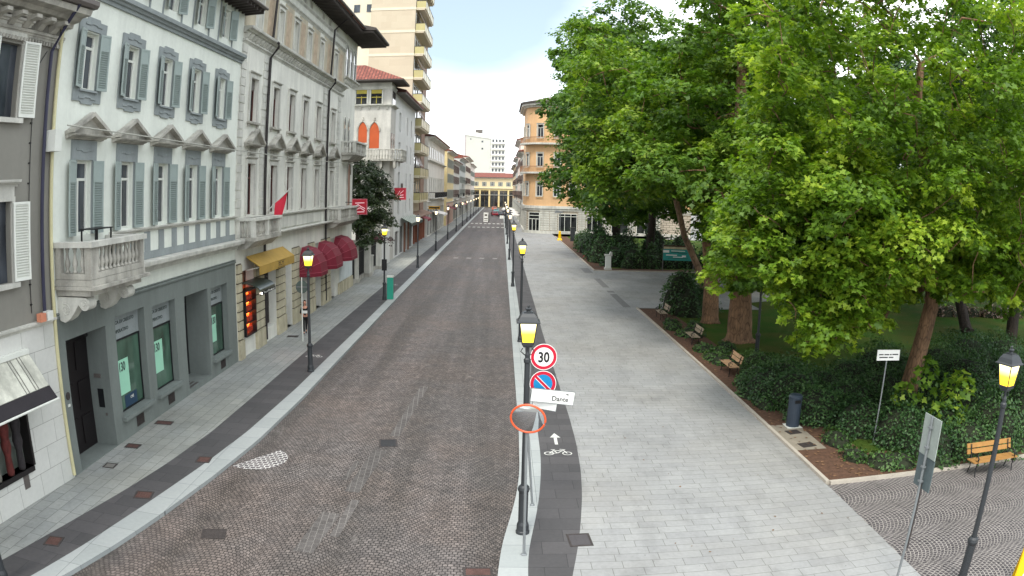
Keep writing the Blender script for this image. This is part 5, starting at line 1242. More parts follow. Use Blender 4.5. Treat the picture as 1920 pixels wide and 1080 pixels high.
for z in (2.5, 3.1, 3.66):
    a, c = Vector(pa), Vector(pb); nn = Vector((-1,-1)).normalized()*.11
    mb.add([(a.x,a.y,z),(c.x,c.y,z),(c.x,c.y,z+.1),(a.x,a.y,z+.1),(a.x+nn.x,a.y+nn.y,z),(c.x+nn.x,c.y+nn.y,z),(c.x+nn.x,c.y+nn.y,z+.1),(a.x+nn.x,a.y+nn.y,z+.1)], [(4,5,6,7),(0,4,5,1),(3,7,6,2)])
o = mb.build('door', M_frame, cb)
mb = MB(); nn = Vector((-1,-1)).normalized()*.05
mb.add([(pa[0]+nn.x,pa[1]+nn.y,.3),(pb[0]+nn.x,pb[1]+nn.y,.3),(pb[0]+nn.x,pb[1]+nn.y,3.7),(pa[0]+nn.x,pa[1]+nn.y,3.7)], [(0,1,2,3)]); mb.build('pane', M_glasd, o)
# building visible between the trees on the park's far side
house('pale building glimpsed between the park trees on the right', (34, 112, 0), R(-90), 60, 11, 10, M_pch, (5.2, 8.2), 14, 4.4, 9, T=TB)

# ================= STREET FURNITURE =================
M_lampg = pm('dark_green_grey_paint', (50, 53, 56), rough=.45, var=.12, bmp=.05)
def lanternglass():
    m, t, b = newmat('lantern_glow')
    g = nd(t, 'ShaderNodeTexCoord'); sp = nd(t, 'ShaderNodeSeparateXYZ'); t.links.new(g.outputs['Object'], sp.inputs[0])
    f = mathn(t, 'DIVIDE', mathn(t, 'SUBTRACT', sp.outputs[2], 4.40), .42)
    c = ramp(t, f, [(0, (1, .56, .01)), (.45, (1, .72, .03)), (.85, (1, .93, .5))])
    t.links.new(c, b.inputs['Emission Color']); b.inputs['Emission Strength'].default_value = 1.35
    b.inputs['Base Color'].default_value = (.3, .2, .04, 1); b.inputs['Roughness'].default_value = .25
    return m
M_lglow = lanternglass()
def make_lamp(label, group):
    t = thing('street_lamp', label, 'street lamp', (0,0,0), 0, group)
    mb = MB(); mb.lathe([(.155,0),(.155,.06),(.14,.08),(.135,.22),(.12,.26),(.105,.3),(.105,1.02),(.12,1.05),(.135,1.1),(.12,1.16),(.08,1.2)], 16); mb.build('base', M_lampg, t, smooth=False)
    mb = MB(); mb.lathe([(.064,1.16),(.062,2.6),(.056,3.95),(.075,3.98),(.075,4.04),(.05,4.07),(.05,4.14),(.03,4.2),(.03,4.34)], 12); mb.build('pole', M_lampg, t)
    a, b, z0, z1 = .118, .178, 4.40, 4.82
    mb = MB(); P = lambda r, z: [(-r,-r,z),(r,-r,z),(r,r,z),(-r,r,z)]
    mb.add(P(a-.004,z0)+P(b-.004,z1), [(0,1,5,4),(1,2,6,5),(2,3,7,6),(3,0,4,7),(3,2,1,0)]); mb.build('lantern_glass', M_lglow, t)
    mb = MB()
    for sx, sy in ((-1,-1),(1,-1),(1,1),(-1,1)): mb.tube([(sx*a,sy*a,z0-.02),(sx*b,sy*b,z1+.01)], .014, 5)
    for r, z in ((a,z0),(b,z1)):
        q = P(r, z); 
        for i in range(4): mb.tube([q[i], q[(i+1)%4]], .014, 5)
    mb.box(-.12,.12,-.12,.12,z0-.05,z0-.01); mb.prism([(-.09,4.30),(.09,4.30),(.11,4.35),(-.11,4.35)], -.07, .07, 'y')
    mb.tube([(-.1,0,4.27),(-.14,0,4.2),(-.05,0,4.12)], .012, 5); mb.tube([(.1,0,4.27),(.14,0,4.2),(.05,0,4.12)], .012, 5); mb.build('lantern_frame', M_lampg, t)
    mb = MB(); rs = [(.240,4.825),(.240,4.84),(.205,4.865),(.17,4.945),(.125,5.01),(.09,5.02),(.09,5.04)]
    vs = []; 
    for r, z in rs: vs += P(r, z)
    fs = [(i*4+j, i*4+(j+1)%4, (i+1)*4+(j+1)%4, (i+1)*4+j) for i in range(len(rs)-1) for j in range(4)]+[(3,2,1,0), (24,25,26,27)]
    mb.add(vs, fs); mb.build('lantern_roof', M_lampg, t)
    mb = MB(); mb.lathe([(.05,5.02),(.04,5.065),(.07,5.085),(.07,5.105),(.02,5.125),(.03,5.15),(.008,5.18)], 10); mb.build('finial', M_lampg, t)
    return t
LG = 'lit lantern street lamps along the kerbs'
lamp0 = make_lamp('lit lantern lamp at the right kerb in the foreground, behind the round mirror', LG)
lamp0.location = (.60, 15.35, 0)
RL = [(1.08, 37.2), (1.02, 59.0), (.98, 81.8), (.96, 106.2), (.95, 128), (.95, 150), (.95, 172)]
LL = [(-7.80, 29.8), (-7.82, 50.6), (-7.86, 71.8), (-7.87, 92.2), (-7.9, 113.2), (-7.92, 135), (-7.9, 156), (-7.9, 177), (-7.9, 198), (-7.9, 219), (-7.9, 240), (-7.9, 262)]
ordn = ['second', 'third', 'fourth', 'fifth', 'sixth', 'seventh', 'eighth', 'ninth', 'tenth', 'eleventh', 'twelfth', 'thirteenth']
far_glow = M_lglow.copy(); far_glow.name = 'paler_lantern_glow'
for e_ in [n_ for n_ in far_glow.node_tree.nodes if n_.type == 'VALTORGB'][0].color_ramp.elements: e_.color = (1, .80, .52, 1)
for i, (x, y) in enumerate(RL): copy_tree(lamp0, None, (x, y, 0), R(4), 'lit lantern lamp in the right kerb row, %s from the camera' % ordn[i])
LLB = ['lit lantern lamp in front of the dark red awnings by the walking woman', 'lit lantern lamp with a flower basket and a green post at its foot', 'lit lantern lamp in front of the white narrow house']
for i, (x, y) in enumerate(LL): copy_tree(lamp0, None, (x, y, 0), R(-3), LLB[i] if i < 3 else 'lantern lamp in the left kerb row, %s from the camera' % ordn[i])
copy_tree(lamp0, None, (9.64, 10.85, 0), R(14), 'lit lantern lamp on the fan-laid setts at the right edge')
copy_tree(lamp0, None, (-10.02, 10.05, 0), R(0), 'dark lamp foot cut off at the bottom left corner')
copy_tree(lamp0, None, (12.36, 33.74, 0), R(20), 'lamp post on the lawn beside the thick tree trunk, its lantern hidden by leaves')
# flower basket round the second left lamp and a black box on its pole
mb = MB(); mb.box(-.16,.16,-.14,.14,2.0,2.75); o = mb.build('control_box', M_black, None, (-7.82, 50.6, 0)); tag(o, 'black control box strapped to the lamp pole above the green post', 'box')
gp = thing('green_post', 'turquoise green information post beside the second left lamp', 'post', (-7.45, 50.9, 0))
mb = MB(); mb.box(-.21,.21,-.12,.12,0,1.5); mb.build('body', pm('turquoise_panel', (42, 150, 128), rough=.4, var=.1), gp); mb = MB(); mb.box(-.22,.22,-.13,.13,1.501,1.62); mb.build('cap', M_frame, gp)

# ---- signs on the foreground posts ----
M_galv = pm('galvanised_steel', (134, 138, 140), rough=.45, metal=.35, var=.12, bmp=.05)
M_sred = pm('sign_red', (190, 22, 52), rough=.35, var=.04, bmp=0); M_sblu = pm('sign_blue', (16, 128, 182), rough=.35, var=.04, bmp=0)
M_swht = pm('sign_white', (236, 236, 232), rough=.4, var=.04, bmp=0); M_sblk = pm('sign_black', (18, 18, 20), rough=.4, var=0, bmp=0)
M_sback = pm('sign_back', (128, 134, 134), rough=.5, metal=.2, var=.1, bmp=0)
def disc(mb, r, y0, y1, n=40, cx=0, cz=0, m=0):
    p = [(cx+r*math.cos(2*math.pi*i/n), cz+r*math.sin(2*math.pi*i/n)) for i in range(n)]; mb.prism(p, y0, y1, 'y', m); return mb
def ringd(mb, r0, r1, y0, y1, n=40, cx=0, cz=0):
    for i in range(n):
        a, b = 2*math.pi*i/n, 2*math.pi*(i+1)/n
        mb.prism([(cx+r0*math.cos(a), cz+r0*math.sin(a)),(cx+r1*math.cos(a), cz+r1*math.sin(a)),(cx+r1*math.cos(b), cz+r1*math.sin(b)),(cx+r0*math.cos(b), cz+r0*math.sin(b))], y0, y1, 'y')
    return mb
SP = (1.03, 16.9)
pst = thing('sign_post', 'slim steel post carrying the speed, no parking and street name signs', 'post', (.88, SP[1]+.04, 0))
mb = MB(); mb.tube([(0,0,0),(-.10,0,1.2),(-.16,0,1.9),(-.14,0,4.0)], .03, 10); mb.build('pole', M_galv, pst); mb = MB(); mb.lathe([(.06,0),(.06,.02),(.035,.04)], 12); mb.build('foot', M_galv, pst)
sx = SP[0]
def rsign(z, name, label, kind):
    t = thing(name, label, 'road sign', (sx, SP[1]-.06, z), R(2))
    mb = disc(MB(), .305, 0, .012); mb.build('back_plate', M_sback, t)
    ringd(MB(), .292, .305, -.004, -.001).build('white_rim', M_swht, t)
    if kind == 30:
        disc(MB(), .222, -.004, -.001).build('face', M_swht, t); ringd(MB(), .222, .292, -.005, -.001).build('red_ring', M_sred, t)
        me = text_mesh('lettering', '30', .33, M_sblk, ROT_Y, align='CENTER', squeeze=.80, bold=.010, ext=.001); link('lettering', me, t, (0, -.006, -.118))
    else:
        disc(MB(), .218, -.004, -.001).build('face', M_sblu, t); ringd(MB(), .218, .292, -.005, -.001).build('red_ring', M_sred, t)
        mb = MB(); mb.prism([(-.195,.135),(.135,-.195),(.195,-.135),(-.135,.195)], -.0062, -.0052, 'y'); mb.build('white_bar_edge', M_swht, t)
        mb = MB(); mb.prism([(-.187,.145),(.145,-.187),(.187,-.145),(-.145,.187)], -.0075, -.0064, 'y'); mb.build('red_bar', M_sred, t)
    mb = MB(); mb.box(-.34,-.1,.012,.04,-.02,.02); mb.build('bracket', M_galv, t)
rsign(3.76, 'speed_limit_sign', 'round red ringed white sign with the number 30', 30)
rsign(3.13, 'no_parking_sign', 'round blue no parking sign with a red ring and red diagonal', 0)
def plate_sign(name, label, cx, y, zc, w, h, rz, txts, tilt=0.0, rim=None):
    t = thing(name, label, 'street sign', (cx, y, zc), R(rz)); t.rotation_euler[1] = R(tilt)
    mb = MB(); mb.box(-w/2,w/2,0,.02,-h/2,h/2); mb.build('plate', M_swht, t)
    mb = MB(); e = .012
    mb.box(-w/2-e,w/2+e,-.002,.024,h/2,h/2+e); mb.box(-w/2-e,w/2+e,-.002,.024,-h/2-e,-h/2); mb.box(-w/2-e,-w/2,-.002,.024,-h/2,h/2); mb.box(w/2,w/2+e,-.002,.024,-h/2,h/2); mb.build('rim', rim or M_sback, t)
    for s, sz, x, z in txts: link('lettering', text_mesh('lettering', s, sz, M_sblk, ROT_Y, ext=.001, bold=.002), t, (x, -.003, z))
    return t
plate_sign('street_name_sign', 'white street name plate reading Dante, nearest the camera', 1.26, SP[1]-.14, 2.84, 1.0, .30, 6, [('Dante', .16, -.02, -.09), ('via', .06, .30, .07)], 7)
plate_sign('street_name_sign', 'smaller white plate half hidden below the Dante sign', 1.08, SP[1]-.08, 2.62, .55, .20, -6, [], 8)
# convex mirror on its own pair of posts
mr = thing('traffic_mirror', 'round convex traffic mirror with an orange rim on steel posts', 'traffic mirror', (.60, 14.24, 0))
mb = MB(); mb.tube([(0,0,0),(-.01,0,1.2),(-.02,0,3.0)], .03, 10); mb.build('pole', M_galv, mr); mb = MB(); mb.lathe([(.07,0),(.07,.015),(.035,.03)], 12); mb.build('foot', M_galv, mr)
mb = MB(); n, k_ = 36, 8; Rr = .325; vs = [(0,-.06,0)]; fs = []
for i in range(1, k_+1):
    r = Rr*i/k_; 
    for j in range(n): a = 2*math.pi*j/n; vs.append((r*math.cos(a)*1.06, -.06+.05*(i/k_)**2, r*math.sin(a)*.9))
for j in range(n): fs.append((0, 1+j, 1+(j+1)%n))
for i in range(k_-1):
    for j in range(n): fs.append((1+i*n+j, 1+(i+1)*n+j, 1+(i+1)*n+(j+1)%n, 1+i*n+(j+1)%n))
mb.add(vs, fs); mm, tt, bb_ = newmat('mirror'); bb_.inputs['Metallic'].default_value = 1; bb_.inputs['Roughness'].default_value = .03; bb_.inputs['Base Color'].default_value = (.62,.64,.66,1)
o = mb.build('mirror', mm, mr, (0,-.07,3.11), smooth=True); o.rotation_euler = (R(6), 0, R(-14))
mb = MB(); mb.tube([(Rr*math.cos(2*math.pi*j/n)*1.06, -.01, Rr*math.sin(2*math.pi*j/n)*.9) for j in range(n+1)], .022, 8, cap=False); o = mb.build('rim', pm('orange_rim', (214, 88, 48), rough=.4, var=.05), mr, (0,-.07,3.11)); o.rotation_euler = (R(6),0,R(-14))
mb = MB(); mb.tube([(-.02,-.06,3.05),(-.02,0,2.9)], .025, 6); mb.build('bracket', M_galv, mr)
# back of the sign cluster on the right plaza
bs = thing('sign_post', 'slim steel post with two grey sign backs on the right plaza', 'post', (8.15, 11.43, 0))
mb = MB(); mb.tube([(0,0,0),(0,0,3.74)], .03, 10); mb.build('pole', M_galv, bs)
mb = MB(); mb.tube([(.07,.03,.9),(.07,.03,2.4)], .028, 8); mb.build('second_pole', M_dkiron, bs)
mb = MB(); mb.box(.035,.055,-.31,.34,2.92,3.72); mb.build('sign_back', pm('light_sign_back', (150,158,152), rough=.5, var=.15), bs)
mb = MB(); mb.box(.06,.08,-.29,.36,2.25,2.90); mb.build('sign_back', pm('dark_sign_back', (86, 98, 100), rough=.4, var=.15), bs)
mb = MB()
for z in (3.5, 3.1, 2.7, 2.4): mb.box(-.05,.036,-.05,.05,z,z+.035)
mb.build('clamps', M_galv, bs)
# round sign seen from behind on the left pavement
rs = thing('road_sign', 'round road sign seen from its grey back on the left pavement', 'road sign', (-9.74, 35.86, 0))
mb = MB(); mb.tube([(0,0,0),(0,0,3.2)], .03, 8); mb.build('pole', M_frame, rs)
mb = disc(MB(), .32, .03, .05, cz=2.72); mb.build('sign_back', pm('green_grey_back', (84, 98, 92), rough=.4), rs)
mb = MB(); mb.box(-.28,.28,.0,.029,2.70,2.74); mb.build('bracket', M_galv, rs)

# ---- park furniture ----
M_slat = pm('grey_wood_slat', (150, 136, 116), var=.25, scale=4); M_slatw = pm('warm_wood_slat', (176, 142, 108), var=.2, scale=4); M_slaty = pm('yellow_wood_slat', (158, 116, 62), var=.15, scale=4)
def bench(x, y, rz, slat, label, L_=1.55):
    t = thing('park_bench', label, 'bench', (x, y, .014), R(rz), 'wooden park benches')
    for s in (-1, 1):
        xx = s*(L_/2-.16); mb = MB()
        mb.tube([(xx,-.22,0),(xx,-.18,.2),(xx,-.22,.42)], .02, 6); mb.tube([(xx,.25,0),(xx,.16,.22),(xx,.18,.44),(xx,.3,.88)], .02, 6); mb.tube([(xx,-.24,.40),(xx,.2,.40)], .018, 6)
        mb.tube([(xx,-.24,.42),(xx,-.27,.58),(xx,-.15,.66),(xx,.05,.64),(xx,.24,.62)], .018, 6)
        ring = [(xx, -.15+.07*math.cos(i*.6), .53+.07*math.sin(i*.6)) for i in range(10)]; mb.tube(ring, .012, 5)
        mb.build('leg', M_black, t)
    mb = MB()
    for i in range(4): mb.box(-L_/2,L_/2,-.25+i*.118,-.155+i*.118,.425,.46)
    mb.build('seat', slat, t)
    mb = MB()
    for k_ in range(2):
        y0 = .235+k_*.06; z0 = .58+k_*.17
        mb.add([(-L_/2,y0,z0),(L_/2,y0,z0),(L_/2,y0+.045,z0+.13),(-L_/2,y0+.045,z0+.13),(-L_/2,y0+.035,z0),(L_/2,y0+.035,z0),(L_/2,y0+.08,z0+.13),(-L_/2,y0+.08,z0+.13)], [(0,1,2,3),(7,6,5,4),(0,4,5,1),(3,2,6,7),(0,3,7,4),(1,5,6,2)])
    mb.build('backrest', slat, t)
    return t
bench(9.95, 30.5, -90, M_slatw, 'brown slatted bench nearest of the three on the bed edge, in front of the hedge')
bench(9.95, 37.2, -90, M_slat, 'grey weathered slatted bench on the bed edge, middle of three, level with the thick trunk')
bench(9.85, 44.6, -90, M_slat, 'grey slatted bench farthest of three, beside the dark round bush')
bench(14.85, 16.75, 0, M_slaty, 'yellow orange slatted bench on the fan-laid setts behind the right lamp', 2.0)
bn = thing('litter_bin', 'tall dark blue grey cylindrical litter bin in front of the hedge', 'litter bin', (9.98, 22.78, .02))
mb = MB(); mb.lathe([(.23,0),(.24,.03),(.24,.98),(.25,1.0),(.25,1.06),(.2,1.12),(.02,1.15)], 20); mb.build('body', pm('dark_blue_grey_paint', (52, 62, 74), rough=.45, var=.1), bn)
mb = MB(); mb.box(-.11,.11,-.26,-.235,.86,.97); mb.build('opening', M_sblk, bn); mb = MB(); mb.box(-.28,.28,-.28,.28,0,.012); mb.build('base', M_frame, bn)
wsn = plate_sign('park_sign', 'white wooden park sign on a thin post in front of the leaning trunk', 12.3, 20.5, 2.93, .86, .32, -4, [], 0, M_swht)
mb = MB()
for x0, x1, z_ in ((-.37,-.2,-.0),(-.16,.02,.0),(.05,.12,.0),(.15,.38,.005),(-.35,-.02,-.09),(.02,.2,-.09)): mb.box(x0,x1,-.004,-.001,z_,z_+.035)
mb.build('print', M_sblk, wsn)
mb = MB(); mb.tube([(-.12,.03,-2.93),(-.04,.03,-.17)], .026, 8); mb.build('pole', M_galv, wsn)
ib = thing('map_board', 'turquoise park map board on two posts in front of the dark hedge', 'information board', (15.9, 72.6, 0), R(-6))
for s in (0, 3.1): mb = MB(); mb.tube([(s,0,0),(s,0,2.75)], .05, 8); mb.build('leg', M_gutter, ib)
mb = MB(); mb.box(.0,3.1,-.05,.0,1.15,2.25); pn = mb.build('panel', pm('turquoise_board', (42, 150, 142), rough=.4, bmp=0), ib)
mb = MB(); mb.box(.05,2.5,-.055,-.03,2.27,2.48); mb.prism([(2.4,2.2),(3.1,2.2),(2.95,2.75),(2.4,2.75)], -.058, -.03, 'y'); mb.build('photo_strip', pm('cream_photo', (206, 192, 156), var=.3, scale=3, bmp=0), ib)
mb = MB(); mb.box(.05,2.4,-.056,-.03,2.5,2.62); mb.build('photo_strip', pm('brown_photo', (92, 60, 50), var=.4, scale=3, bmp=0), ib)
mb = MB(); mb.box(.0,.6,-.056,-.051,1.9,2.15); mb.box(.8,2.2,-.056,-.051,2.05,2.12); mb.box(.3,1.4,-.056,-.051,1.62,1.72); mb.box(1.0,2.0,-.056,-.051,1.45,1.53); mb.box(1.9,2.3,-.056,-.051,1.5,1.68); mb.build('printed_lines', M_swht, ib)
mb = MB(); mb.box(.8,1.6,-.057,-.051,1.94,1.99); mb.box(1.5,2.4,-.057,-.051,1.86,1.9); mb.box(.5,2.5,-.057,-.051,1.36,1.39); mb.build('printed_lines', M_sblk, ib)
st = thing('stone_pedestal', 'white stone pedestal with a worn sculpted top at the corner of the side path', 'pedestal', (10.55, 73.4, 0))
mb = MB(); mb.box(-.26,.26,-.26,.26,.2,1.35); mb.build('shaft', M_frame, st); mb = MB(); mb.box(-.34,.34,-.34,.34,0,.2); mb.build('base', M_stone2, st)
mb = MB(); mb.prism([(-.36,1.36),(.36,1.36),(.36,1.72),(.2,1.78),(.1,1.5),(-.36,1.5)], -.3, .3, 'y'); mb.build('top', M_stone2, st)
# yellow folding barrier at the right corner
yb = thing('plastic_barrier', 'yellow folding plastic warning barrier cut off by the bottom right corner', 'barrier', (11.22, 10.2, 0), R(-38))
M_ypl = pm('yellow_plastic', (236, 190, 10), rough=.35, var=.08, bmp=0)
for s in (-1, 1):
    mb = MB()
    o_ = [(-.33,0),(-.25,0),(-.22,.2),(.22,.2),(.25,0),(.33,0),(.27,.92),(.18,1.02),(-.18,1.02),(-.27,.92)]
    mb.prism(o_, -.015, .015, 'y'); o = mb.build('panel', M_ypl, yb, (0, s*.24, 0)); o.rotation_euler = (R(13*s), 0, 0)
    mb = MB(); mb.tube([(-.29,0,.05),(-.24,0,.9),(-.17,0,.98),(.17,0,.98),(.24,0,.9),(.29,0,.05)], .03, 8); p_ = mb.build('edge_tube', M_ypl, o)
    mb = MB(); mb.prism([(-.12,.3),(.12,.3),(.0,.55)], -.022, -.016, 'y'); mb.build('warning_triangle', M_swht, o)
# yellow hydrant-like post and dark bollards by the corner building
hy = thing('yellow_bollard', 'yellow bollard base with a grey fixture above it at the far corner of the plaza', 'bollard', (9.05, 116.0, 0))
mb = MB(); mb.lathe([(.42,0),(.36,.2),(.22,.35),(.2,1.3),(.1,1.45)], 12); mb.build('sleeve', M_ypl, hy); mb = MB(); mb.tube([(0,0,1.4),(0,0,4.2)], .06, 8); mb.build('pole', M_galv, hy)
mb = MB(); mb.prism([(-.9,4.2),(.4,4.2),(.4,4.45),(-.7,4.6)], -.25, .25, 'y'); mb.build('lamp_head', M_galv, hy)
mb = MB(); mb.box(-.35,.35,-.2,.2,0,2.0); mb.box(-.4,.4,-.24,.24,2.0,2.1); o = mb.build('information_pillar', M_lampg, None, (10.9, 114.5, 0)); tag(o, 'dark slim information pillar right of the yellow bollard', 'pillar')
# A-board standing in the road beyond the crossing, parked cars, cafe parasols
ab = thing('advertising_board', 'white freestanding advertising board on the road beyond the crossing', 'sign board', (-3.5, 177.5, -KH))
mb = MB(); mb.box(-.55,.55,-.06,.06,.1,2.3); mb.build('panel', M_swht, ab); mb = MB(); mb.box(.56,.75,-.3,.5,.0,1.9); mb.build('side_stay', M_sblk, ab); mb = MB(); mb.box(-.3,.3,-.065,-.061,1.5,1.9); mb.box(-.4,.4,-.065,-.061,.8,1.0); mb.box(-.4,.4,-.065,-.061,.4,.5); mb.build('print', M_gutter, ab)
def car(x, y, rz, paint, label, s=1.0):
    t = thing('parked_car', label, 'car', (x, y, -KH), R(rz), 'cars parked at the far end of the street')
    mb = MB(); pf = [(-2.1,.3),(-2.05,.75),(-1.3,.92),(-.75,1.38),(.75,1.42),(1.35,1.0),(2.05,.88),(2.12,.35),(1.7,.25),(-1.7,.25)]
    W_ = .85
    inner = [(a*.98, b) for a, b in pf]
    mb.prism(pf, -W_, W_, 'x'); mb.v = [(x_ if z_ < .93 else x_*.80, y_, z_) for x_, y_, z_ in mb.v]; mb.build('body', paint, t)
    mb = MB(); mb.add([(-.6,-1.22,.96),(.6,-1.22,.96),(.56,-.82,1.34),(-.56,-.82,1.34)], [(0,1,2,3)]); mb.v = [(a, b-.03, c+.02) for a, b, c in mb.v]
    for sx_ in (-1, 1): mb.add([(sx_*.80,-1.0,.95),(sx_*.80,1.1,.98),(sx_*.70,.7,1.36),(sx_*.70,-.72,1.33)], [(0,1,2,3)])
    mb.build('windows', M_glasd, t)
    for sx_ in (-1, 1):
        for yy3 in (-1.3, 1.3):
            mb = MB(); mb.prism([(yy3+.32*math.cos(2*math.pi*i/16), .32+.32*math.sin(2*math.pi*i/16)) for i in range(16)], sx_*.68, sx_*.87, 'x'); mb.build('wheel', M_sblk, t)
    for sx_ in (-1, 1): mb = MB(); mb.box(sx_*.7-.13,sx_*.7+.13,-2.12,-2.06,.62,.74); mb.build('tail_light', M_sred, t)
car(-1.9, 222, 8, pm('dark_red_car_paint', (120, 26, 34), rough=.25, var=.05, bmp=0), 'dark red car parked beyond the crossing')
car(.1, 219, -6, pm('black_car_paint', (34, 34, 38), rough=.25, var=.05, bmp=0), 'black car parked right of the dark red car')
car(-1.6, 252, 0, pm('teal_car_paint', (70, 140, 140), rough=.3, var=.05, bmp=0), 'teal car parked behind the dark red car')
car(-2.6, 285, 0, pm('orange_car_paint', (190, 96, 60), rough=.3, var=.05, bmp=0), 'orange car farthest away in the street')
def parasol(x, y, c, label, r=1.5, h=2.9):
    t = thing('cafe_parasol', label, 'parasol', (x, y, 0), rng.random(), 'cafe parasols on the far right pavement')
    mb = MB(); mb.lathe([(.25,0),(.25,.08),(.03,.1),(.03,h)], 8); mb.build('pole', M_galv, t)
    mb = MB(); mb.lathe([(r,h-.75),(r,h-.55),(r*.55,h-.2),(.05,h)], 8, cap=False); mb.build('canopy', c, t)
PW = pm('white_canvas', (214, 210, 204)); PD = pm('dark_canvas', (60, 58, 66))
for x, y, c, lb in ((2.6,158,PW,'white cafe parasol nearest, by the corner building'),(1.9,166,PD,'dark cafe parasol behind the nearest white one'),(2.9,174,PW,'white cafe parasol beside the third pair of tables'),(1.7,186,PD,'dark cafe parasol midway along the far right pavement'),(2.6,196,PW,'white cafe parasol midway along the far right pavement'),(1.6,208,PW,'white cafe parasol farther along, at the kerb')): parasol(x, y, c, lb)
t = thing('kerb_barrier', 'white low barrier at the right kerb beside the black car', 'barrier', (.2, 200, -KH)); mb = MB(); mb.box(-.5,.5,-.2,.2,.0,.9); mb.build('panel', M_swht, t); mb = MB(); mb.box(-.55,.55,-.3,.3,0,.1); mb.build('foot', M_sback, t)
# street-side clutter on the far left: awnings and shop signs
def small_awning(y0, w, z, c, label, D=1.3):
    t = thing('awning', label, 'awning', (XF+.04, y0, z)); mb = MB(); mb.prism([(0,.5),(.03,.55),(D,0),(D-.02,-.03)], 0, w, 'y'); mb.build('canopy', c, t); mb = MB(); mb.prism([(D,0),(D+.02,0),(D+.02,-.28),(D,-.28)], 0, w, 'y'); mb.build('valance', c, t)
small_awning(102.6, 5.2, 3.4, M_red, 'red awning under the tower balconies', 1.6); small_awning(126, 9, 3.3, PW, 'wide white awning on the palazzo', 2.0); small_awning(160, 6, 3.4, M_red, 'pinkish red awning on the yellow house', 1.7); small_awning(182, 7, 3.3, PD, 'dark awning on the light grey town house', 1.5); small_awning(212, 8, 3.4, pm('pink_canvas', (206,150,146)), 'faded pink awning on the grey town house', 1.5); small_awning(246, 10, 3.4, PW, 'white awning near the end of the left row', 1.5)
ys = thing('hanging_sign', 'yellow and black horizontal shop sign hanging off the palazzo', 'sign', (XF+1.1, 118.6, 4.6)); mb = MB(); mb.box(-.9,.9,-.08,.08,-.25,.25); mb.build('panel', pm('yellow_sign_panel', (220, 170, 60), bmp=0), ys); mb = MB(); mb.box(-.8,.8,-.09,-.081,-.12,.12); mb.build('print', M_sblk, ys)
mb = MB(); mb.tube([(-.9,0,.15),(-1.1,0,.15)], .03, 6); mb.build('bracket', M_black, ys)

# ---- the walking woman ----
def figure(parts, name, mat, parent, lvl=2):
    """one continuous skinned surface: parts = list of chains [(x,y,z,r), ...]; equal points join"""
    vs, rad, es, idx = [], [], [], {}
    for ch in parts:
        prev = None
        for (x, y, z, r) in ch:
            key = (round(x,4), round(y,4), round(z,4))
            if key not in idx: idx[key] = len(vs); vs.append((x,y,z)); rad.append(r)
            i = idx[key]
            if prev is not None and prev != i: es.append((prev, i))
            prev = i
    me = bpy.data.meshes.new(name); me.from_pydata(vs, es, []); me.materials.append(mat)
    o = link(name, me, parent); o.modifiers.new('skin', 'SKIN'); 
    for i, r in enumerate(rad):
        me.skin_vertices[0].data[i].radius = (r, r) if isinstance(r, (int, float)) else r
    me.skin_vertices[0].data[0].use_root = True
    o.modifiers['skin'].use_smooth_shade = True
    s_ = o.modifiers.new('sub', 'SUBSURF'); s_.levels = lvl; s_.render_levels = lvl
    return o
M_skin = pm('skin', (196, 144, 120), rough=.55, var=.05, bmp=0); M_hair = pm('dark_red_brown_hair', (58, 30, 26), rough=.6, var=.2); M_blackcl = pm('black_clothes', (22, 22, 25), rough=.85, var=.15)
M_whb = pm('white_cloth', (222, 222, 216), rough=.7, var=.05)
pw = thing('person', 'woman in black walking on the left pavement with a white bag band across her middle', 'person', (-10.1, 37.75, 0), R(14)); pw.scale = (1.02,)*3
# skin: head, neck, forearms, hands (facing -y, towards the camera); pelvis root first
body = figure([
 [(0,.0,.92,(.14,.10)),(0,.0,1.10,(.115,.085)),(0,-.01,1.28,(.14,.095)),(0,-.005,1.40,(.10,.07)),(0,-.01,1.46,.05),(0,-.02,1.53,.052),(0,-.03,1.58,(.070,.085)),(0,-.025,1.66,(.074,.092)),(0,-.015,1.72,(.045,.05))],
 [(0,-.005,1.40,(.10,.07)),(-.15,.0,1.37,.052),(-.20,.03,1.24,.043),(-.235,.02,1.10,.036),(-.17,-.10,1.03,.030),(-.10,-.17,1.05,.022)],
 [(0,-.005,1.40,(.10,.07)),(.15,.0,1.37,.052),(.20,.03,1.24,.043),(.235,.02,1.10,.036),(.18,-.12,1.00,.030),(.11,-.18,1.03,.022)],
 [(0,.0,.92,(.14,.10)),(-.09,-.01,.84,.088),(-.085,-.03,.66,.074),(-.075,-.06,.48,.056),(-.07,-.03,.30,.050),(-.065,.0,.10,.032),(-.065,-.10,.05,.030)],
 [(0,.0,.92,(.14,.10)),(.09,.0,.84,.088),(.075,.03,.66,.074),(.06,.04,.48,.056),(.05,.14,.30,.050),(.045,.24,.14,.032),(.045,.20,.06,.030)]], 'body', M_skin, pw)
figure([[(0,.0,.90,(.150,.115)),(0,.0,1.10,(.130,.098)),(0,-.01,1.28,(.152,.108)),(0,-.0,1.40,(.108,.078))],
 [(0,-.0,1.40,(.108,.078)),(-.15,.0,1.37,.060),(-.20,.03,1.24,.051),(-.235,.02,1.10,.044),(-.20,-.05,1.06,.040)],
 [(0,-.0,1.40,(.108,.078)),(.15,.0,1.37,.060),(.20,.03,1.24,.051),(.235,.02,1.10,.044),(.20,-.05,1.05,.040)]], 'jacket', M_blackcl, pw)
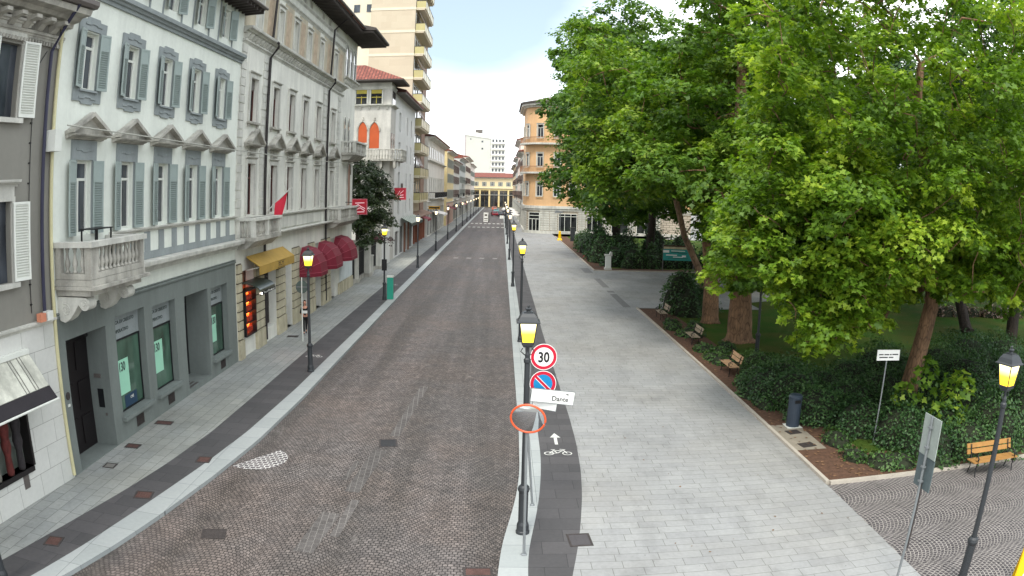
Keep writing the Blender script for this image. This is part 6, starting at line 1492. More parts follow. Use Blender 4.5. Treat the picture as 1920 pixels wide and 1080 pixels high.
figure([[(0,.0,.93,(.148,.108)),(-.09,-.01,.84,.096),(-.085,-.03,.66,.082),(-.075,-.06,.48,.062),(-.07,-.03,.30,.056),(-.065,.0,.11,.040)],
 [(0,.0,.93,(.148,.108)),(.09,.0,.84,.096),(.075,.03,.66,.082),(.06,.04,.48,.062),(.05,.14,.30,.056),(.045,.24,.16,.040)]], 'trousers', M_blackcl, pw)
figure([[(-.065,.03,.05,.042),(-.065,-.08,.035,.038),(-.065,-.16,.028,.028)]], 'shoe', M_sblk, pw); figure([[(.045,.25,.11,.042),(.045,.19,.05,.038),(.045,.11,.03,.028)]], 'shoe', M_sblk, pw)
figure([[(0,.03,1.74,(.07,.06)),(0,.05,1.66,(.088,.075)),(0,.07,1.56,(.085,.05)),(0,.08,1.45,(.09,.04)),(0,.085,1.36,(.07,.03))], [(0,.03,1.74,(.07,.06)),(0,-.05,1.735,(.05,.03))]], 'hair', M_hair, pw)
for sx_ in (-1, 1):
    mb = MB(); mb.lathe([(.002,-.009),(.009,-.004),(.009,.004),(.002,.009)], 8, (sx_*.030, -.112, 1.635)); mb.build('eye', M_sblk, pw)
    for k_ in range(4):
        figure([[(sx_*.10-sx_*.0+(k_-1.5)*.004, -.175, 1.05+(k_-1.5)*.016-.01*(sx_>0), .010), (sx_*.075, -.20, 1.045+(k_-1.5)*.018, .009), (sx_*.045, -.195, 1.04+(k_-1.5)*.018, .008)]], 'finger', M_skin, pw, 1)
    figure([[(sx_*.10,-.165,1.08,.011),(sx_*.08,-.185,1.105,.010)]], 'thumb', M_skin, pw, 1)
figure([[(0,-.112,1.625,.012),(0,-.128,1.605,.014)]], 'nose', M_skin, pw, 1)
mb = MB(); mb.box(-.03,.03,-.118,-.108,1.568,1.576); mb.build('mouth', pm('lips', (150, 80, 76), bmp=0), pw)
for sx_ in (-1, 1): figure([[(sx_*.078,-.01,1.60,.012),(sx_*.084,.0,1.635,.016),(sx_*.08,.005,1.655,.012)]], 'ear', M_skin, pw, 1)
bg_ = thing('white_bag', 'small white clutch bag held across the waist of the walking woman', 'bag', (-10.1, 37.75, 0), R(14))
mb = MB(); mb.prism([(-.17,1.12),(.17,1.12),(.175,1.26),(-.175,1.26)], -.185, -.135, 'y'); mb.build('body', M_whb, bg_); mb = MB(); mb.prism([(-.175,1.21),(.175,1.21),(.178,1.268),(-.178,1.268)], -.192, -.186, 'y'); mb.build('flap', M_whb, bg_)
# a few fallen leaves and scraps
mb = MB()
for i in range(520):
    if i < 380: x, y, z = 9.2+rng.random()*1.5, 17.8+rng.random()*30, .024
    elif i < 475: x, y, z = 9.8+rng.random()*5, 17.6+rng.random()*1.6, .024
    else: x, y, z = 2.6+rng.random()*6.2, 14+rng.random()**2*80, .006
    s_ = .035+rng.random()*.045; s_ = s_*.6 if i >= 475 else s_; a = rng.random()*6.28
    p = [(x+s_*math.cos(a+b)*k_, y+s_*math.sin(a+b)*k_, z+rng.random()*.02) for b, k_ in ((0,1),(1.2,.6),(2.4,.9),(3.6,.6),(4.8,1))]
    mb.add(p, [(0,1,2,3,4)])
o = mb.build('fallen_leaves', pm('dead_leaf', (122, 92, 66), var=.5, scale=12)); o['kind'] = 'stuff'

for o in [o for o in bpy.data.objects if o.name.startswith('lantern_glass')]:
    if o.parent and o.parent.location.y > 70:
        if 'far_gm' not in globals(): far_gm = o.data.copy(); far_gm.materials[0] = far_glow
        o.data = far_gm
TREES = {
 'near': [99,213,86,7,108,211,56,11,148,209,64,7,95,200,67,6,93,216,58,13,93,235,66,7,110,213,79,11,105,201,50,11,143,183,149,5,114,226,46,9,89,213,50,10,133,267,74,6,190,228,66,10,138,210,55,7,93,245,56,9,230,238,102,11,146,228,76,6,109,235,136,12,111,227,87,9,78,224,64,10,79,240,59,6,153,231,60,10,203,208,177,7,83,206,109,10,175,182,55,9,109,243,33,5,205,233,76,11,103,235,51,6,84,239,67,7,93,243,94,12,109,172,135,5,200,215,67,7,180,229,60,12,144,215,56,7,209,219,85,7,147,220,88,11,132,196,64,7,121,235,39,8,214,267,64,10,100,239,56,5,157,177,92,6,196,237,59,5,99,214,73,7,110,211,87,7,113,216,50,12,128,279,117,11,193,218,155,7,109,228,59,11,85,201,74,7,110,189,53,6,109,218,71,10,114,239,71,11,101,217,58,8,81,212,71,10,167,252,114,9,146,189,162,10,96,238,46,7,164,222,61,7,89,226,68,5,82,245,102,5,180,262,147,12,96,199,57,11,175,242,131,7,133,200,52,5,142,192,118,10,154,210,69,10,113,217,89,6,127,214,76,5,159,289,106,10,100,226,58,6,161,189,57,10,118,249,45,10,151,219,57,8,197,224,63,10,206,217,63,6,81,190,140,13,141,233,42,6,112,226,78,11,179,224,52,6,97,177,139,5,91,245,67,11,169,227,80,8,95,225,47,12,142,233,75,5,131,205,72,13,110,239,53,7,129,236,57,11,150,194,107,10,125,232,75,7,119,209,83,10,76,209,52,6,100,226,77,6,89,226,98,6,114,180,102,9,87,237,86,5,143,230,178,13,130,229,80,13,173,234,172,10,81,244,52,6,179,206,98,12,124,242,38,7,122,218,164,7,122,201,53,9,78,201,111,7,84,214,61,10,94,213,78,7,166,172,83,11,161,226,87,6,166,246,155,6,127,210,56,13,100,231,54,8,108,204,78,5,120,211,48,10,70,216,54,5,84,244,60,11,216,226,55,5,209,233,179,8,96,210,46,5,96,222,82,12,125,233,47,10,89,205,63,5,121,245,56,10,71,240,49,6,180,206,60,12,208,206,136,7,177,232,51,8,97,206,62,11,123,219,83,6,128,195,56,7,111,248,41,9,100,209,57,5,143,210,106,11,84,235,80,6,218,262,83,11,104,236,141,7,177,208,147,6,90,197,78,11,207,230,136,8,105,200,76,9,103,206,89,10,79,221,73,6,92,239,60,11,101,191,60,10,171,226,56,5,97,207,42,8,178,225,95,5,196,225,54,12,144,233,121,6,187,274,87,7,119,223,54,5,70,217,61,9,158,290,98,8,87,203,54,7,115,275,85,13,152,220,49,5,93,207,80,9,85,205,59,7,182,228,73,7,144,191,79,9,197,214,87,6,176,214,52,9,108,195,57,5,105,186,122,10,145,204,98,12,111,199,44,6,209,229,48,11,145,197,52,6,158,261,43,7,84,214,98,5,158,233,168,6,76,234,69,6,79,215,53,7,123,242,70,8,139,234,51,8,153,238,111,6,212,264,148,5,123,219,53,9,142,171,99,10,135,212,64,6,192,275,115,12,108,247,57,10,173,198,100,7,148,207,53,11,163,258,103,12,186,186,57,5,165,190,66,13,91,215,65,5,219,214,166,10,145,234,65,5,102,231,47,9,85,220,69,5,187,192,166,12,74,246,52,7,190,208,161,6,154,254,95,11,84,249,70,12,119,224,71,5,101,200,89,8,81,233,73,9,127,229,40,7,101,227,65,7,153,189,54,6,81,215,103,8,172,219,97,9,190,246,149,5,130,196,81,12,121,193,71,7,98,219,66,11,98,206,74,6,90,210,42,8,196,225,40,6,70,225,61,6,78,215,140,6,113,225,67,5,153,172,73,7,98,201,72,8,106,224,44,7,122,228,34,8,203,243,92,6,128,249,162,9,199,214,93,7,165,246,45,6,193,221,45,10,144,225,53,6,104,236,118,12,102,219,36,7,218,218,63,6,147,230,81,6,124,222,144,5,144,223,57,5,99,202,37,10,182,210,70,5,83,228,63,6,96,235,41,5,127,212,102,12,99,194,67,6,130,235,37,6,160,242,91,12,100,215,108,12,103,202,64,6,117,208,152,10,152,223,74,9,73,211,60,6,205,195,51,12,88,248,85,7,137,231,60,9,97,214,31,7,174,288,110,10,73,220,70,9,109,234,24,7,207,219,45,8,206,213,53,6,127,234,157,10,106,203,146,10,203,205,71,7,115,238,35,13,184,193,104,7,165,187,51,7,121,230,67,10,78,211,94,7,123,209,72,10,93,218,49,7,84,225,103,12,109,243,51,5,167,204,70,11,124,203,81,10,194,217,71,7,91,224,62,5,172,173,119,9,78,200,118,5,156,187,81,8,98,193,52,9,103,230,74,10,123,239,156,6,104,241,85,7,130,243,52,11,163,168,118,12,87,211,57,5,110,235,76,7,89,232,72,9,107,245,72,11,161,205,63,10,84,206,72,6,100,217,44,8,180,183,101,11,188,226,47,6,113,205,114,6,148,254,118,6,144,250,146,9,136,238,73,6,168,195,59,9,99,218,54,5,68,222,54,7,89,266,76,7,113,237,44,7,149,262,58,12,151,213,52,6,204,209,146,11,160,211,48,7,111,202,67,9,115,194,73,7,140,219,52,6,136,219,80,8,185,184,48,7,156,183,155,9,147,243,150,7,195,208,144,13,157,254,67,6,94,212,35,5,125,182,62,6,145,181,53,8,191,284,132,7,108,220,160,11,188,215,67,13,104,227,96,10,146,167,137,12,80,216,95,6,105,237,46,9,107,220,30,10,109,180,118,6,110,230,38,9,157,185,73,6,141,186,94,6,102,210,51,8,93,229,60,8,107,178,110,7,220,239,97,10,94,259,147,7,122,276,99,7,113,284,119,6,127,179,80,9,111,218,146,6,154,281,71,10,135,251,58,6,153,170,85,12,92,235,85,6,97,236,151,11,203,245,48,12,136,234,34,6,115,221,94,6,203,219,172,12,202,230,60,8,163,218,54,7,135,267,113,6,71,213,131,7,177,225,86,11,103,252,170,7,92,258,65,11,82,243,76,9,150,180,118,8,160,255,74,5,167,277,114,8,146,183,86,6,116,229,31,7,145,275,152,8,156,171,92,6,76,205,62,8,205,203,61,8,129,224,53,10,87,223,64,7,211,220,60,8,105,239,90,7,78,212,83,13,149,201,90,13,84,220,92,8,139,215,57,8,109,229,129,9,147,277,123,6,78,203,69,5,79,203,77,9,193,249,47,7,119,208,60,5,125,230,90,7,159,214,158,8,197,201,148,7,111,251,46,6,132,175,140,6,139,230,136,13,107,218,54,7,156,218,45,7,91,248,78,7,164,176,50,6,208,241,141,9,86,234,148,9,79,206,90,8,133,216,152,10,72,229,58,6,226,247,90,7,185,176,124,11,90,232,50,6,103,198,141,8,134,232,40,6,147,249,76,9,183,185,53,7,114,237,82,7,127,172,69,9,155,215,49,6,202,233,53,11,109,181,58,6,186,285,91,8,208,212,74,6,106,249,136,9,176,202,72,7,192,244,65,12,100,216,96,7,104,187,95,11,172,232,57,7,131,187,129,13,73,242,44,5,212,223,46,6,205,202,103,12,127,254,113,13,103,251,51,9,166,175,69,7,168,196,50,11,82,208,130,5,85,235,101,9,218,213,59,11,230,245,126,13,166,230,75,7,201,200,67,8,94,223,146,6,106,236,63,9,163,193,89,7,97,239,82,11,176,188,62,11,138,266,123,8,181,187,111,10,93,238,130,10,161,230,56,7,191,267,89,11,107,209,41,6,115,182,66,13,105,234,95,8,95,243,50,6,117,205,47,9,76,240,64,7,215,218,120,6,223,226,139,7,98,245,86,5,180,197,90,7,146,233,45,7,128,222,46,10,100,225,54,6,122,221,47,7,122,250,137,10,85,208,46,6,91,229,91,5,75,227,72,7,108,230,65,7,168,228,88,10,97,233,49,5,169,185,74,11,72,228,67,6,153,166,67,7,118,197,60,6,135,186,161,10,123,226,50,6,211,227,57,8,100,214,159,7,231,238,72,5,133,207,79,7,166,275,169,6,198,256,114,12,135,255,134,11,117,240,54,6,155,213,59,6,226,222,162,8,112,212,64,12,80,249,50,6,223,236,131,6,101,209,131,7,171,223,67,9,136,238,137,9,135,220,99,8,145,219,68,6,132,236,170,5,120,245,102,9,143,170,118,10,90,231,114,7,121,228,79,11,215,230,74,12,154,204,62,6,151,185,106,12,161,217,68,11,137,194,52,10,231,239,83,6,118,178,142,13,211,213,48,9,138,161,111,11,152,173,68,6,81,221,58,5,98,220,31,8,132,214,171,12,230,252,142,8,94,205,140,10,133,205,57,6,180,218,181,10,112,217,36,11,203,234,113,8,153,227,48,10,112,199,59,7,219,219,94,9,100,203,79,8,182,221,62,5,110,191,67,6,104,207,67,9,84,225,70,6,78,215,60,6,186,230,56,7,90,205,69,10,140,187,51,6,99,228,40,7,140,180,65,10,133,220,74,10,158,211,109,12,141,217,63,5,86,213,67,6,181,264,111,8,221,220,71,9,140,234,147,8,184,184,67,8,169,188,58,7,91,185,102,5,76,211,115,10,141,210,61,8,105,223,84,6,145,192,154,9,139,237,66,5,134,180,104,6,98,270,133,8,162,239,171,12,110,194,43,6,118,283,92,6,133,243,61,6,209,263,163,12,89,249,49,6,132,231,71,6,160,196,154,6,129,232,110,9,211,258,112,11,207,238,91,7,194,210,103,10,169,221,56,5,119,282,76,6,160,175,59,5,162,266,181,7,148,164,90,10,95,205,86,7,115,217,68,6,156,204,72,8,233,248,96,7,99,235,61,10,172,252,142,5,186,237,52,12,97,235,73,10,85,206,116,6,129,287,105,12,212,216,169,7,86,217,74,9,181,286,127,6,101,191,147,7,208,207,51,5,138,213,163,6,209,227,102,13,116,207,38,7,137,225,48,10,95,236,54,6,132,165,113,6,137,271,90,6,164,221,50,6,101,243,41,7,80,223,53,6,210,216,68,6,104,186,103,7,192,219,95,8,157,198,51,8,220,220,47,6,97,191,96,9,72,232,63,7,92,230,99,7,75,216,55,6,119,193,83,8,196,202,105,9,83,248,52,5,81,231,57,8,124,170,84,8,160,221,97,7,154,231,93,6,119,259,126,6,194,232,48,7,78,192,89,5,120,213,54,7,124,223,35,6,153,173,129,6,101,241,50,10,203,203,125,7,97,192,80,11,211,229,111,6,161,234,49,10,208,221,124,6,92,260,109,6,175,228,166,10,122,236,57,8,144,230,161,12,220,232,98,6,205,209,67,6,206,193,163,12,200,256,143,7,101,230,83,10,159,182,50,7,132,194,58,6,200,216,146,7,87,243,53,6,104,209,34,5,121,241,62,7,114,243,110,7,158,232,69,5,133,186,109,8,183,216,95,6,203,222,61,7,160,194,102,6,161,258,83,12,133,233,151,7,92,191,66,9,206,241,122,12,175,188,92,10,206,265,84,11,172,274,128,11,177,236,58,6,221,228,63,9,223,213,44,12,205,272,120,11,162,179,72,7,186,222,77,12,134,190,101,6,195,195,69,12,96,234,90,11,195,215,174,6,213,247,153,8,177,187,147,7,185,217,44,9,172,270,73,5,133,182,89,13,180,173,137,13,204,244,107,5,97,244,119,12,72,206,73,7,81,207,67,5,185,259,66,9,88,226,51,6,202,240,175,11,128,217,57,5,86,234,62,8,169,176,47,6,161,197,68,10,96,181,75,12,121,190,96,7,192,259,165,9,88,221,58,6,179,187,69,6,87,205,41,6,163,265,45,6,172,235,72,13,99,259,95,10,128,193,143,10,107,217,44,5,206,228,67,6,117,220,74,6,212,237,55,6,110,251,128,6,177,272,66,7,124,173,117,9,175,194,69,6,81,208,56,8,156,276,128,13,234,257,82,11,171,173,71,6,124,198,61,5,119,252,171,10],
 'mid1': [113,394,116,9,123,354,38,16,128,324,68,10,166,347,61,16,150,330,38,9,162,375,165,18,171,337,158,13,119,380,93,9,145,310,54,13,161,329,55,10,125,318,44,12,114,421,154,8,110,319,43,10,137,356,86,7,156,342,72,8,131,360,46,16,108,355,107,13,122,366,77,8,95,324,119,14,151,351,40,11,130,367,95,10,111,356,38,10,127,402,148,19,145,316,45,9,159,367,79,11,142,337,94,9,158,319,43,9,145,374,65,15,155,335,94,8,143,346,64,16,123,354,49,10,155,322,65,14,132,316,100,8,97,331,97,10,155,329,42,8,140,392,198,16,130,315,164,10,125,362,54,9,113,373,92,10,116,367,42,15,130,306,53,8,123,352,56,8,111,346,65,14,164,338,54,11,196,367,156,16,151,345,100,11,163,332,43,8,138,316,57,8,131,373,40,7,116,361,62,17,107,316,70,11,128,310,109,10,167,339,85,15,105,365,97,10,105,364,177,14,98,313,50,10,190,341,125,14,67,333,120,11,162,324,46,10,94,359,83,15,105,335,39,11,154,386,180,16,164,353,97,8,135,328,85,8,133,353,110,12,62,371,110,10,141,316,68,18,173,331,165,10,134,335,102,9,174,332,123,11,118,395,177,11,91,373,130,14,111,334,32,8,174,334,92,8,164,373,60,11,86,336,122,16,190,359,125,11,118,380,58,18,144,340,112,10,140,354,98,9,112,315,57,13,131,368,211,10,126,339,73,18,188,365,137,11,141,330,110,15,189,339,114,10,113,343,35,11,165,384,81,18,156,363,69,16,95,413,153,13,100,322,69,8,127,321,129,15,114,330,110,8,155,415,162,12,152,354,96,11,114,327,90,8,63,344,93,15,139,325,59,9,178,357,112,13,151,383,72,8,148,338,35,9,149,315,128,10,121,314,66,11,60,361,109,12,132,352,61,10,168,396,182,15,165,342,44,7,163,399,173,11,132,358,36,7,165,387,119,9,173,327,67,13,148,366,58,11,171,321,149,8,148,355,106,9,155,326,79,11,162,413,94,15,152,389,211,12,64,354,130,7,135,350,67,7,123,413,124,14,119,316,137,8,175,347,75,17,106,365,77,13,97,318,170,16,157,341,36,9,85,354,141,10,169,386,161,12,188,355,150,8,171,343,196,15,85,381,115,8,159,328,182,11,92,319,79,17,73,328,85,16,154,338,59,11,146,320,163,10,151,399,195,13,88,351,109,17,122,340,48,10,98,311,63,13,123,385,70,13,147,330,78,10,106,352,191,12,143,327,46,7,142,359,54,11,65,362,82,8,180,400,146,17,171,333,48,8,104,322,49,8,129,333,41,16,108,379,184,11,117,391,191,16,91,344,94,16,131,330,62,11,191,361,100,17,138,358,33,10,82,343,144,14,192,345,101,8,97,348,67,8,167,368,71,8,173,356,80,9,117,400,128,7,174,370,188,17,147,371,50,13,108,332,52,9,99,392,134,14,154,351,52,12,97,357,108,10,161,406,160,14,110,373,55,10,144,328,68,9,102,329,73,10,90,364,114,13,83,341,102,8,133,322,162,9,100,312,148,9,161,376,151,12,139,344,34,8,91,369,87,8,126,312,148,15,117,331,74,10,115,369,83,9,110,351,53,11,110,319,102,16,135,313,89,9,138,334,38,8,188,347,134,14,139,417,107,9,139,337,70,9,122,332,182,13,139,377,75,15,103,325,84,11,158,400,147,10,124,371,47,9,77,401,95,11,157,319,54,8,108,310,40,10,90,397,107,16,181,332,108,13,117,396,78,9,122,356,102,16,137,389,79,10,133,409,95,8,107,336,66,9,111,412,75,8,171,385,100,10,116,342,189,8,138,371,83,8,143,309,142,11,87,375,146,18,122,335,128,11,141,362,85,8,117,333,148,17,126,319,102,10,132,306,71,9,132,312,42,8,114,399,98,13,133,312,157,9,147,341,56,9,133,322,172,9,70,363,104,11,122,336,88,17,129,387,176,10,143,321,40,8,119,362,89,13,177,372,111,15,119,411,158,18,138,309,101,8,98,340,86,12,135,351,93,8,97,366,77,8,156,344,87,11,125,337,110,8,66,393,94,16,80,350,81,9,150,332,67,9,180,400,165,18,141,409,134,19,110,342,75,8,112,338,49,10,200,362,130,10,167,404,140,8,117,354,79,8,168,357,88,12,169,354,42,8,150,321,41,8,106,328,62,10,138,393,216,11,194,381,139,13,112,321,144,10,116,329,52,13,142,310,114,13,128,317,53,8,152,364,101,9,164,387,174,10,105,318,138,10,190,351,174,8,160,358,85,10,117,341,103,10,166,393,128,16,123,306,47,13,101,332,49,8,160,404,190,11,137,349,43,11,152,330,104,10,171,373,127,14,81,378,123,10,83,404,127,15,118,316,39,9,106,376,84,14,59,373,92,8,108,332,178,17,125,390,211,16,183,351,86,16,108,400,125,12,145,346,45,8,180,383,91,8,135,373,48,9,174,353,55,13,159,357,41,10,173,328,59,9,87,321,94,7,164,324,74,13,145,357,46,10,87,338,153,7,168,343,121,8,111,330,71,8,123,320,82,10,140,402,115,13,72,358,84,9,93,386,140,7,171,391,197,8,97,368,102,14,86,317,149,7,184,387,106,9,190,391,133,9,166,325,123,8,115,310,135,7,140,394,160,10,81,411,136,14,105,344,107,11,174,378,204,18,84,372,80,9,94,329,190,14,79,387,100,13,109,373,102,8,126,343,34,7,114,349,46,10,166,360,60,12,78,350,93,9,162,336,194,15,147,414,154,16,133,411,167,14,94,411,102,15,169,364,211,14,151,407,81,11,119,348,75,9,80,374,95,13,145,397,85,13,125,356,73,10,151,315,50,11,158,327,113,15,154,353,184,11,128,419,111,14,144,389,187,9,139,322,134,16,146,338,100,8,79,362,96,14,87,367,76,7,183,343,176,15,140,395,57,9],
 'mid2': [88,390,109,8,84,433,112,18,146,484,138,9,102,479,119,15,118,417,91,14,68,480,89,8,158,457,182,8,94,407,97,13,47,401,154,10,102,407,109,10,110,387,69,8,100,400,118,17,101,441,110,14,125,412,72,12,116,399,199,17,63,448,74,11,114,437,75,19,67,402,108,19,110,411,107,9,121,490,107,8,90,480,130,19,72,485,147,9,123,393,88,13,123,411,98,12,67,439,94,17,103,395,97,8,95,451,89,16,91,447,110,11,156,445,91,11,159,412,145,17,168,441,122,9,142,456,196,8,73,453,75,13,136,448,107,10,139,460,65,10,78,445,103,16,139,429,158,12,83,485,119,11,58,420,132,8,116,420,105,10,88,421,84,11,112,387,91,13,109,388,145,11,117,449,81,16,169,452,166,11,52,395,140,10,91,469,89,18,94,429,105,12,78,408,99,13,79,476,172,8,86,496,136,11,139,471,159,18,148,410,139,11,56,408,72,9,117,486,165,13,169,429,102,8,80,414,108,10,119,397,62,16,139,423,110,19,125,445,200,11,77,405,141,15,116,399,101,17,144,459,151,18,66,425,94,17,108,432,95,14,64,390,84,10,133,467,135,15,83,459,82,14,157,414,110,11,156,430,189,17,108,479,130,12,130,407,87,19,159,470,139,9,92,499,147,19,132,449,201,8,109,410,118,8,91,440,92,16,152,444,152,9,80,424,117,9,122,426,69,16,68,417,116,18,87,419,118,11,125,483,146,17,92,483,154,17,154,428,128,10,63,394,93,9,75,401,73,9,123,462,97,12,114,394,71,9,49,479,138,8,109,495,149,17,142,444,152,9,51,457,125,12,120,413,54,11,128,392,159,10,127,385,142,18,92,383,93,10,83,469,164,10,69,473,156,11,134,425,202,17,151,442,83,11,163,456,146,15,70,445,82,14,63,451,109,11,98,421,118,16,105,410,94,12,161,444,151,14,135,439,116,11,123,466,168,19,104,406,85,9,72,431,80,20,170,424,118,17,104,471,85,11,83,493,105,8,66,489,157,10,85,471,75,17,159,428,142,12,125,493,129,9,147,460,123,15,88,397,88,12,152,474,177,17,103,448,99,15,67,402,91,14,54,425,115,19,98,389,88,10,90,400,109,10,111,438,108,8,133,487,172,16,76,431,100,11,117,425,171,10,159,442,136,15,74,421,106,11,115,413,200,9,79,383,125,10,132,405,200,18,113,488,135,16,47,412,82,12,69,413,98,8,146,434,172,8,74,392,97,15,46,422,82,8,121,463,204,13,132,416,64,10,51,468,182,14,164,449,121,10,132,478,101,13,66,465,90,8,58,490,137,12,146,416,79,18,53,436,92,10,91,386,103,8,118,466,150,9,89,388,139,10,54,449,105,10,142,452,178,11,152,460,138,8,111,389,78,15,118,398,76,10,52,429,97,12,59,419,85,8,95,491,87,16,105,405,157,8,110,487,113,12,127,426,103,9,118,446,175,14,47,454,136,11,117,409,62,10,139,470,191,17,121,482,94,10,106,470,130,10,129,403,70,8,56,405,88,14,138,473,96,8,140,429,191,9,54,414,100,8,122,410,115,8,106,422,103,10,58,443,120,8,118,478,116,14,135,481,115,11,139,442,183,10,116,496,117,10,151,414,92,10,71,461,156,20,96,395,76,8,127,444,91,15,97,383,142,10,147,468,101,9,123,423,211,14,132,402,176,8,104,444,83,11,152,441,116,13,65,410,78,19,127,480,77,10,129,420,147,17,119,436,102,14,94,488,118,15,171,442,144,10,54,484,119,11,142,398,135,15,61,432,107,13,102,387,98,10,121,396,149,8,129,481,91,9,94,434,120,9,97,384,78,19,48,432,88,8,146,455,101,11,105,457,84,10,155,441,180,8,128,424,87,11,53,472,101,12,62,409,95,11,129,439,75,10,138,448,126,19,150,403,164,14,156,467,108,11,163,431,176,9,125,430,95,10,65,396,76,9,91,408,122,13,113,397,151,10,68,452,94,16,76,477,138,10,70,432,116,8,126,428,56,13,140,443,102,10,141,420,89,14,46,476,155,11,72,485,113,12,154,455,167,10,131,457,66,9,95,442,117,10,50,475,146,10,82,462,98,9,145,450,111,15,55,411,158,10,119,423,113,10,59,479,159,11,121,423,51,9,88,472,148,15,151,402,119,12,156,453,141,8,42,450,103,8,133,415,75,9,166,450,93,8,130,448,57,8,155,423,99,13,159,414,131,11,148,451,135,9,81,426,104,9,160,432,110,16,162,456,95,9,112,490,89,9,42,401,127,12,58,466,101,8,153,454,174,8,73,401,81,11,47,467,149,10,127,463,191,8,170,431,152,15,59,461,178,10,103,489,142,10,107,419,110,9,150,430,137,8,46,443,91,9,51,421,146,20,125,413,179,11,142,413,189,12,94,399,131,10,82,404,106,10,150,402,106,17,123,460,84,11,137,446,60,9,56,483,107,12,60,433,80,11,74,384,77,13,145,419,162,14,70,390,136,13,126,402,170,10,141,485,105,16,68,492,145,8,80,407,116,16,120,389,165,8,42,402,111,8,119,437,205,12,126,417,203,10,49,433,152,10,138,455,207,12,127,396,182,9,128,394,151,10,135,390,124,14,144,409,88,9,121,429,85,10,71,489,98,17,144,478,112,11,68,488,172,13,141,441,78,13,105,490,125,11,53,478,179,11],
 'lean': [127,522,89,11,122,505,109,18,113,578,96,11,84,552,141,15,132,515,112,11,105,527,135,11,110,512,144,17,103,524,117,9,70,530,90,13,145,523,130,9,157,525,102,19,106,508,109,12,158,569,113,9,145,580,94,19,138,507,108,13,125,565,133,15,65,553,99,10,153,537,137,14,84,567,118,12,86,567,81,15,88,558,122,8,88,537,102,18,152,560,60,8,151,551,140,16,126,517,80,9,107,530,146,12,139,523,76,19,155,530,146,10,93,516,121,8,124,584,97,18,92,572,93,10,156,545,114,10,154,524,117,10,167,535,68,15,97,510,112,8,142,563,108,18,114,513,113,8,177,551,99,18,99,509,86,9,76,518,129,11,95,532,75,17,135,542,129,12,168,562,90,13,153,570,124,8,140,573,82,10,139,578,123,11,149,512,100,11,164,536,107,13,87,516,110,8,143,548,149,8,160,558,96,8,94,519,99,10,145,537,112,11,114,576,109,13,115,563,79,11,161,509,115,20,98,506,120,11,116,537,151,8,148,570,69,9,105,554,135,9,169,524,94,13,88,551,73,10,112,574,80,8,160,558,121,14,111,511,96,18,85,508,111,8,107,567,133,13,115,561,114,9,137,522,146,17,84,542,80,8,82,525,75,12,96,519,134,9,155,539,148,9,106,561,90,8,135,574,95,8,122,507,81,9,94,569,117,13,123,550,131,9,151,511,72,8,125,543,152,15],
 'farA': [114,834,195,14,145,916,170,18,132,853,205,11,65,881,157,19,112,860,65,14,163,863,186,18,82,891,84,23,122,815,101,13,128,848,151,24,85,854,67,11,96,805,141,25,84,888,120,12,103,830,159,25,56,869,174,16,124,867,69,21,134,830,172,13,192,879,169,21,137,828,58,11,88,800,189,22,159,894,196,11,144,823,131,18,67,844,153,11,129,879,127,18,120,837,83,12,101,859,181,23,95,825,101,14,114,805,49,25,146,824,152,13,92,934,149,20,75,825,169,21,114,866,220,11,130,820,203,20,108,890,137,16,120,796,149,16,134,845,104,19,105,881,270,23,124,829,102,14,141,818,144,13,162,856,116,16,145,911,99,12,91,888,142,18,107,938,216,19,147,836,106,14,128,816,172,14,122,932,197,21,124,827,193,11,192,877,226,24,109,914,176,12,171,937,167,23,170,863,227,16,152,837,117,11,78,939,164,22,171,903,199,12,155,826,99,12,86,855,195,20,121,914,210,14,86,839,194,16,94,871,227,26,90,794,170,16,170,906,67,24,131,885,58,13,110,882,231,14,124,906,95,16,93,918,129,13,100,871,122,22,111,858,208,11,76,880,205,11,118,871,177,27,190,870,92,13,185,897,80,27,105,820,114,14,70,794,138,19,69,876,111,14,142,943,117,16,72,804,173,21,59,881,92,15,154,921,203,24,129,831,135,15,142,832,182,15,101,864,158,19,79,838,214,15,168,927,215,19,103,881,182,16,114,846,192,12,98,896,109,20,128,796,181,19,111,893,218,15,112,883,69,13,106,841,224,21,153,862,126,13,115,826,179,25,147,815,99,16,108,792,140,11,51,850,83,12,125,815,129,14,119,814,139,12,124,914,196,12,83,821,150,24,177,913,226,11,168,863,210,15,79,922,213,20,120,903,66,24,136,921,140,13,106,851,92,24,100,788,190,21,87,901,213,11,183,896,213,16,71,914,181,16,77,902,149,27,139,865,82,16,142,941,184,18,99,831,199,22,195,881,117,15,132,895,88,21,142,868,103,11,94,846,62,23,63,798,152,15,122,900,253,27,90,825,178,12,152,858,103,19,101,861,80,12,77,879,259,25,66,808,93,11,66,888,235,22,121,822,153,11,72,827,70,16,89,871,98,19,73,854,221,13,100,800,70,19,165,890,123,15,108,812,99,16,124,855,193,14,192,864,202,26,115,916,72,12,176,864,107,12,74,863,182,16,195,900,163,19,165,919,185,26,167,846,142,12,131,819,88,15,75,872,143,22,138,845,214,22,90,913,242,15,167,846,169,20,139,870,45,24,116,871,213,11,57,855,95,13,107,936,163,20,80,841,234,16,120,919,103,13,206,878,128,11,72,788,111,15,147,904,257,20,103,813,228,15,79,813,226,13,145,820,166,20,68,870,227,14,198,893,110,13,67,863,83,22,85,929,108,15,171,848,197,23,93,847,235,14,129,795,90,23,146,841,93,11,172,857,63,18,166,917,86,12,105,923,63,16,125,873,92,24,174,871,244,13,80,911,67,12,131,845,189,13,117,911,127,21,140,837,72,16,111,932,182,19,100,896,255,23,163,888,50,16,150,858,144,12,71,885,177,15,110,937,138,12,92,838,145,24,84,854,128,25,119,805,96,14,89,887,190,19,96,893,153,14,119,837,252,18,83,789,163,13,143,855,265,18,116,927,123,13,163,826,206,12,95,884,77,11],
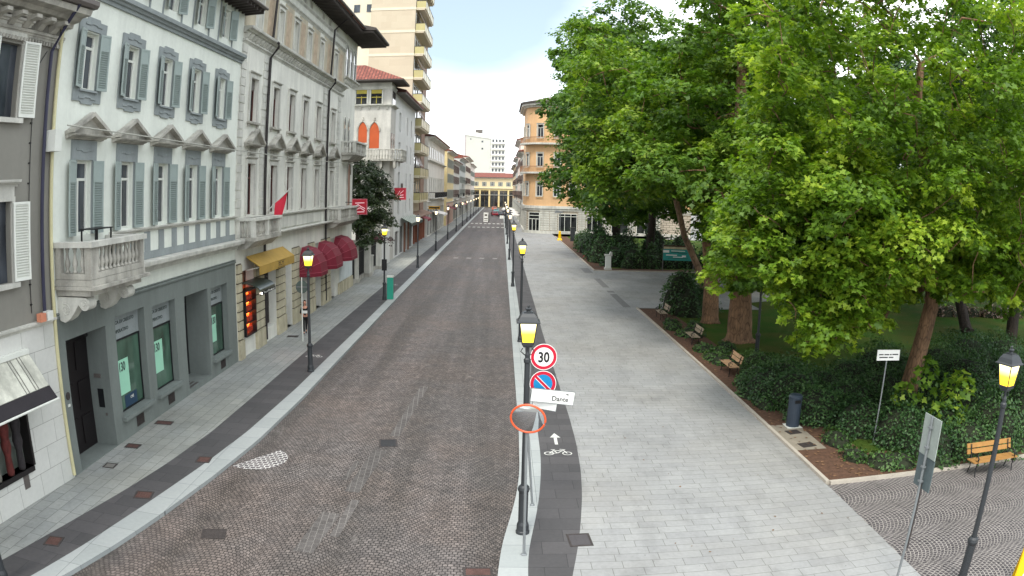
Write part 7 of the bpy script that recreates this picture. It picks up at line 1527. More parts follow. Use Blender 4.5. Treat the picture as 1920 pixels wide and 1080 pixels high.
 'farB': [97,708,138,14,188,653,166,20,107,671,102,18,153,651,100,25,89,609,211,12,73,659,97,21,87,602,159,10,109,707,124,11,113,660,81,20,166,670,189,10,130,618,198,18,143,684,58,24,89,602,144,12,109,674,216,15,149,701,209,17,63,681,154,12,116,606,158,11,138,672,74,19,39,630,140,13,77,667,179,18,51,601,135,11,69,637,200,14,103,633,138,24,117,729,186,14,127,727,111,10,57,680,134,18,102,689,142,11,180,649,193,19,144,645,162,13,187,717,168,14,133,710,63,23,125,635,108,11,168,717,91,17,119,664,177,15,164,641,69,12,169,711,129,19,109,655,60,13,113,596,185,24,79,589,108,12,102,634,239,24,63,640,89,11,143,631,73,12,114,725,124,25,188,667,100,12,130,647,110,15,67,613,145,17,111,597,137,14,56,611,176,17,69,684,134,12,123,680,48,10,91,639,211,17,96,690,127,10,77,689,180,13,178,634,140,25,97,694,223,13,128,661,125,20,191,678,140,10,67,636,215,20,111,663,201,24,74,675,211,14,69,610,93,18,54,605,147,13,199,662,182,17,161,637,160,15,135,627,169,22,172,636,105,17,85,600,67,20,67,622,217,10,77,660,143,11,96,645,78,11,131,612,160,21,98,653,146,11,140,647,203,13,56,661,126,12,89,617,67,17,63,646,122,11,154,735,160,10,92,692,200,11,149,659,228,21,174,684,106,11,137,679,158,21,108,680,202,15,82,654,67,17,91,678,79,10,75,625,198,17,143,605,144,15,76,639,121,13,198,696,165,21,91,697,112,11,90,652,189,18,108,625,179,11,159,656,164,11,135,598,111,21,89,682,59,15,125,611,143,19,116,695,51,19,55,627,176,12,102,619,205,21,100,710,106,10,94,659,84,13,116,659,220,10,155,707,82,20,169,659,105,13,129,653,172,11,129,617,104,20,155,637,111,11,83,709,192,22,115,592,93,11,130,718,144,14,119,642,74,19,207,686,113,14,122,660,52,10,132,668,210,14,106,625,192,16,169,659,171,12,128,635,219,19,128,648,150,12,185,645,69,17,181,650,125,11,110,692,102,23,89,652,149,13,65,625,204,11,103,646,226,17,177,688,192,11,132,717,204,24,205,708,137,14,75,671,117,17,97,664,58,13,125,689,199,18,115,608,225,17,80,652,235,12,182,672,113,14,158,663,59,11,128,668,56,14,157,702,151,11,97,708,80,22,89,667,51,12,151,621,104,20,70,617,184,14,61,597,128,19,143,637,122,20,159,713,171,11,145,661,196,25,109,708,184,13,141,650,179,22,189,642,151,13,105,628,109,11,150,675,127,21,114,645,174,11,172,678,217,20,48,665,148,13,209,683,128,20,71,647,141,12,189,690,188,13,146,682,202,20,92,677,161,11,109,603,68,15,91,684,133,12,77,659,160,18,142,645,74,15,123,653,68,11,193,712,129,10,156,644,139,22,88,675,146,12,72,690,118,13,164,700,53,12,114,678,168,11,84,629,87,20,157,692,199,15,129,698,230,13,120,650,99,16,164,687,61,10,145,734,119,10,102,586,128,12,184,711,76,24,177,668,209,12,129,593,131,20,79,703,77,12,118,726,150,18,197,680,199,18,88,711,128,12,168,710,190,18,50,653,196,13,98,652,70,13,111,600,82,15,125,590,172,18,210,685,151,13,81,679,89,20,50,660,93,10,163,717,64,11],
 'back0': [262,555,158,15,176,611,108,20,163,612,169,14,255,593,236,22,183,596,164,15,212,612,156,15,246,604,92,19,195,551,218,14,257,605,208,23,253,630,190,15,163,568,178,24,158,604,155,11,192,550,70,28,186,574,191,14,271,562,201,19,219,605,100,11,201,585,194,19,200,548,176,13,253,556,182,21,206,617,205,11,189,596,214,27,264,554,90,12,236,572,228,28,173,612,124,12,224,626,99,28,170,566,141,16,212,608,182,26,188,631,175,22,263,532,140,12,279,598,112,21,265,577,153,12,258,589,111,21,205,598,62,13,191,621,96,24,180,537,113,16,183,558,95,21,165,578,82,12,226,624,71,28,230,596,206,13,268,569,97,12,177,587,179,23,260,597,152,12,255,597,72,27,253,622,86,16,271,601,184,24,258,588,174,12,191,603,79,28,185,555,127,28,242,576,62,13,206,584,237,23,194,543,140,15,231,601,246,17,266,566,118,22,229,541,226,11,237,640,133,16,160,592,154,14,232,549,162,19,281,587,97,12,226,524,129,18,213,595,93,11,239,623,214,25,250,554,146,14,158,598,171,17,223,582,69,20,200,577,41,13,237,553,82,14,208,629,87,16,180,595,195,13,154,568,156,21,224,613,131,20,213,525,169,29,243,604,169,13,246,626,151,23,219,561,214,12,249,604,151,12,215,525,100,15,180,561,226,27,220,635,183,12,280,602,158,28,263,583,207,15,172,535,144,28,225,624,203,12,193,630,131,28,212,626,140,12,220,562,41,14,210,615,223,17,255,577,184,19,235,545,199,17,219,608,198,11,206,535,150,12,209,625,111,12,228,567,245,12,227,579,40,17,250,536,87,15,242,585,42,16,222,596,227,16,207,534,122,14,198,577,97,23,192,628,155,11,192,598,103,23,210,574,57,13,165,575,205,12,225,612,110,11,164,595,198,21,240,526,157,12,162,602,129,16,263,558,222,16,164,567,103,27,272,553,170,14,279,580,125,22],
 'back1': [331,502,89,16,278,484,60,21,368,471,90,12,274,475,193,26,343,441,158,12,360,483,166,21,314,453,197,16,300,438,90,23,264,430,137,22,341,475,56,14,269,451,108,25,264,455,130,17,329,447,169,19,364,491,125,15,292,505,77,29,352,461,156,13,279,485,95,27,317,428,127,13,294,442,141,22,348,445,117,17,290,444,111,21,311,466,70,15,267,450,77,21,277,490,127,12,299,507,127,27,294,449,53,12,294,492,176,26,280,461,46,16,332,510,116,11,365,449,145,21,256,469,143,14,307,466,50,26,321,489,51,21,293,483,72,14,332,431,121,13,309,431,167,19,297,444,166,16,282,463,176,21,330,514,168,15,321,432,107,14,340,456,147,17,331,427,74,13,325,459,195,12,284,419,133,14,339,512,147,12,335,466,195,11,292,449,195,12,330,483,70,19,283,483,165,12,322,520,80,24,344,449,73,22,368,468,112,15,305,425,105,16,276,448,159,13,341,430,145,12,311,447,178,20,268,484,168,15,343,488,160,13,354,472,130,20,271,435,121,12,322,437,152,26,343,435,89,25,261,446,162,16,358,498,145,26,329,493,176,12,285,447,79,14,321,444,49,23,252,488,91,22,269,505,132,13,323,424,170,14,264,489,111,12,351,503,71,13,304,465,160,22,341,518,122,12,288,420,152,19,359,460,71,12,316,509,174,19,270,505,106,22,291,456,66,13,329,492,147,19,279,445,61,17,295,465,205,24,273,428,154,12,361,474,77,17,270,448,145,13,313,494,65,16,324,513,130,12,301,488,38,16,360,486,109,13,257,487,138,17,290,503,109,14,339,464,44,12,265,472,125,12,269,431,109,12,253,478,117,16,338,471,168,20,280,474,73,14,368,451,96,13,258,464,74,15,328,491,122,22,356,440,162,15,290,504,151,23,314,416,141,12,262,459,176,12,323,415,102,20,335,457,185,14,356,461,179,11,320,498,157,13,309,499,191,13,291,426,124,17],
 'back2': [277,718,230,12,304,689,72,21,296,714,56,17,204,716,127,25,254,757,239,16,229,763,132,25,266,780,122,15,311,747,213,20,297,728,237,14,290,671,210,22,301,708,108,29,249,744,51,14,334,704,172,20,228,709,117,11,296,670,130,20,265,708,40,14,308,743,90,24,315,718,79,13,279,732,53,28,312,724,115,15,244,695,171,28,232,766,185,12,320,716,200,21,255,740,198,13,223,727,132,23,210,718,184,20,307,692,213,11,326,690,156,18,230,681,165,12,251,689,239,18,227,756,207,14,273,680,124,11,235,689,205,28,298,756,208,16,246,772,164,27,287,691,228,17,285,766,97,26,241,766,207,16,242,697,92,21,320,737,149,12,281,681,177,23,221,746,184,16,245,746,138,28,227,717,203,12,281,776,184,20,319,734,181,13,225,732,153,23,275,695,59,11,248,671,129,12,266,773,158,15,247,684,118,24,245,749,77,12,270,723,74,17,302,694,149,22,244,724,223,14,287,753,168,16,307,703,223,12,249,766,125,22,229,728,100,25,321,732,115,12,287,668,114,13,309,745,177,20,243,740,248,16,305,692,190,16,280,743,73,20,256,756,191,12,260,719,264,21,260,702,220,19,243,714,82,12,253,675,94,24,254,712,65,12,292,704,252,27,288,754,143,26,285,663,156,21,253,727,59,14,230,721,225,15,216,757,160,16,335,727,152,11,234,742,190,12,265,679,151,16,250,765,93,16,220,707,160,12,305,678,176,22,318,698,193,16,274,748,251,14,208,697,134,15,230,674,110,12,201,711,153,20,221,742,115,12,306,675,158,14,250,737,96,26,264,747,53,12,232,683,83,17,312,719,92,12,312,691,95,23,310,713,159,15,244,720,256,11,237,727,210,14,243,724,193,22,285,683,200,11,330,708,111,17,212,722,157,13,233,753,160,15,267,674,191,13,290,778,162,23,220,689,187,12,227,734,237,12,325,749,122,14,256,698,187,14,230,700,68,11],
 'back3': [434,595,134,14,359,582,112,23,391,673,154,14,382,571,117,19,392,567,77,13,333,622,71,25,374,633,43,14,398,595,77,22,394,591,148,13,389,577,92,22,368,663,140,12,346,611,81,17,351,639,134,27,358,573,147,17,316,620,88,22,393,650,44,17,397,631,198,20,315,603,122,14,409,591,190,28,360,576,78,13,324,612,166,24,433,641,71,19,327,600,131,14,435,619,118,27,409,653,137,14,366,588,75,17,366,671,169,24,369,605,191,22,343,638,84,13,412,617,177,13,391,643,168,26,326,657,117,15,390,649,203,20,426,625,170,15,419,576,92,25,326,589,152,12,402,573,158,24,411,586,66,17,345,641,54,15,332,635,187,14,334,594,84,28,445,613,104,13,360,615,179,15,361,616,59,13,416,612,200,12,351,601,53,20,413,604,151,12,422,634,52,25,363,619,42,16,407,569,133,12,340,603,142,16,330,647,154,15,389,630,42,14,418,656,97,17,418,623,79,22,412,594,159,11,405,652,73,11,388,583,178,16,411,673,132,16,370,600,43,26,337,581,166,12,394,669,86,27,373,661,53,14,358,645,90,25,376,585,49,11,355,581,181,20,413,632,200,13,435,590,93,15,427,636,184,24,426,654,85,13,330,589,117,23,401,658,110,27,352,594,193,12,342,624,108,25,401,621,90,14,352,611,156,26,431,607,69,16,361,630,210,19,407,594,49,12,356,653,156,23,413,644,84,13,403,566,117,17,385,596,209,17,326,609,142,17,355,655,182,13,320,623,118,23,409,597,130,16,360,669,78,12,369,585,158,19,374,580,189,13,374,615,210,16,436,627,80,12,349,657,126,15,359,676,122,27,426,639,152,13,388,577,141,23,376,635,73,11,416,607,62,14,393,665,131,21,354,614,210,13,375,662,100,17,395,615,173,24,386,667,172,14,377,589,59,11,390,658,62,15,347,628,166,16,412,626,147,21,413,664,150,14,334,636,94,13,381,590,83,18],
 'back4': [190,962,193,15,247,1018,164,26,191,952,63,12,220,936,135,23,178,1056,200,12,249,980,205,22,235,975,122,12,256,976,84,29,231,966,137,14,135,1008,164,25,211,998,43,14,195,1002,227,25,162,954,171,16,142,1000,199,23,244,960,118,13,206,962,165,29,187,954,94,14,249,971,140,14,190,977,54,28,192,1066,151,14,171,1033,152,27,233,956,183,12,158,986,230,12,252,1016,200,19,154,965,73,27,215,990,221,25,200,1071,143,13,148,980,82,12,269,1026,158,26,209,1053,85,13,270,984,190,24,247,983,62,13,164,1008,243,24,194,1009,60,14,272,987,117,15,206,1025,246,14,155,1014,178,15,265,1011,132,18,144,997,221,16,185,1023,90,25,252,1040,186,17,198,1060,124,13,211,937,164,21,164,957,146,15,195,943,112,25,194,939,165,12,145,969,197,25,227,1025,92,17,209,947,180,14,260,999,88,24,190,1055,206,12,225,1044,147,24,181,1067,142,16,235,1009,77,19,234,957,200,14,210,1012,197,16,192,1044,230,28,230,974,61,22,160,1060,122,16,133,969,120,17,238,998,175,16,240,967,171,16,181,1043,110,23,202,1031,207,17,187,1023,210,13,226,1013,226,15,210,1023,83,24,235,1040,74,14,225,1025,208,28,235,1025,229,12,209,961,96,26,190,945,174,13,235,1047,212,13,212,996,246,20,274,996,126,11,152,980,150,11,177,980,113,27,169,1019,169,21,168,1025,213,14,149,997,83,24,143,1038,136,12,209,976,208,20,155,958,123,15,174,966,169,22,190,938,138,17,178,957,134,17,189,951,210,15,238,994,230,23,217,972,244,15,251,997,149,14,178,968,215,22,228,978,103,13,224,1002,200,16,207,952,209,16,226,1021,65,16,153,1002,185,13,253,1044,123,28,195,981,201,14,244,1005,132,20,265,1029,129,16,204,956,62,16,165,1039,187,17,142,976,149,14,158,1046,208,20,209,1009,60,13,138,1033,98,15,166,1036,61,19,189,1038,194,15,154,1014,144,25,224,1039,193,15],
 'back5': [269,1014,170,15,315,1015,173,22,271,987,221,14,382,977,67,20,306,986,242,12,382,934,130,20,312,964,80,16,278,984,89,14,346,1015,181,19,272,994,114,12,295,933,116,20,371,984,203,12,284,994,136,24,284,921,98,14,346,934,71,29,376,995,79,15,328,991,197,14,295,986,213,28,319,951,47,12,378,943,177,25,320,934,46,12,349,906,120,14,287,949,216,21,346,942,107,13,341,958,63,23,383,978,104,13,363,1008,110,19,362,970,239,12,281,1024,142,27,381,969,155,17,244,978,164,23,363,1022,96,15,301,926,193,29,311,1006,115,14,308,1016,208,28,341,1014,167,14,273,972,174,14,402,993,163,26,263,988,135,19,376,966,60,12,329,987,240,13,369,895,114,23,351,968,218,14,393,923,116,25,391,935,196,14,319,1014,236,24,369,914,72,13,396,963,86,23,408,984,114,24,368,968,82,15,401,948,132,24,327,940,207,17,326,916,98,26,315,899,78,15,327,949,251,15,269,934,198,14,295,912,165,21,341,1014,95,17,308,998,138,17,298,934,237,16,275,956,135,20,332,893,91,14,366,1033,161,12,344,910,185,25,323,988,78,12,276,962,226,20,313,901,221,17,345,900,224,20,356,1020,81,12,390,951,224,20,267,936,159,15,275,919,209,28,365,958,62,12,311,936,220,23,387,927,176,16,352,1005,238,11,342,900,138,21,333,958,261,15,360,931,51,22,265,962,190,14,317,954,232,12,257,972,134,20,411,956,113,16,271,990,153,22,392,969,222,13,328,1033,201,28,357,986,75,17,350,947,237,28,319,1031,128,15,396,943,161,27,291,950,52,17,255,991,177,14,322,894,198,15,282,950,247,26,385,979,174,17,306,951,235,13,395,992,133,23,358,924,107,14,273,966,149,13,262,939,108,20,374,947,236,15,372,1001,228,24,270,993,176,14,365,986,221,14,315,912,148,15,297,999,100,16,287,950,198,16,339,981,216,11,289,1005,189,15,277,898,157,28],
 'back6': [469,759,177,16,549,801,124,24,418,746,186,16,441,874,127,21,504,833,207,16,428,846,158,24,482,811,240,16,475,846,60,20,504,771,215,14,526,815,61,12,549,775,136,28,453,747,171,12,473,842,210,28,474,750,198,14,422,789,158,24,404,791,104,15,424,803,135,23,457,843,178,15,532,847,159,23,527,807,75,14,496,739,210,23,464,814,59,16,496,789,201,13,518,752,174,18,538,763,180,12,536,796,91,25,442,793,199,14,436,835,189,20,539,824,121,16,509,791,81,26,465,797,210,19,428,772,101,13,457,791,89,26,477,720,159,12,492,876,146,29,475,736,151,15,453,773,54,20,413,839,131,17,407,796,216,25,520,838,117,20,404,801,187,13,417,786,85,21,535,832,186,12,410,814,194,17,401,761,143,28,416,752,112,11,459,843,140,22,452,735,101,24,518,804,143,16,433,765,201,22,492,804,87,22,414,767,107,12,505,771,100,28,532,808,107,17,504,748,155,15,391,813,102,21,426,807,110,13,547,823,143,27,477,869,124,17,459,855,94,27,524,828,209,19,454,766,184,19,430,743,130,13,456,744,125,28,439,834,206,13,468,844,238,25,452,784,203,15,484,785,62,24,533,822,194,14,509,764,152,13,510,799,186,13,392,792,192,15,421,864,173,17,491,754,67,24,439,766,223,15,423,857,194,28,505,758,174,12,406,784,185,12,508,841,164,20,464,808,46,13,438,746,150,24,440,824,53,12,478,849,127,19,468,779,244,15,425,861,139,16,463,726,123,12,385,807,171,17,495,828,227,17,486,817,68,16,442,791,77,17,442,823,73,12,489,743,113,16,489,852,192,25,490,760,215,15,518,832,67,21,521,738,131,13,446,811,249,14,441,778,116,24,461,752,90,13,486,816,205,20,559,798,141,14,416,817,60,20,426,826,130,22,424,768,226,14,521,767,173,16,441,732,170,14,536,807,211,21,421,741,160,12,427,840,84,24,495,824,60,12],
 'back7': [417,472,144,16,428,471,200,20,466,485,194,12,472,527,59,25,446,500,192,15,489,532,79,16,438,458,91,23,452,475,74,13,475,472,119,26,390,503,95,12,454,498,207,22,414,505,67,16,410,452,98,18,480,514,111,15,466,483,139,28,466,466,104,16,410,474,195,22,476,499,161,14,390,514,81,27,501,511,92,14,496,489,169,20,431,461,109,15,384,492,114,22,455,514,180,14,508,497,108,28,404,482,160,17,401,512,182,26,410,530,140,13,420,503,41,11,422,551,90,28,444,522,65,13,397,494,147,23,434,549,146,11,484,533,100,14,402,456,149,17,442,458,170,16,454,509,63,15,393,455,129,22,388,472,169,16,429,502,50,15,482,530,116,23,453,518,206,16,496,522,164,26,388,539,120,16,459,497,41,17,415,555,134,23,395,472,74,14,454,557,156,29,459,480,43,12,413,476,177,14,445,462,190,14,381,501,152,15,378,488,136,16,420,453,71,21,398,522,136,12,434,500,63,14,482,503,76,24,380,519,128,14,439,543,182,26,422,493,63,15,468,523,89,15,439,525,176,12,396,535,76,15,461,464,130,15,420,500,201,27,444,541,135,22,458,542,144,12,487,481,186,24,387,472,131,12,469,484,91,27,459,469,190,16,459,460,162,25,388,484,95,12,425,519,155,23,441,479,175,15,428,528,125,21,422,546,173,16,398,540,168,25,405,488,97,16,402,476,121,26,425,515,62,17,454,546,79,28,420,537,186,14,432,463,135,23,497,514,113,16,401,520,110,13,467,515,167,25,466,557,126,23,481,498,103,12,474,539,144,24,398,523,66,13,496,502,143,14,380,473,150,21,427,474,95,17,471,519,187,14,409,541,109,13,425,462,158,11,477,502,56,13,426,516,41,17,466,457,71,25,401,463,106,17,412,523,57,15,470,476,157,15,417,539,162,14,467,534,99,14,464,516,145,11,425,441,107,19,479,484,57,20,397,490,76,13,419,475,78,21],
 'back8': [327,361,84,14,302,323,188,28,248,338,110,15,232,350,145,25,297,378,160,14,283,357,172,26,333,322,86,26,319,383,119,17,306,313,211,23,236,340,121,14,266,306,154,27,284,391,147,14,299,283,162,24,354,369,161,21,264,338,178,16,272,318,187,24,249,334,192,15,295,289,131,16,261,345,209,14,279,355,218,13,307,308,105,29,332,365,165,13,329,378,72,24,297,329,76,22,351,385,127,13,363,364,109,13,338,358,203,15,260,308,123,17,339,326,208,13,307,369,49,22,249,293,129,13,344,350,51,28,306,375,148,13,248,313,179,20,285,300,125,15,341,340,209,13,252,367,79,24,232,361,103,25,272,350,54,12,257,378,172,12,254,357,139,25,352,348,145,22,310,310,56,19,244,319,113,15,273,367,154,22,321,343,183,16,262,360,50,17,272,399,121,23,311,362,189,17,279,323,45,11,335,316,113,29,342,345,165,14,257,379,149,23,315,327,218,17,280,312,76,27,283,343,218,12,294,397,138,15,273,373,122,25,320,386,165,12,329,330,50,15,311,360,203,14,317,402,132,17,256,310,81,27,328,386,100,15,280,288,89,13,290,374,83,21,336,344,74,12,307,396,102,16,302,350,41,17,266,362,188,12,252,384,91,13,249,329,158,28,335,378,194,27,309,317,41,12,355,343,183,26,321,352,220,16,314,370,67,12,286,289,103,12,268,343,93,17,290,388,61,23,241,344,71,16,279,312,142,14,295,341,54,20,279,361,200,22,275,342,73,16,232,329,93,23,300,395,165,16,276,373,53,21,284,295,61,15,229,328,136,12,273,317,112,21,297,402,153,11,263,376,186,14,278,340,187,11,267,342,40,12,310,301,182,23,308,357,173,12,310,377,84,11,245,296,145,22,294,357,188,12,318,349,46,16,314,392,90,16,301,357,75,17,272,281,119,15,330,384,129,13,333,396,144,19,257,349,75,17,280,382,194,11,279,357,96,20,319,322,162,23],
}

# ================= TREES, HEDGES =================
def leafmat(name, dark, midc, lite, trans=.35, bias=.5):
    m = bpy.data.materials.new(name); m.use_nodes = True; t = m.node_tree; t.nodes.clear()
    out = t.nodes.new('ShaderNodeOutputMaterial'); at = nd(t, 'ShaderNodeAttribute'); at.attribute_name = 'rnd'
    c = ramp(t, at.outputs['Fac'], [(0, dark), (bias, midc), (1, lite)])
    b = t.nodes.new('ShaderNodeBsdfPrincipled'); t.links.new(c, b.inputs['Base Color']); b.inputs['Roughness'].default_value = .5; b.inputs['Specular IOR Level'].default_value = .35
    tr = t.nodes.new('ShaderNodeBsdfTranslucent'); cc = mixc(t, 1.0, c, (1.25, 1.35, .55), 'MULTIPLY'); t.links.new(cc, tr.inputs[0])
    mx_ = t.nodes.new('ShaderNodeMixShader'); mx_.inputs[0].default_value = trans; t.links.new(b.outputs[0], mx_.inputs[1]); t.links.new(tr.outputs[0], mx_.inputs[2]); t.links.new(mx_.outputs[0], out.inputs[0])
    return m
STAR = []
for k_, (a, r) in enumerate([(-90,.12),(-52,.50),(-28,.34),(8,.62),(38,.36),(90,.72),(142,.36),(172,.62),(208,.34),(232,.50)]): STAR.append((r*math.cos(R(a)), r*math.sin(R(a))))
TRI5 = [(0,-.35),(.52,.02),(.22,.12),(0,.66),(-.22,.12),(-.52,.02)]
KITE = [(0,-.5),(.34,.05),(0,.6),(-.34,.05)]
def leaf_mesh(name, C, N, T, S, rnd, outline, mat, fold=.18):
    o = np.array(outline); k = len(o); n = len(C)
    N = N/np.linalg.norm(N, axis=1, keepdims=True)
    T = T-(T*N).sum(1, keepdims=True)*N; T = T/np.maximum(np.linalg.norm(T, axis=1, keepdims=True), 1e-6); B = np.cross(N, T)
    P = C[:, None, :]+S[:, None, None]*(o[None, :, 0, None]*B[:, None, :]+o[None, :, 1, None]*T[:, None, :]-fold*(np.abs(o[None, :, 0, None])+.5*np.maximum(o[None, :, 1, None], 0)**2)*N[:, None, :])
    me = bpy.data.meshes.new(name); me.vertices.add(n*k); me.vertices.foreach_set('co', P.astype(np.float32).ravel())
    me.loops.add(n*k); me.loops.foreach_set('vertex_index', np.arange(n*k, dtype=np.int32)); me.polygons.add(n)
    me.polygons.foreach_set('loop_start', np.arange(0, n*k, k, dtype=np.int32)); me.polygons.foreach_set('loop_total', np.full(n, k, dtype=np.int32))
    me.update(calc_edges=True); at = me.attributes.new('rnd', 'FLOAT', 'FACE'); at.data.foreach_set('value', rnd.astype(np.float32)); me.materials.append(mat)
    return me
def crown_points(clumps, size, cover, flat=.72, rs=None, droop=.5):
    rs = rs or NR; Cs, Ns, Ts, Ss, Rn = [], [], [], [], []
    for (x, y, z, r) in clumps:
        n = int(4*math.pi*r*r*cover/(size*size*.55)); u = rs.normal(size=(n, 3)); u /= np.linalg.norm(u, axis=1, keepdims=True)
        # twiggy sub-sprays: leaves gather round a few dozen spray tips inside the clump
        k = max(10, n//14); sp = rs.normal(size=(k, 3)); sp /= np.linalg.norm(sp, axis=1, keepdims=True); sp[:, 2] = np.where(sp[:, 2] < -.35, -sp[:, 2]*.6, sp[:, 2])
        sr = r*(.45+.62*rs.rand(k)**.6); tips = sp*sr[:, None]*np.array([1, 1, flat]); pick = rs.randint(0, k, n)
        p = tips[pick]+rs.normal(size=(n, 3))*r*np.array([.13, .13, .09])
        nor = sp[pick]*.55+np.array([0, 0, .75])+rs.normal(size=(n, 3))*.42
        tip = sp[pick]+np.array([0, 0, -droop])+rs.normal(size=(n, 3))*.5
        Cs.append(p+np.array([x, y, z])); Ns.append(nor); Ts.append(tip); Ss.append(size*(.65+.6*rs.rand(n)))
        cr_ = rs.rand(); Rn.append(np.clip(.45*cr_+.30*rs.rand(k)[pick]+.35*rs.rand(n)-.05, 0, 1))
    return [np.concatenate(a) for a in (Cs, Ns, Ts, Ss, Rn)]
def limbs(mb, trunk, clumps, r0, rmin=.018, n=7):
    """join every clump to the nearest part of the skeleton already grown; thickness follows the load carried"""
    nodes = [Vector(p) for p in trunk]; par = [-1]+list(range(len(trunk)-1)); load = [0.0]*len(nodes)
    top = nodes[len(nodes)//2:]
    order = sorted(clumps, key=lambda c: min((Vector(c[:3])-t_).length for t_ in nodes[1:]))
    for c in order:
        p = Vector(c[:3]); best = min(range(1, len(nodes)), key=lambda i: (nodes[i]-p).length+max(0, nodes[i].z-p.z)*.9)
        a = nodes[best]; mid_ = (a+p)/2+Vector((0, 0, .12*(p-a).length))+Vector([rng.uniform(-.15, .15)*(p-a).length for _ in range(3)])
        nodes.append(mid_); par.append(best); load.append(0); nodes.append(p); par.append(len(nodes)-2); load.append(c[3]**2)
    tot = load[:]
    for i in range(len(nodes)-1, 0, -1): tot[par[i]] += tot[i] if par[i] >= 0 else 0
    T_ = max(tot); rad = [max(rmin, r0*.72*(t_/T_)**.55) for t_ in tot]
    nt_ = len(trunk)
    for i in range(nt_, len(nodes)):
        if (i-nt_) % 2: continue
        a, m_, p = nodes[par[i]], nodes[i], nodes[i+1]
        ra = min(rad[i]*1.1, rad[par[i]]); mb.tube([a, a.lerp(m_, .5)+Vector((0,0,.03)), m_, m_.lerp(p, .5), p], [ra, (ra+rad[i])/2, rad[i], rad[i+1]*.8, max(.012, rad[i+1]*.35)], n, cap=False)
    return rad[:nt_]
def barkmat(name, a, b_, sc=3, bm=.8):
    m, t, b = newmat(name); p = pos(t, (1, 1, .35)); v = nd(t, 'ShaderNodeTexVoronoi'); v.inputs['Scale'].default_value = sc*2.2; v.feature = 'DISTANCE_TO_EDGE'; t.links.new(p, v.inputs['Vector'])
    n1 = noise(t, p, sc*1.5, 5, .7); n2 = noise(t, pos(t), .9, 3)
    c = mixc(t, ramp(t, n1, [(.35, 0), (.65, 1)]), lin(a), lin(b_)); c = mixc(t, 1.0, c, ramp(t, v.outputs['Distance'], [(0, .5), (.12, 1)]), 'MULTIPLY')
    c = mixc(t, 1.0, c, ramp(t, n2, [(.3, .75), (.7, 1.15)]), 'MULTIPLY')
    t.links.new(c, b.inputs['Base Color']); b.inputs['Roughness'].default_value = .9; bump(t, b, mathn(t, 'ADD', v.outputs['Distance'], n1), bm, .06); return m
M_barkp = barkmat('plane_bark', (150, 116, 86), (112, 86, 64)); M_barkd = barkmat('dark_bark', (62, 50, 42), (44, 36, 32)); M_barkl = barkmat('smooth_bark', (146, 118, 92), (116, 92, 72), 1.5, .4)
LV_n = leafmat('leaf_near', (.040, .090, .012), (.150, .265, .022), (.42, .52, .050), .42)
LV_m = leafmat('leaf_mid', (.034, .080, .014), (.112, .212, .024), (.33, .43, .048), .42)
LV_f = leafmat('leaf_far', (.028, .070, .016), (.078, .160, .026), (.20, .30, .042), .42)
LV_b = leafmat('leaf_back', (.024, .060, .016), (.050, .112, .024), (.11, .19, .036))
LV_c = leafmat('leaf_copper', (.030, .012, .014), (.055, .024, .022), (.085, .05, .03))
LV_h = leafmat('leaf_hedge', (.016, .044, .014), (.032, .084, .024), (.085, .160, .046), .18)
LV_h2 = leafmat('leaf_shrub', (.018, .045, .012), (.040, .095, .022), (.100, .180, .045), .2)
def tree(name, key, label, cat, trunk, r0, flare, bark, lmat, size, outline, cover, group=None, stretch=1.0, droop=.5):
    f = [v_/10 for v_ in TREES[key]]; cl = [tuple(f[i:i+4]) for i in range(0, len(f), 4)]
    base = trunk[0]; t = thing(name, label, cat, base, 0, group)
    mb = MB(); rr = limbs(mb, trunk, cl, r0)
    nt_ = len(trunk); rad = [max(r0*(1-.62*i/(nt_-1)), rr[i] if i else 0) for i in range(nt_)]
    tb = MB(); a, b = Vector(trunk[0]), Vector(trunk[1]); pts = [a, a.lerp(b, .06), a.lerp(b, .18), a.lerp(b, .5)]+[Vector(p) for p in trunk[1:]]; rads = [flare, r0*1.12, r0*1.02, r0]+rad[1:]
    n = 20; vs0 = len(tb.v); tb.tube(pts, rads, n)
    vv = []   # fluted, irregular bole
    for i, p in enumerate(tb.v):
        ring = i//n; c = pts[min(ring, len(pts)-1)]; ang = 2*math.pi*(i % n)/n; k_ = 1+.07*math.sin(3*ang+1)+.05*math.sin(7*ang)+(.10*math.sin(5*ang) if ring == 0 else 0)
        vv.append(tuple(c+(Vector(p)-c)*k_))
    tb.v = vv; tb.build('trunk', bark, t, smooth=True, world=True)
    mb.build('limbs', bark, t, smooth=True, world=True)
    C, N, T, S, Rn = crown_points(cl, size, cover, droop=droop); C = C-np.array(base)
    o = link('crown', leaf_mesh('crown', C, N, T, S, Rn, outline, lmat), t); return t
GP = 'plane trees of the park'
tree('plane_tree', 'near', 'nearest plane tree, its trunk leaning right behind the white park sign', 'tree', [(15.3,23.8,0),(15.6,23.75,1.8),(16.0,23.6,4.0),(15.9,23.5,6.5),(15.3,23.4,9),(14.9,23.3,11.5),(15.1,23.2,13)], .40, .60, M_barkp, LV_n, .168, STAR, .44, GP)
tree('plane_tree', 'mid1', 'plane tree with the very thick rough trunk beside the lawn lamp post', 'tree', [(12.75,37.9,0),(12.7,37.9,2.2),(12.6,37.9,4.6),(12.5,37.8,8),(12.4,37.8,12),(12.5,37.7,15)], .68, 1.05, M_barkp, LV_m, .27, TRI5, .60, GP)
tree('plane_tree', 'mid2', 'plane tree just behind the thick trunked one, its crown reaching over the plaza', 'tree', [(12.65,43.5,0),(12.6,43.5,2.5),(12.3,43.6,5),(11.9,43.8,9),(11.2,44.2,13),(10.8,44.5,15)], .50, .66, M_barkp, LV_m, .28, TRI5, .60, GP)
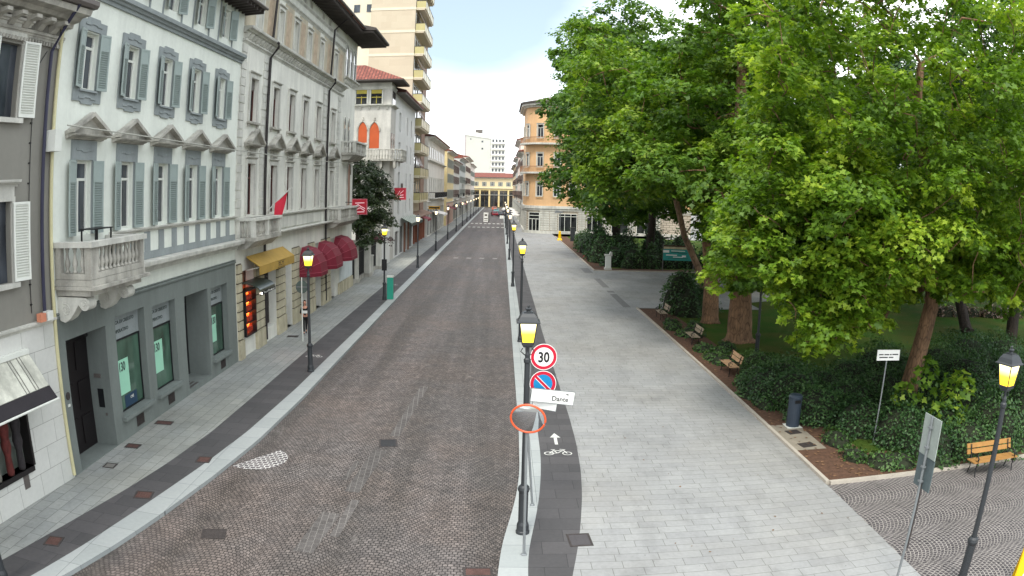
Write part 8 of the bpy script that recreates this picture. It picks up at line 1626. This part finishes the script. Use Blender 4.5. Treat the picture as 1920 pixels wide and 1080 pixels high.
tree('leaning_tree', 'lean', 'tree with a bare pale trunk leaning left in front of the map board', 'tree', [(15.4,54,0),(14.6,54,2.2),(13.4,54,4.6),(12.7,54,7.2),(12.3,54,10),(12.0,54,13)], .30, .42, M_barkl, LV_m, .30, TRI5, .45, GP)
tree('plane_tree', 'farA', 'farthest plane tree, its crown against the sky beside the orange corner building', 'tree', [(13.5,88,0),(13.5,88,4),(13.2,88,8),(12.8,88,13),(12.5,88,18),(12.4,88,23)], .5, .7, M_barkd, LV_f, .40, KITE, .62, GP)
tree('plane_tree', 'farB', 'plane tree behind the map board, between the leaning tree and the farthest crown', 'tree', [(16.0,80.5,0),(15.8,78,4),(15,74,9),(14.2,70,13),(13.8,69,18),(13.6,68,21)], .45, .6, M_barkd, LV_f, .37, KITE, .62, GP)
BK = [(22,58,26),(31,47,21),(27,72,27),(38,62,22),(20,100,26),(33,96,27),(47,80,24),(44,50,20),(30,34,22)]
BL = ['dark green tree deep in the park behind the thick trunk', 'dark trunked tree at the right, standing on the bright lawn', 'tall dark green tree filling the middle of the park background', 'dark tree deep in the park right of centre', 'dark tree beyond the far hedge', 'tall tree at the back of the park', 'broad tree at the far right back of the park', 'copper leaved tree at the right picture edge', 'dark tree behind the nearest plane tree at the right edge']
for i, (x, y, h) in enumerate(BK):
    bx, by = (30.3, 39.6) if i == 1 else (x, y)
    tree('park_tree', 'back%d' % i, BL[i], 'tree', [(bx,by,0),(bx*.7+x*.3,by*.7+y*.3,3),(x*.6+bx*.4,y*.6+by*.4,h*.35),(x,y,h*.55),(x,y,h*.8)], .42, .6, M_barkd, LV_c if i == 7 else LV_b, .42, KITE, .42, 'background trees of the park')

# ---- hedges and shrubs: dense leaves over an added solid dark core ----
def shrub(name, label, cat, blobs, size, lmat, cover=.8, outline=KITE, group=None, core=True, upb=.5, flat=False):
    rs = NR; Cs, Ns, Ts, Ss, Rn = [], [], [], [], []
    base = (blobs[0][0], blobs[0][1], 0); t = thing(name, label, cat, base, 0, group)
    for (x, y, z, rx, ry, rz) in blobs:
        A = 4*math.pi*(((rx*ry)**1.6+(rx*rz)**1.6+(ry*rz)**1.6)/3)**(1/1.6); n = int(A*cover/(size*size*.5)*.7)
        u = rs.normal(size=(n, 3)); u /= np.linalg.norm(u, axis=1, keepdims=True); u[:, 2] = np.abs(u[:, 2])*np.where(rs.rand(n) < .88, 1, -1)
        ph = rs.rand(3)*6; bumpy = 1+.10*np.sin(u[:, 0]*5+ph[0])+.10*np.sin(u[:, 1]*6+ph[1])+.07*rs.normal(size=n)
        p = u*np.array([rx, ry, rz])*bumpy[:, None]*(.9+.12*rs.rand(n))[:, None]+np.array([x, y, z]); ok = p[:, 2] > .03; p, u = p[ok], u[ok]; n = len(p)
        Cs.append(p); Ns.append(u*.7+np.array([0, 0, upb])+rs.normal(size=(n, 3))*.55); Ts.append(u+rs.normal(size=(n, 3))*.6+np.array([0, 0, .2])); Ss.append(size*(.6+.7*rs.rand(n))); Rn.append(np.clip(.35*rs.rand()+.65*rs.rand(n), 0, 1))
    C, N, T, S, Rr_ = [np.concatenate(a) for a in (Cs, Ns, Ts, Ss, Rn)]
    link('foliage', leaf_mesh('foliage', C-np.array(base), N, T, S, Rr_, outline, lmat, .1), t)
    if core:
        mb = MB()
        for (x, y, z, rx, ry, rz) in blobs:
            prof_ = [(max(.02, .84*math.cos(a)), .84*math.sin(a)) for a in [math.pi/2*i/5 for i in range(6)]]; q = MB(); q.lathe(prof_, 12)
            if z > .1: q.lathe([(max(.02, .84*math.cos(a)), -.84*math.sin(a)) for a in [math.pi/2*i/5 for i in range(5, -1, -1)]], 12)
            q.v = [(a*rx+x-base[0], b*ry+y-base[1], max(.02, c*rz+z)) for a, b, c in q.v]; mb.add(q.v, q.f)
        mb.build('twigs', pm('twiggy_core', (40, 46, 30), rough=1, var=.5, scale=6, bmp=0), t)  # added dark lumps inside the leaves, so gaps read as deep shade
    return t
def row(pts, rx, ry, rz, jit=.25):
    return [(x+rng.uniform(-jit, jit), y+rng.uniform(-jit, jit), 0, rx*rng.uniform(.85, 1.2), ry*rng.uniform(.85, 1.2), rz*rng.uniform(.85, 1.15)) for x, y in pts]
shrub('hedge', 'dense dark evergreen hedge around the litter bin and the white park sign', 'hedge', row([(11.3,27.6),(11.3,25.6),(11.5,23.7),(12.2,21.9),(13.0,20.5),(14.6,19.9),(13.6,19.2),(15.2,18.9),(10.6,26.5),(12.9,26.6),(13.2,24.2),(14.4,22.4),(14.8,28.3),(15.2,25.5)], 1.25, 1.35, 1.25)+row([(17,29),(17.2,26),(16.7,21.8)], 1.6, 1.6, 1.55), .10, LV_h, .95)
shrub('hedge', 'tall dark hedge behind the yellow orange bench, reaching the right picture edge', 'hedge', row([(16.6,19.4),(18.4,19.3),(20.2,19.2),(22,19.2),(24,19.3),(17.6,21.5),(19.6,21.6),(21.8,21.4),(24,21.6),(26,21)], 1.35, 1.3, 1.75)+row([(19,24.5),(21.5,25),(24,25.5),(26.5,25.5),(20,28.5),(23,29.5),(26,30)], 2.0, 2.0, 1.75), .105, LV_h, .95)
shrub('shrub', 'large leaved bright climbing shrub at the foot of the leaning trunk', 'shrub', [(14.6,19.6,.7,.7,.6,1.1),(14.9,19.2,.3,.8,.6,.7),(15.4,20.2,1.5,.6,.6,.9),(14.2,20.6,1.9,.6,.5,.8),(13.6,20.9,1.2,.6,.5,.8)], .26, LV_m, .62, STAR, core=False)
shrub('shrub', 'low yellow green shrub between the first and second bench', 'shrub', row([(11.4,30.6),(11.9,29.2),(10.9,28.6),(12.6,30.4)], .95, .95, .85), .10, LV_h2, .85)
shrub('ground_cover', 'low leafy plants on the bed edge between the benches', 'ground cover', row([(10.9,33.2),(10.8,34.6),(11.2,35.6),(10.7,39),(10.9,40.4),(11.2,41.6),(9.9,25.6),(9.9,26.8),(9.9,28.2),(9.95,32.4),(10.0,33.6),(10.0,35),(10.0,39.2),(10.0,41),(10.1,42.4),(10.7,20.6),(10.6,19.4),(11.3,18.7),(12.3,18.3),(13.3,18.2),(16.5,18.1),(17.6,18.2)], .55, .75, .38), .12, LV_h2, .7, KITE)
shrub('bush', 'dark spiky round bush at the corner of the side path behind the farthest bench', 'bush', row([(11.3,47.4),(12.4,46.9),(11.9,45.9),(13.3,47.8)], 1.05, 1.05, 1.95, .1)+[(11.6,46.8,1.6,.95,.95,1.3)], .20, LV_h, .75, TRI5)
shrub('hedge', 'dark laurel hedge behind the map board and the stone pedestal', 'hedge', row([(12.0,77),(13.6,76.4),(15.4,76.6),(17.4,76.8),(19.5,77),(21.6,77),(23.6,77),(25.6,77)], 1.5, 1.6, 2.2)+row([(11.2,80.6),(11,84),(13.5,81),(16.5,81),(20,82),(24,82)], 1.8, 2.0, 4.2), .24, LV_h, .8)
shrub('shrub', 'light green leafy shrub just right of the stone pedestal', 'shrub', row([(12.8,74.9),(14.0,75.1),(15.2,75.2)], .9, .7, 1.5, .1), .22, LV_h2, .75)
shrub('shrub', 'low shrubs at the far edge of the plaza beside the information pillar', 'shrub', row([(11,88),(10.9,93),(11.2,99),(11.4,105),(12.5,110)], 1.3, 2.4, 2.3), .26, LV_h, .75)
shrub('flower_bed', 'patch of red flowers on the bed edge near the stone pedestal', 'flowers', row([(10.1,84.5),(10.0,87)], .6, 1.0, .55), .16, leafmat('red_petals', (.05, .09, .02), (.35, .04, .02), (.5, .08, .04), .1), .6, core=False)
shrub('shrub', 'brown pink flowering low border beyond the bright lawn at the right', 'shrub', row([(33,46.5),(35.5,46.3),(38,46),(40.5,45.5)], 1.5, .9, .9), .2, leafmat('dry_border', (.05, .03, .02), (.16, .10, .06), (.5, .42, .40), .1), .7)
shrub('hedge', 'far dark hedge closing the lawn behind the park trees', 'hedge', row([(30+4*i, 86+1.5*math.sin(i)) for i in range(12)], 3.0, 2.4, 3.6), .36, LV_h, .7)
# ivy-clad evergreen tree in the villa garden
mg = leafmat('leaf_magnolia', (.016, .030, .010), (.032, .056, .016), (.080, .090, .030), .12)
TREES['magnolia'] = [v*10 for c in [(XF+.25+dx, y, z, r) for dx, y, z, r in ((-.2,59.6,4.6,1.2),(.7,62.6,5.0,1.4),(.9,64.6,7.2,1.3),(.8,62.0,8.4,1.2),(.2,59.3,7.2,1.2),(1.2,66.0,6.6,1.1),(.9,60.6,3.2,1.0),(1.0,67,4.4,1.0),(-.2,60.4,4.2,1.2),(.3,61.8,3.8,1.1),(-.3,63.6,4.6,1.4),(.1,65.6,4.8,1.3),(.6,64.2,6.2,1.3),(.2,61.5,5.9,1.5),(-.6,60.2,6.4,1.3),(.5,63,7.6,1.4),(-.3,60.9,8.0,1.4),(.4,65.3,7.9,1.2),(-.1,62.2,9.2,1.2),(-.8,60,9.4,1.0),(-.5,64.6,9.0,1.1),(.3,66.6,6.4,1.1),(.9,66.0,5.2,.9),(-1,61.4,10.2,.9),(-1.6,63.4,7.5,1.5),(-1.8,62,5.4,1.5),(.2,59.7,3.0,.9),(-.2,64.8,3.2,1.0))] for v in c]
tree('evergreen_tree', 'magnolia', 'dark glossy evergreen tree over the garden gate between the ornate building and the villa', 'tree', [(XF-.6,62.6,0),(XF-.5,62.6,2.2),(XF-.4,62.5,4.5),(XF-.3,62.4,7),(XF-.4,62.2,9.6)], .22, .32, M_barkd, mg, .22, KITE, .95)
mb = []
shrub('flower_basket', 'trailing flower basket hung below the lantern of the second left lamp', 'flowers', [(-7.82,50.55,4.02,.62,.3,.22),(-8.2,50.5,4.12,.3,.2,.3),(-7.4,50.5,3.98,.3,.2,.3)], .12, leafmat('basket', (.02,.03,.015), (.05,.03,.03), (.16,.05,.07), .1), .7, core=False)

# ================= every separate piece becomes a part of its own =================
SKIP = ('lettering','print','printed_lines','emblem','crown','limbs','foliage','twigs','fallen_leaves','stripe','badge_lines','body','hair','jacket','trousers','cloth','eye','mouth','bottles','arch_moulding','tracery','rafters')
SING = {'panes':'pane','strips':'strip','piers':'pier','quoins':'quoin','panels':'panel','bands':'band','windows':'window','figures':'figure','arms':'arm','bars':'bar','corbels':'corbel','balusters':'baluster','shelves':'shelf','clamps':'clamp','ribs':'rib','pedestals':'pedestal','fronts':'front','tiles':'tile'}
def split_parts():
    users = {}
    for o in list(bpy.data.objects):
        if o.type == 'MESH' and not o.modifiers and not o.get('kind') and o.parent is not None: users.setdefault(o.data.name, []).append(o)
    for mn, obs in users.items():
        nm = obs[0].name.split('.')[0]
        if nm in SKIP: continue
        me = obs[0].data; nv = len(me.vertices)
        if nv > 9000 or nv < 8: continue
        co = np.empty(nv*3, np.float64); me.vertices.foreach_get('co', co); co = co.reshape(-1, 3)
        par = list(range(nv))
        def find(a):
            while par[a] != a: par[a] = par[par[a]]; a = par[a]
            return a
        polys = [list(p.vertices) for p in me.polygons]; mi = [p.material_index for p in me.polygons]; sm = [p.use_smooth for p in me.polygons]
        for f in polys:
            a = find(f[0])
            for v in f[1:]: par[find(v)] = a
        roots = {}; lab = np.array([roots.setdefault(find(i), len(roots)) for i in range(nv)]); k = len(roots)
        if k < 2 or k > 700: continue
        lo = np.full((k, 3), np.inf); hi = -lo; np.minimum.at(lo, lab, co); np.maximum.at(hi, lab, co); size = (hi-lo).max(1)
        gap = np.maximum(0, np.maximum(lo[:, None]-hi[None], lo[None]-hi[:, None])); near = np.sqrt((gap**2).sum(2)) <= np.maximum(.02, .5*np.maximum(size[:, None], size[None]))
        pp = list(range(k))
        def f2(a):
            while pp[a] != a: pp[a] = pp[pp[a]]; a = pp[a]
            return a
        for a, b in zip(*np.nonzero(np.triu(near, 1))): pp[f2(a)] = f2(b)
        r2 = {}; piece = np.array([r2.setdefault(f2(i), len(r2)) for i in range(k)])[lab]; n = len(r2)
        if n < 2 or n > 90: continue
        w = nm.split('_'); w[-1] = SING.get(w[-1], w[-1]); new = '_'.join(w); meshes = []
        for q in range(n):
            idx = np.nonzero(piece == q)[0]; mp_ = {int(v): j for j, v in enumerate(idx)}; fs = [i for i, f in enumerate(polys) if piece[f[0]] == q]
            m2 = bpy.data.meshes.new(new); m2.from_pydata([tuple(co[v]) for v in idx], [], [[mp_[v] for v in polys[i]] for i in fs])
            for mt in me.materials: m2.materials.append(mt)
            m2.polygons.foreach_set('material_index', [mi[i] for i in fs]); m2.polygons.foreach_set('use_smooth', [sm[i] for i in fs]); m2.update(); meshes.append(m2)
        for o in obs:
            for q in range(1, n):
                c = o.copy(); c.data = meshes[q]; c.name = new; COL.objects.link(c)
            o.data = meshes[0]; o.name = new
split_parts()
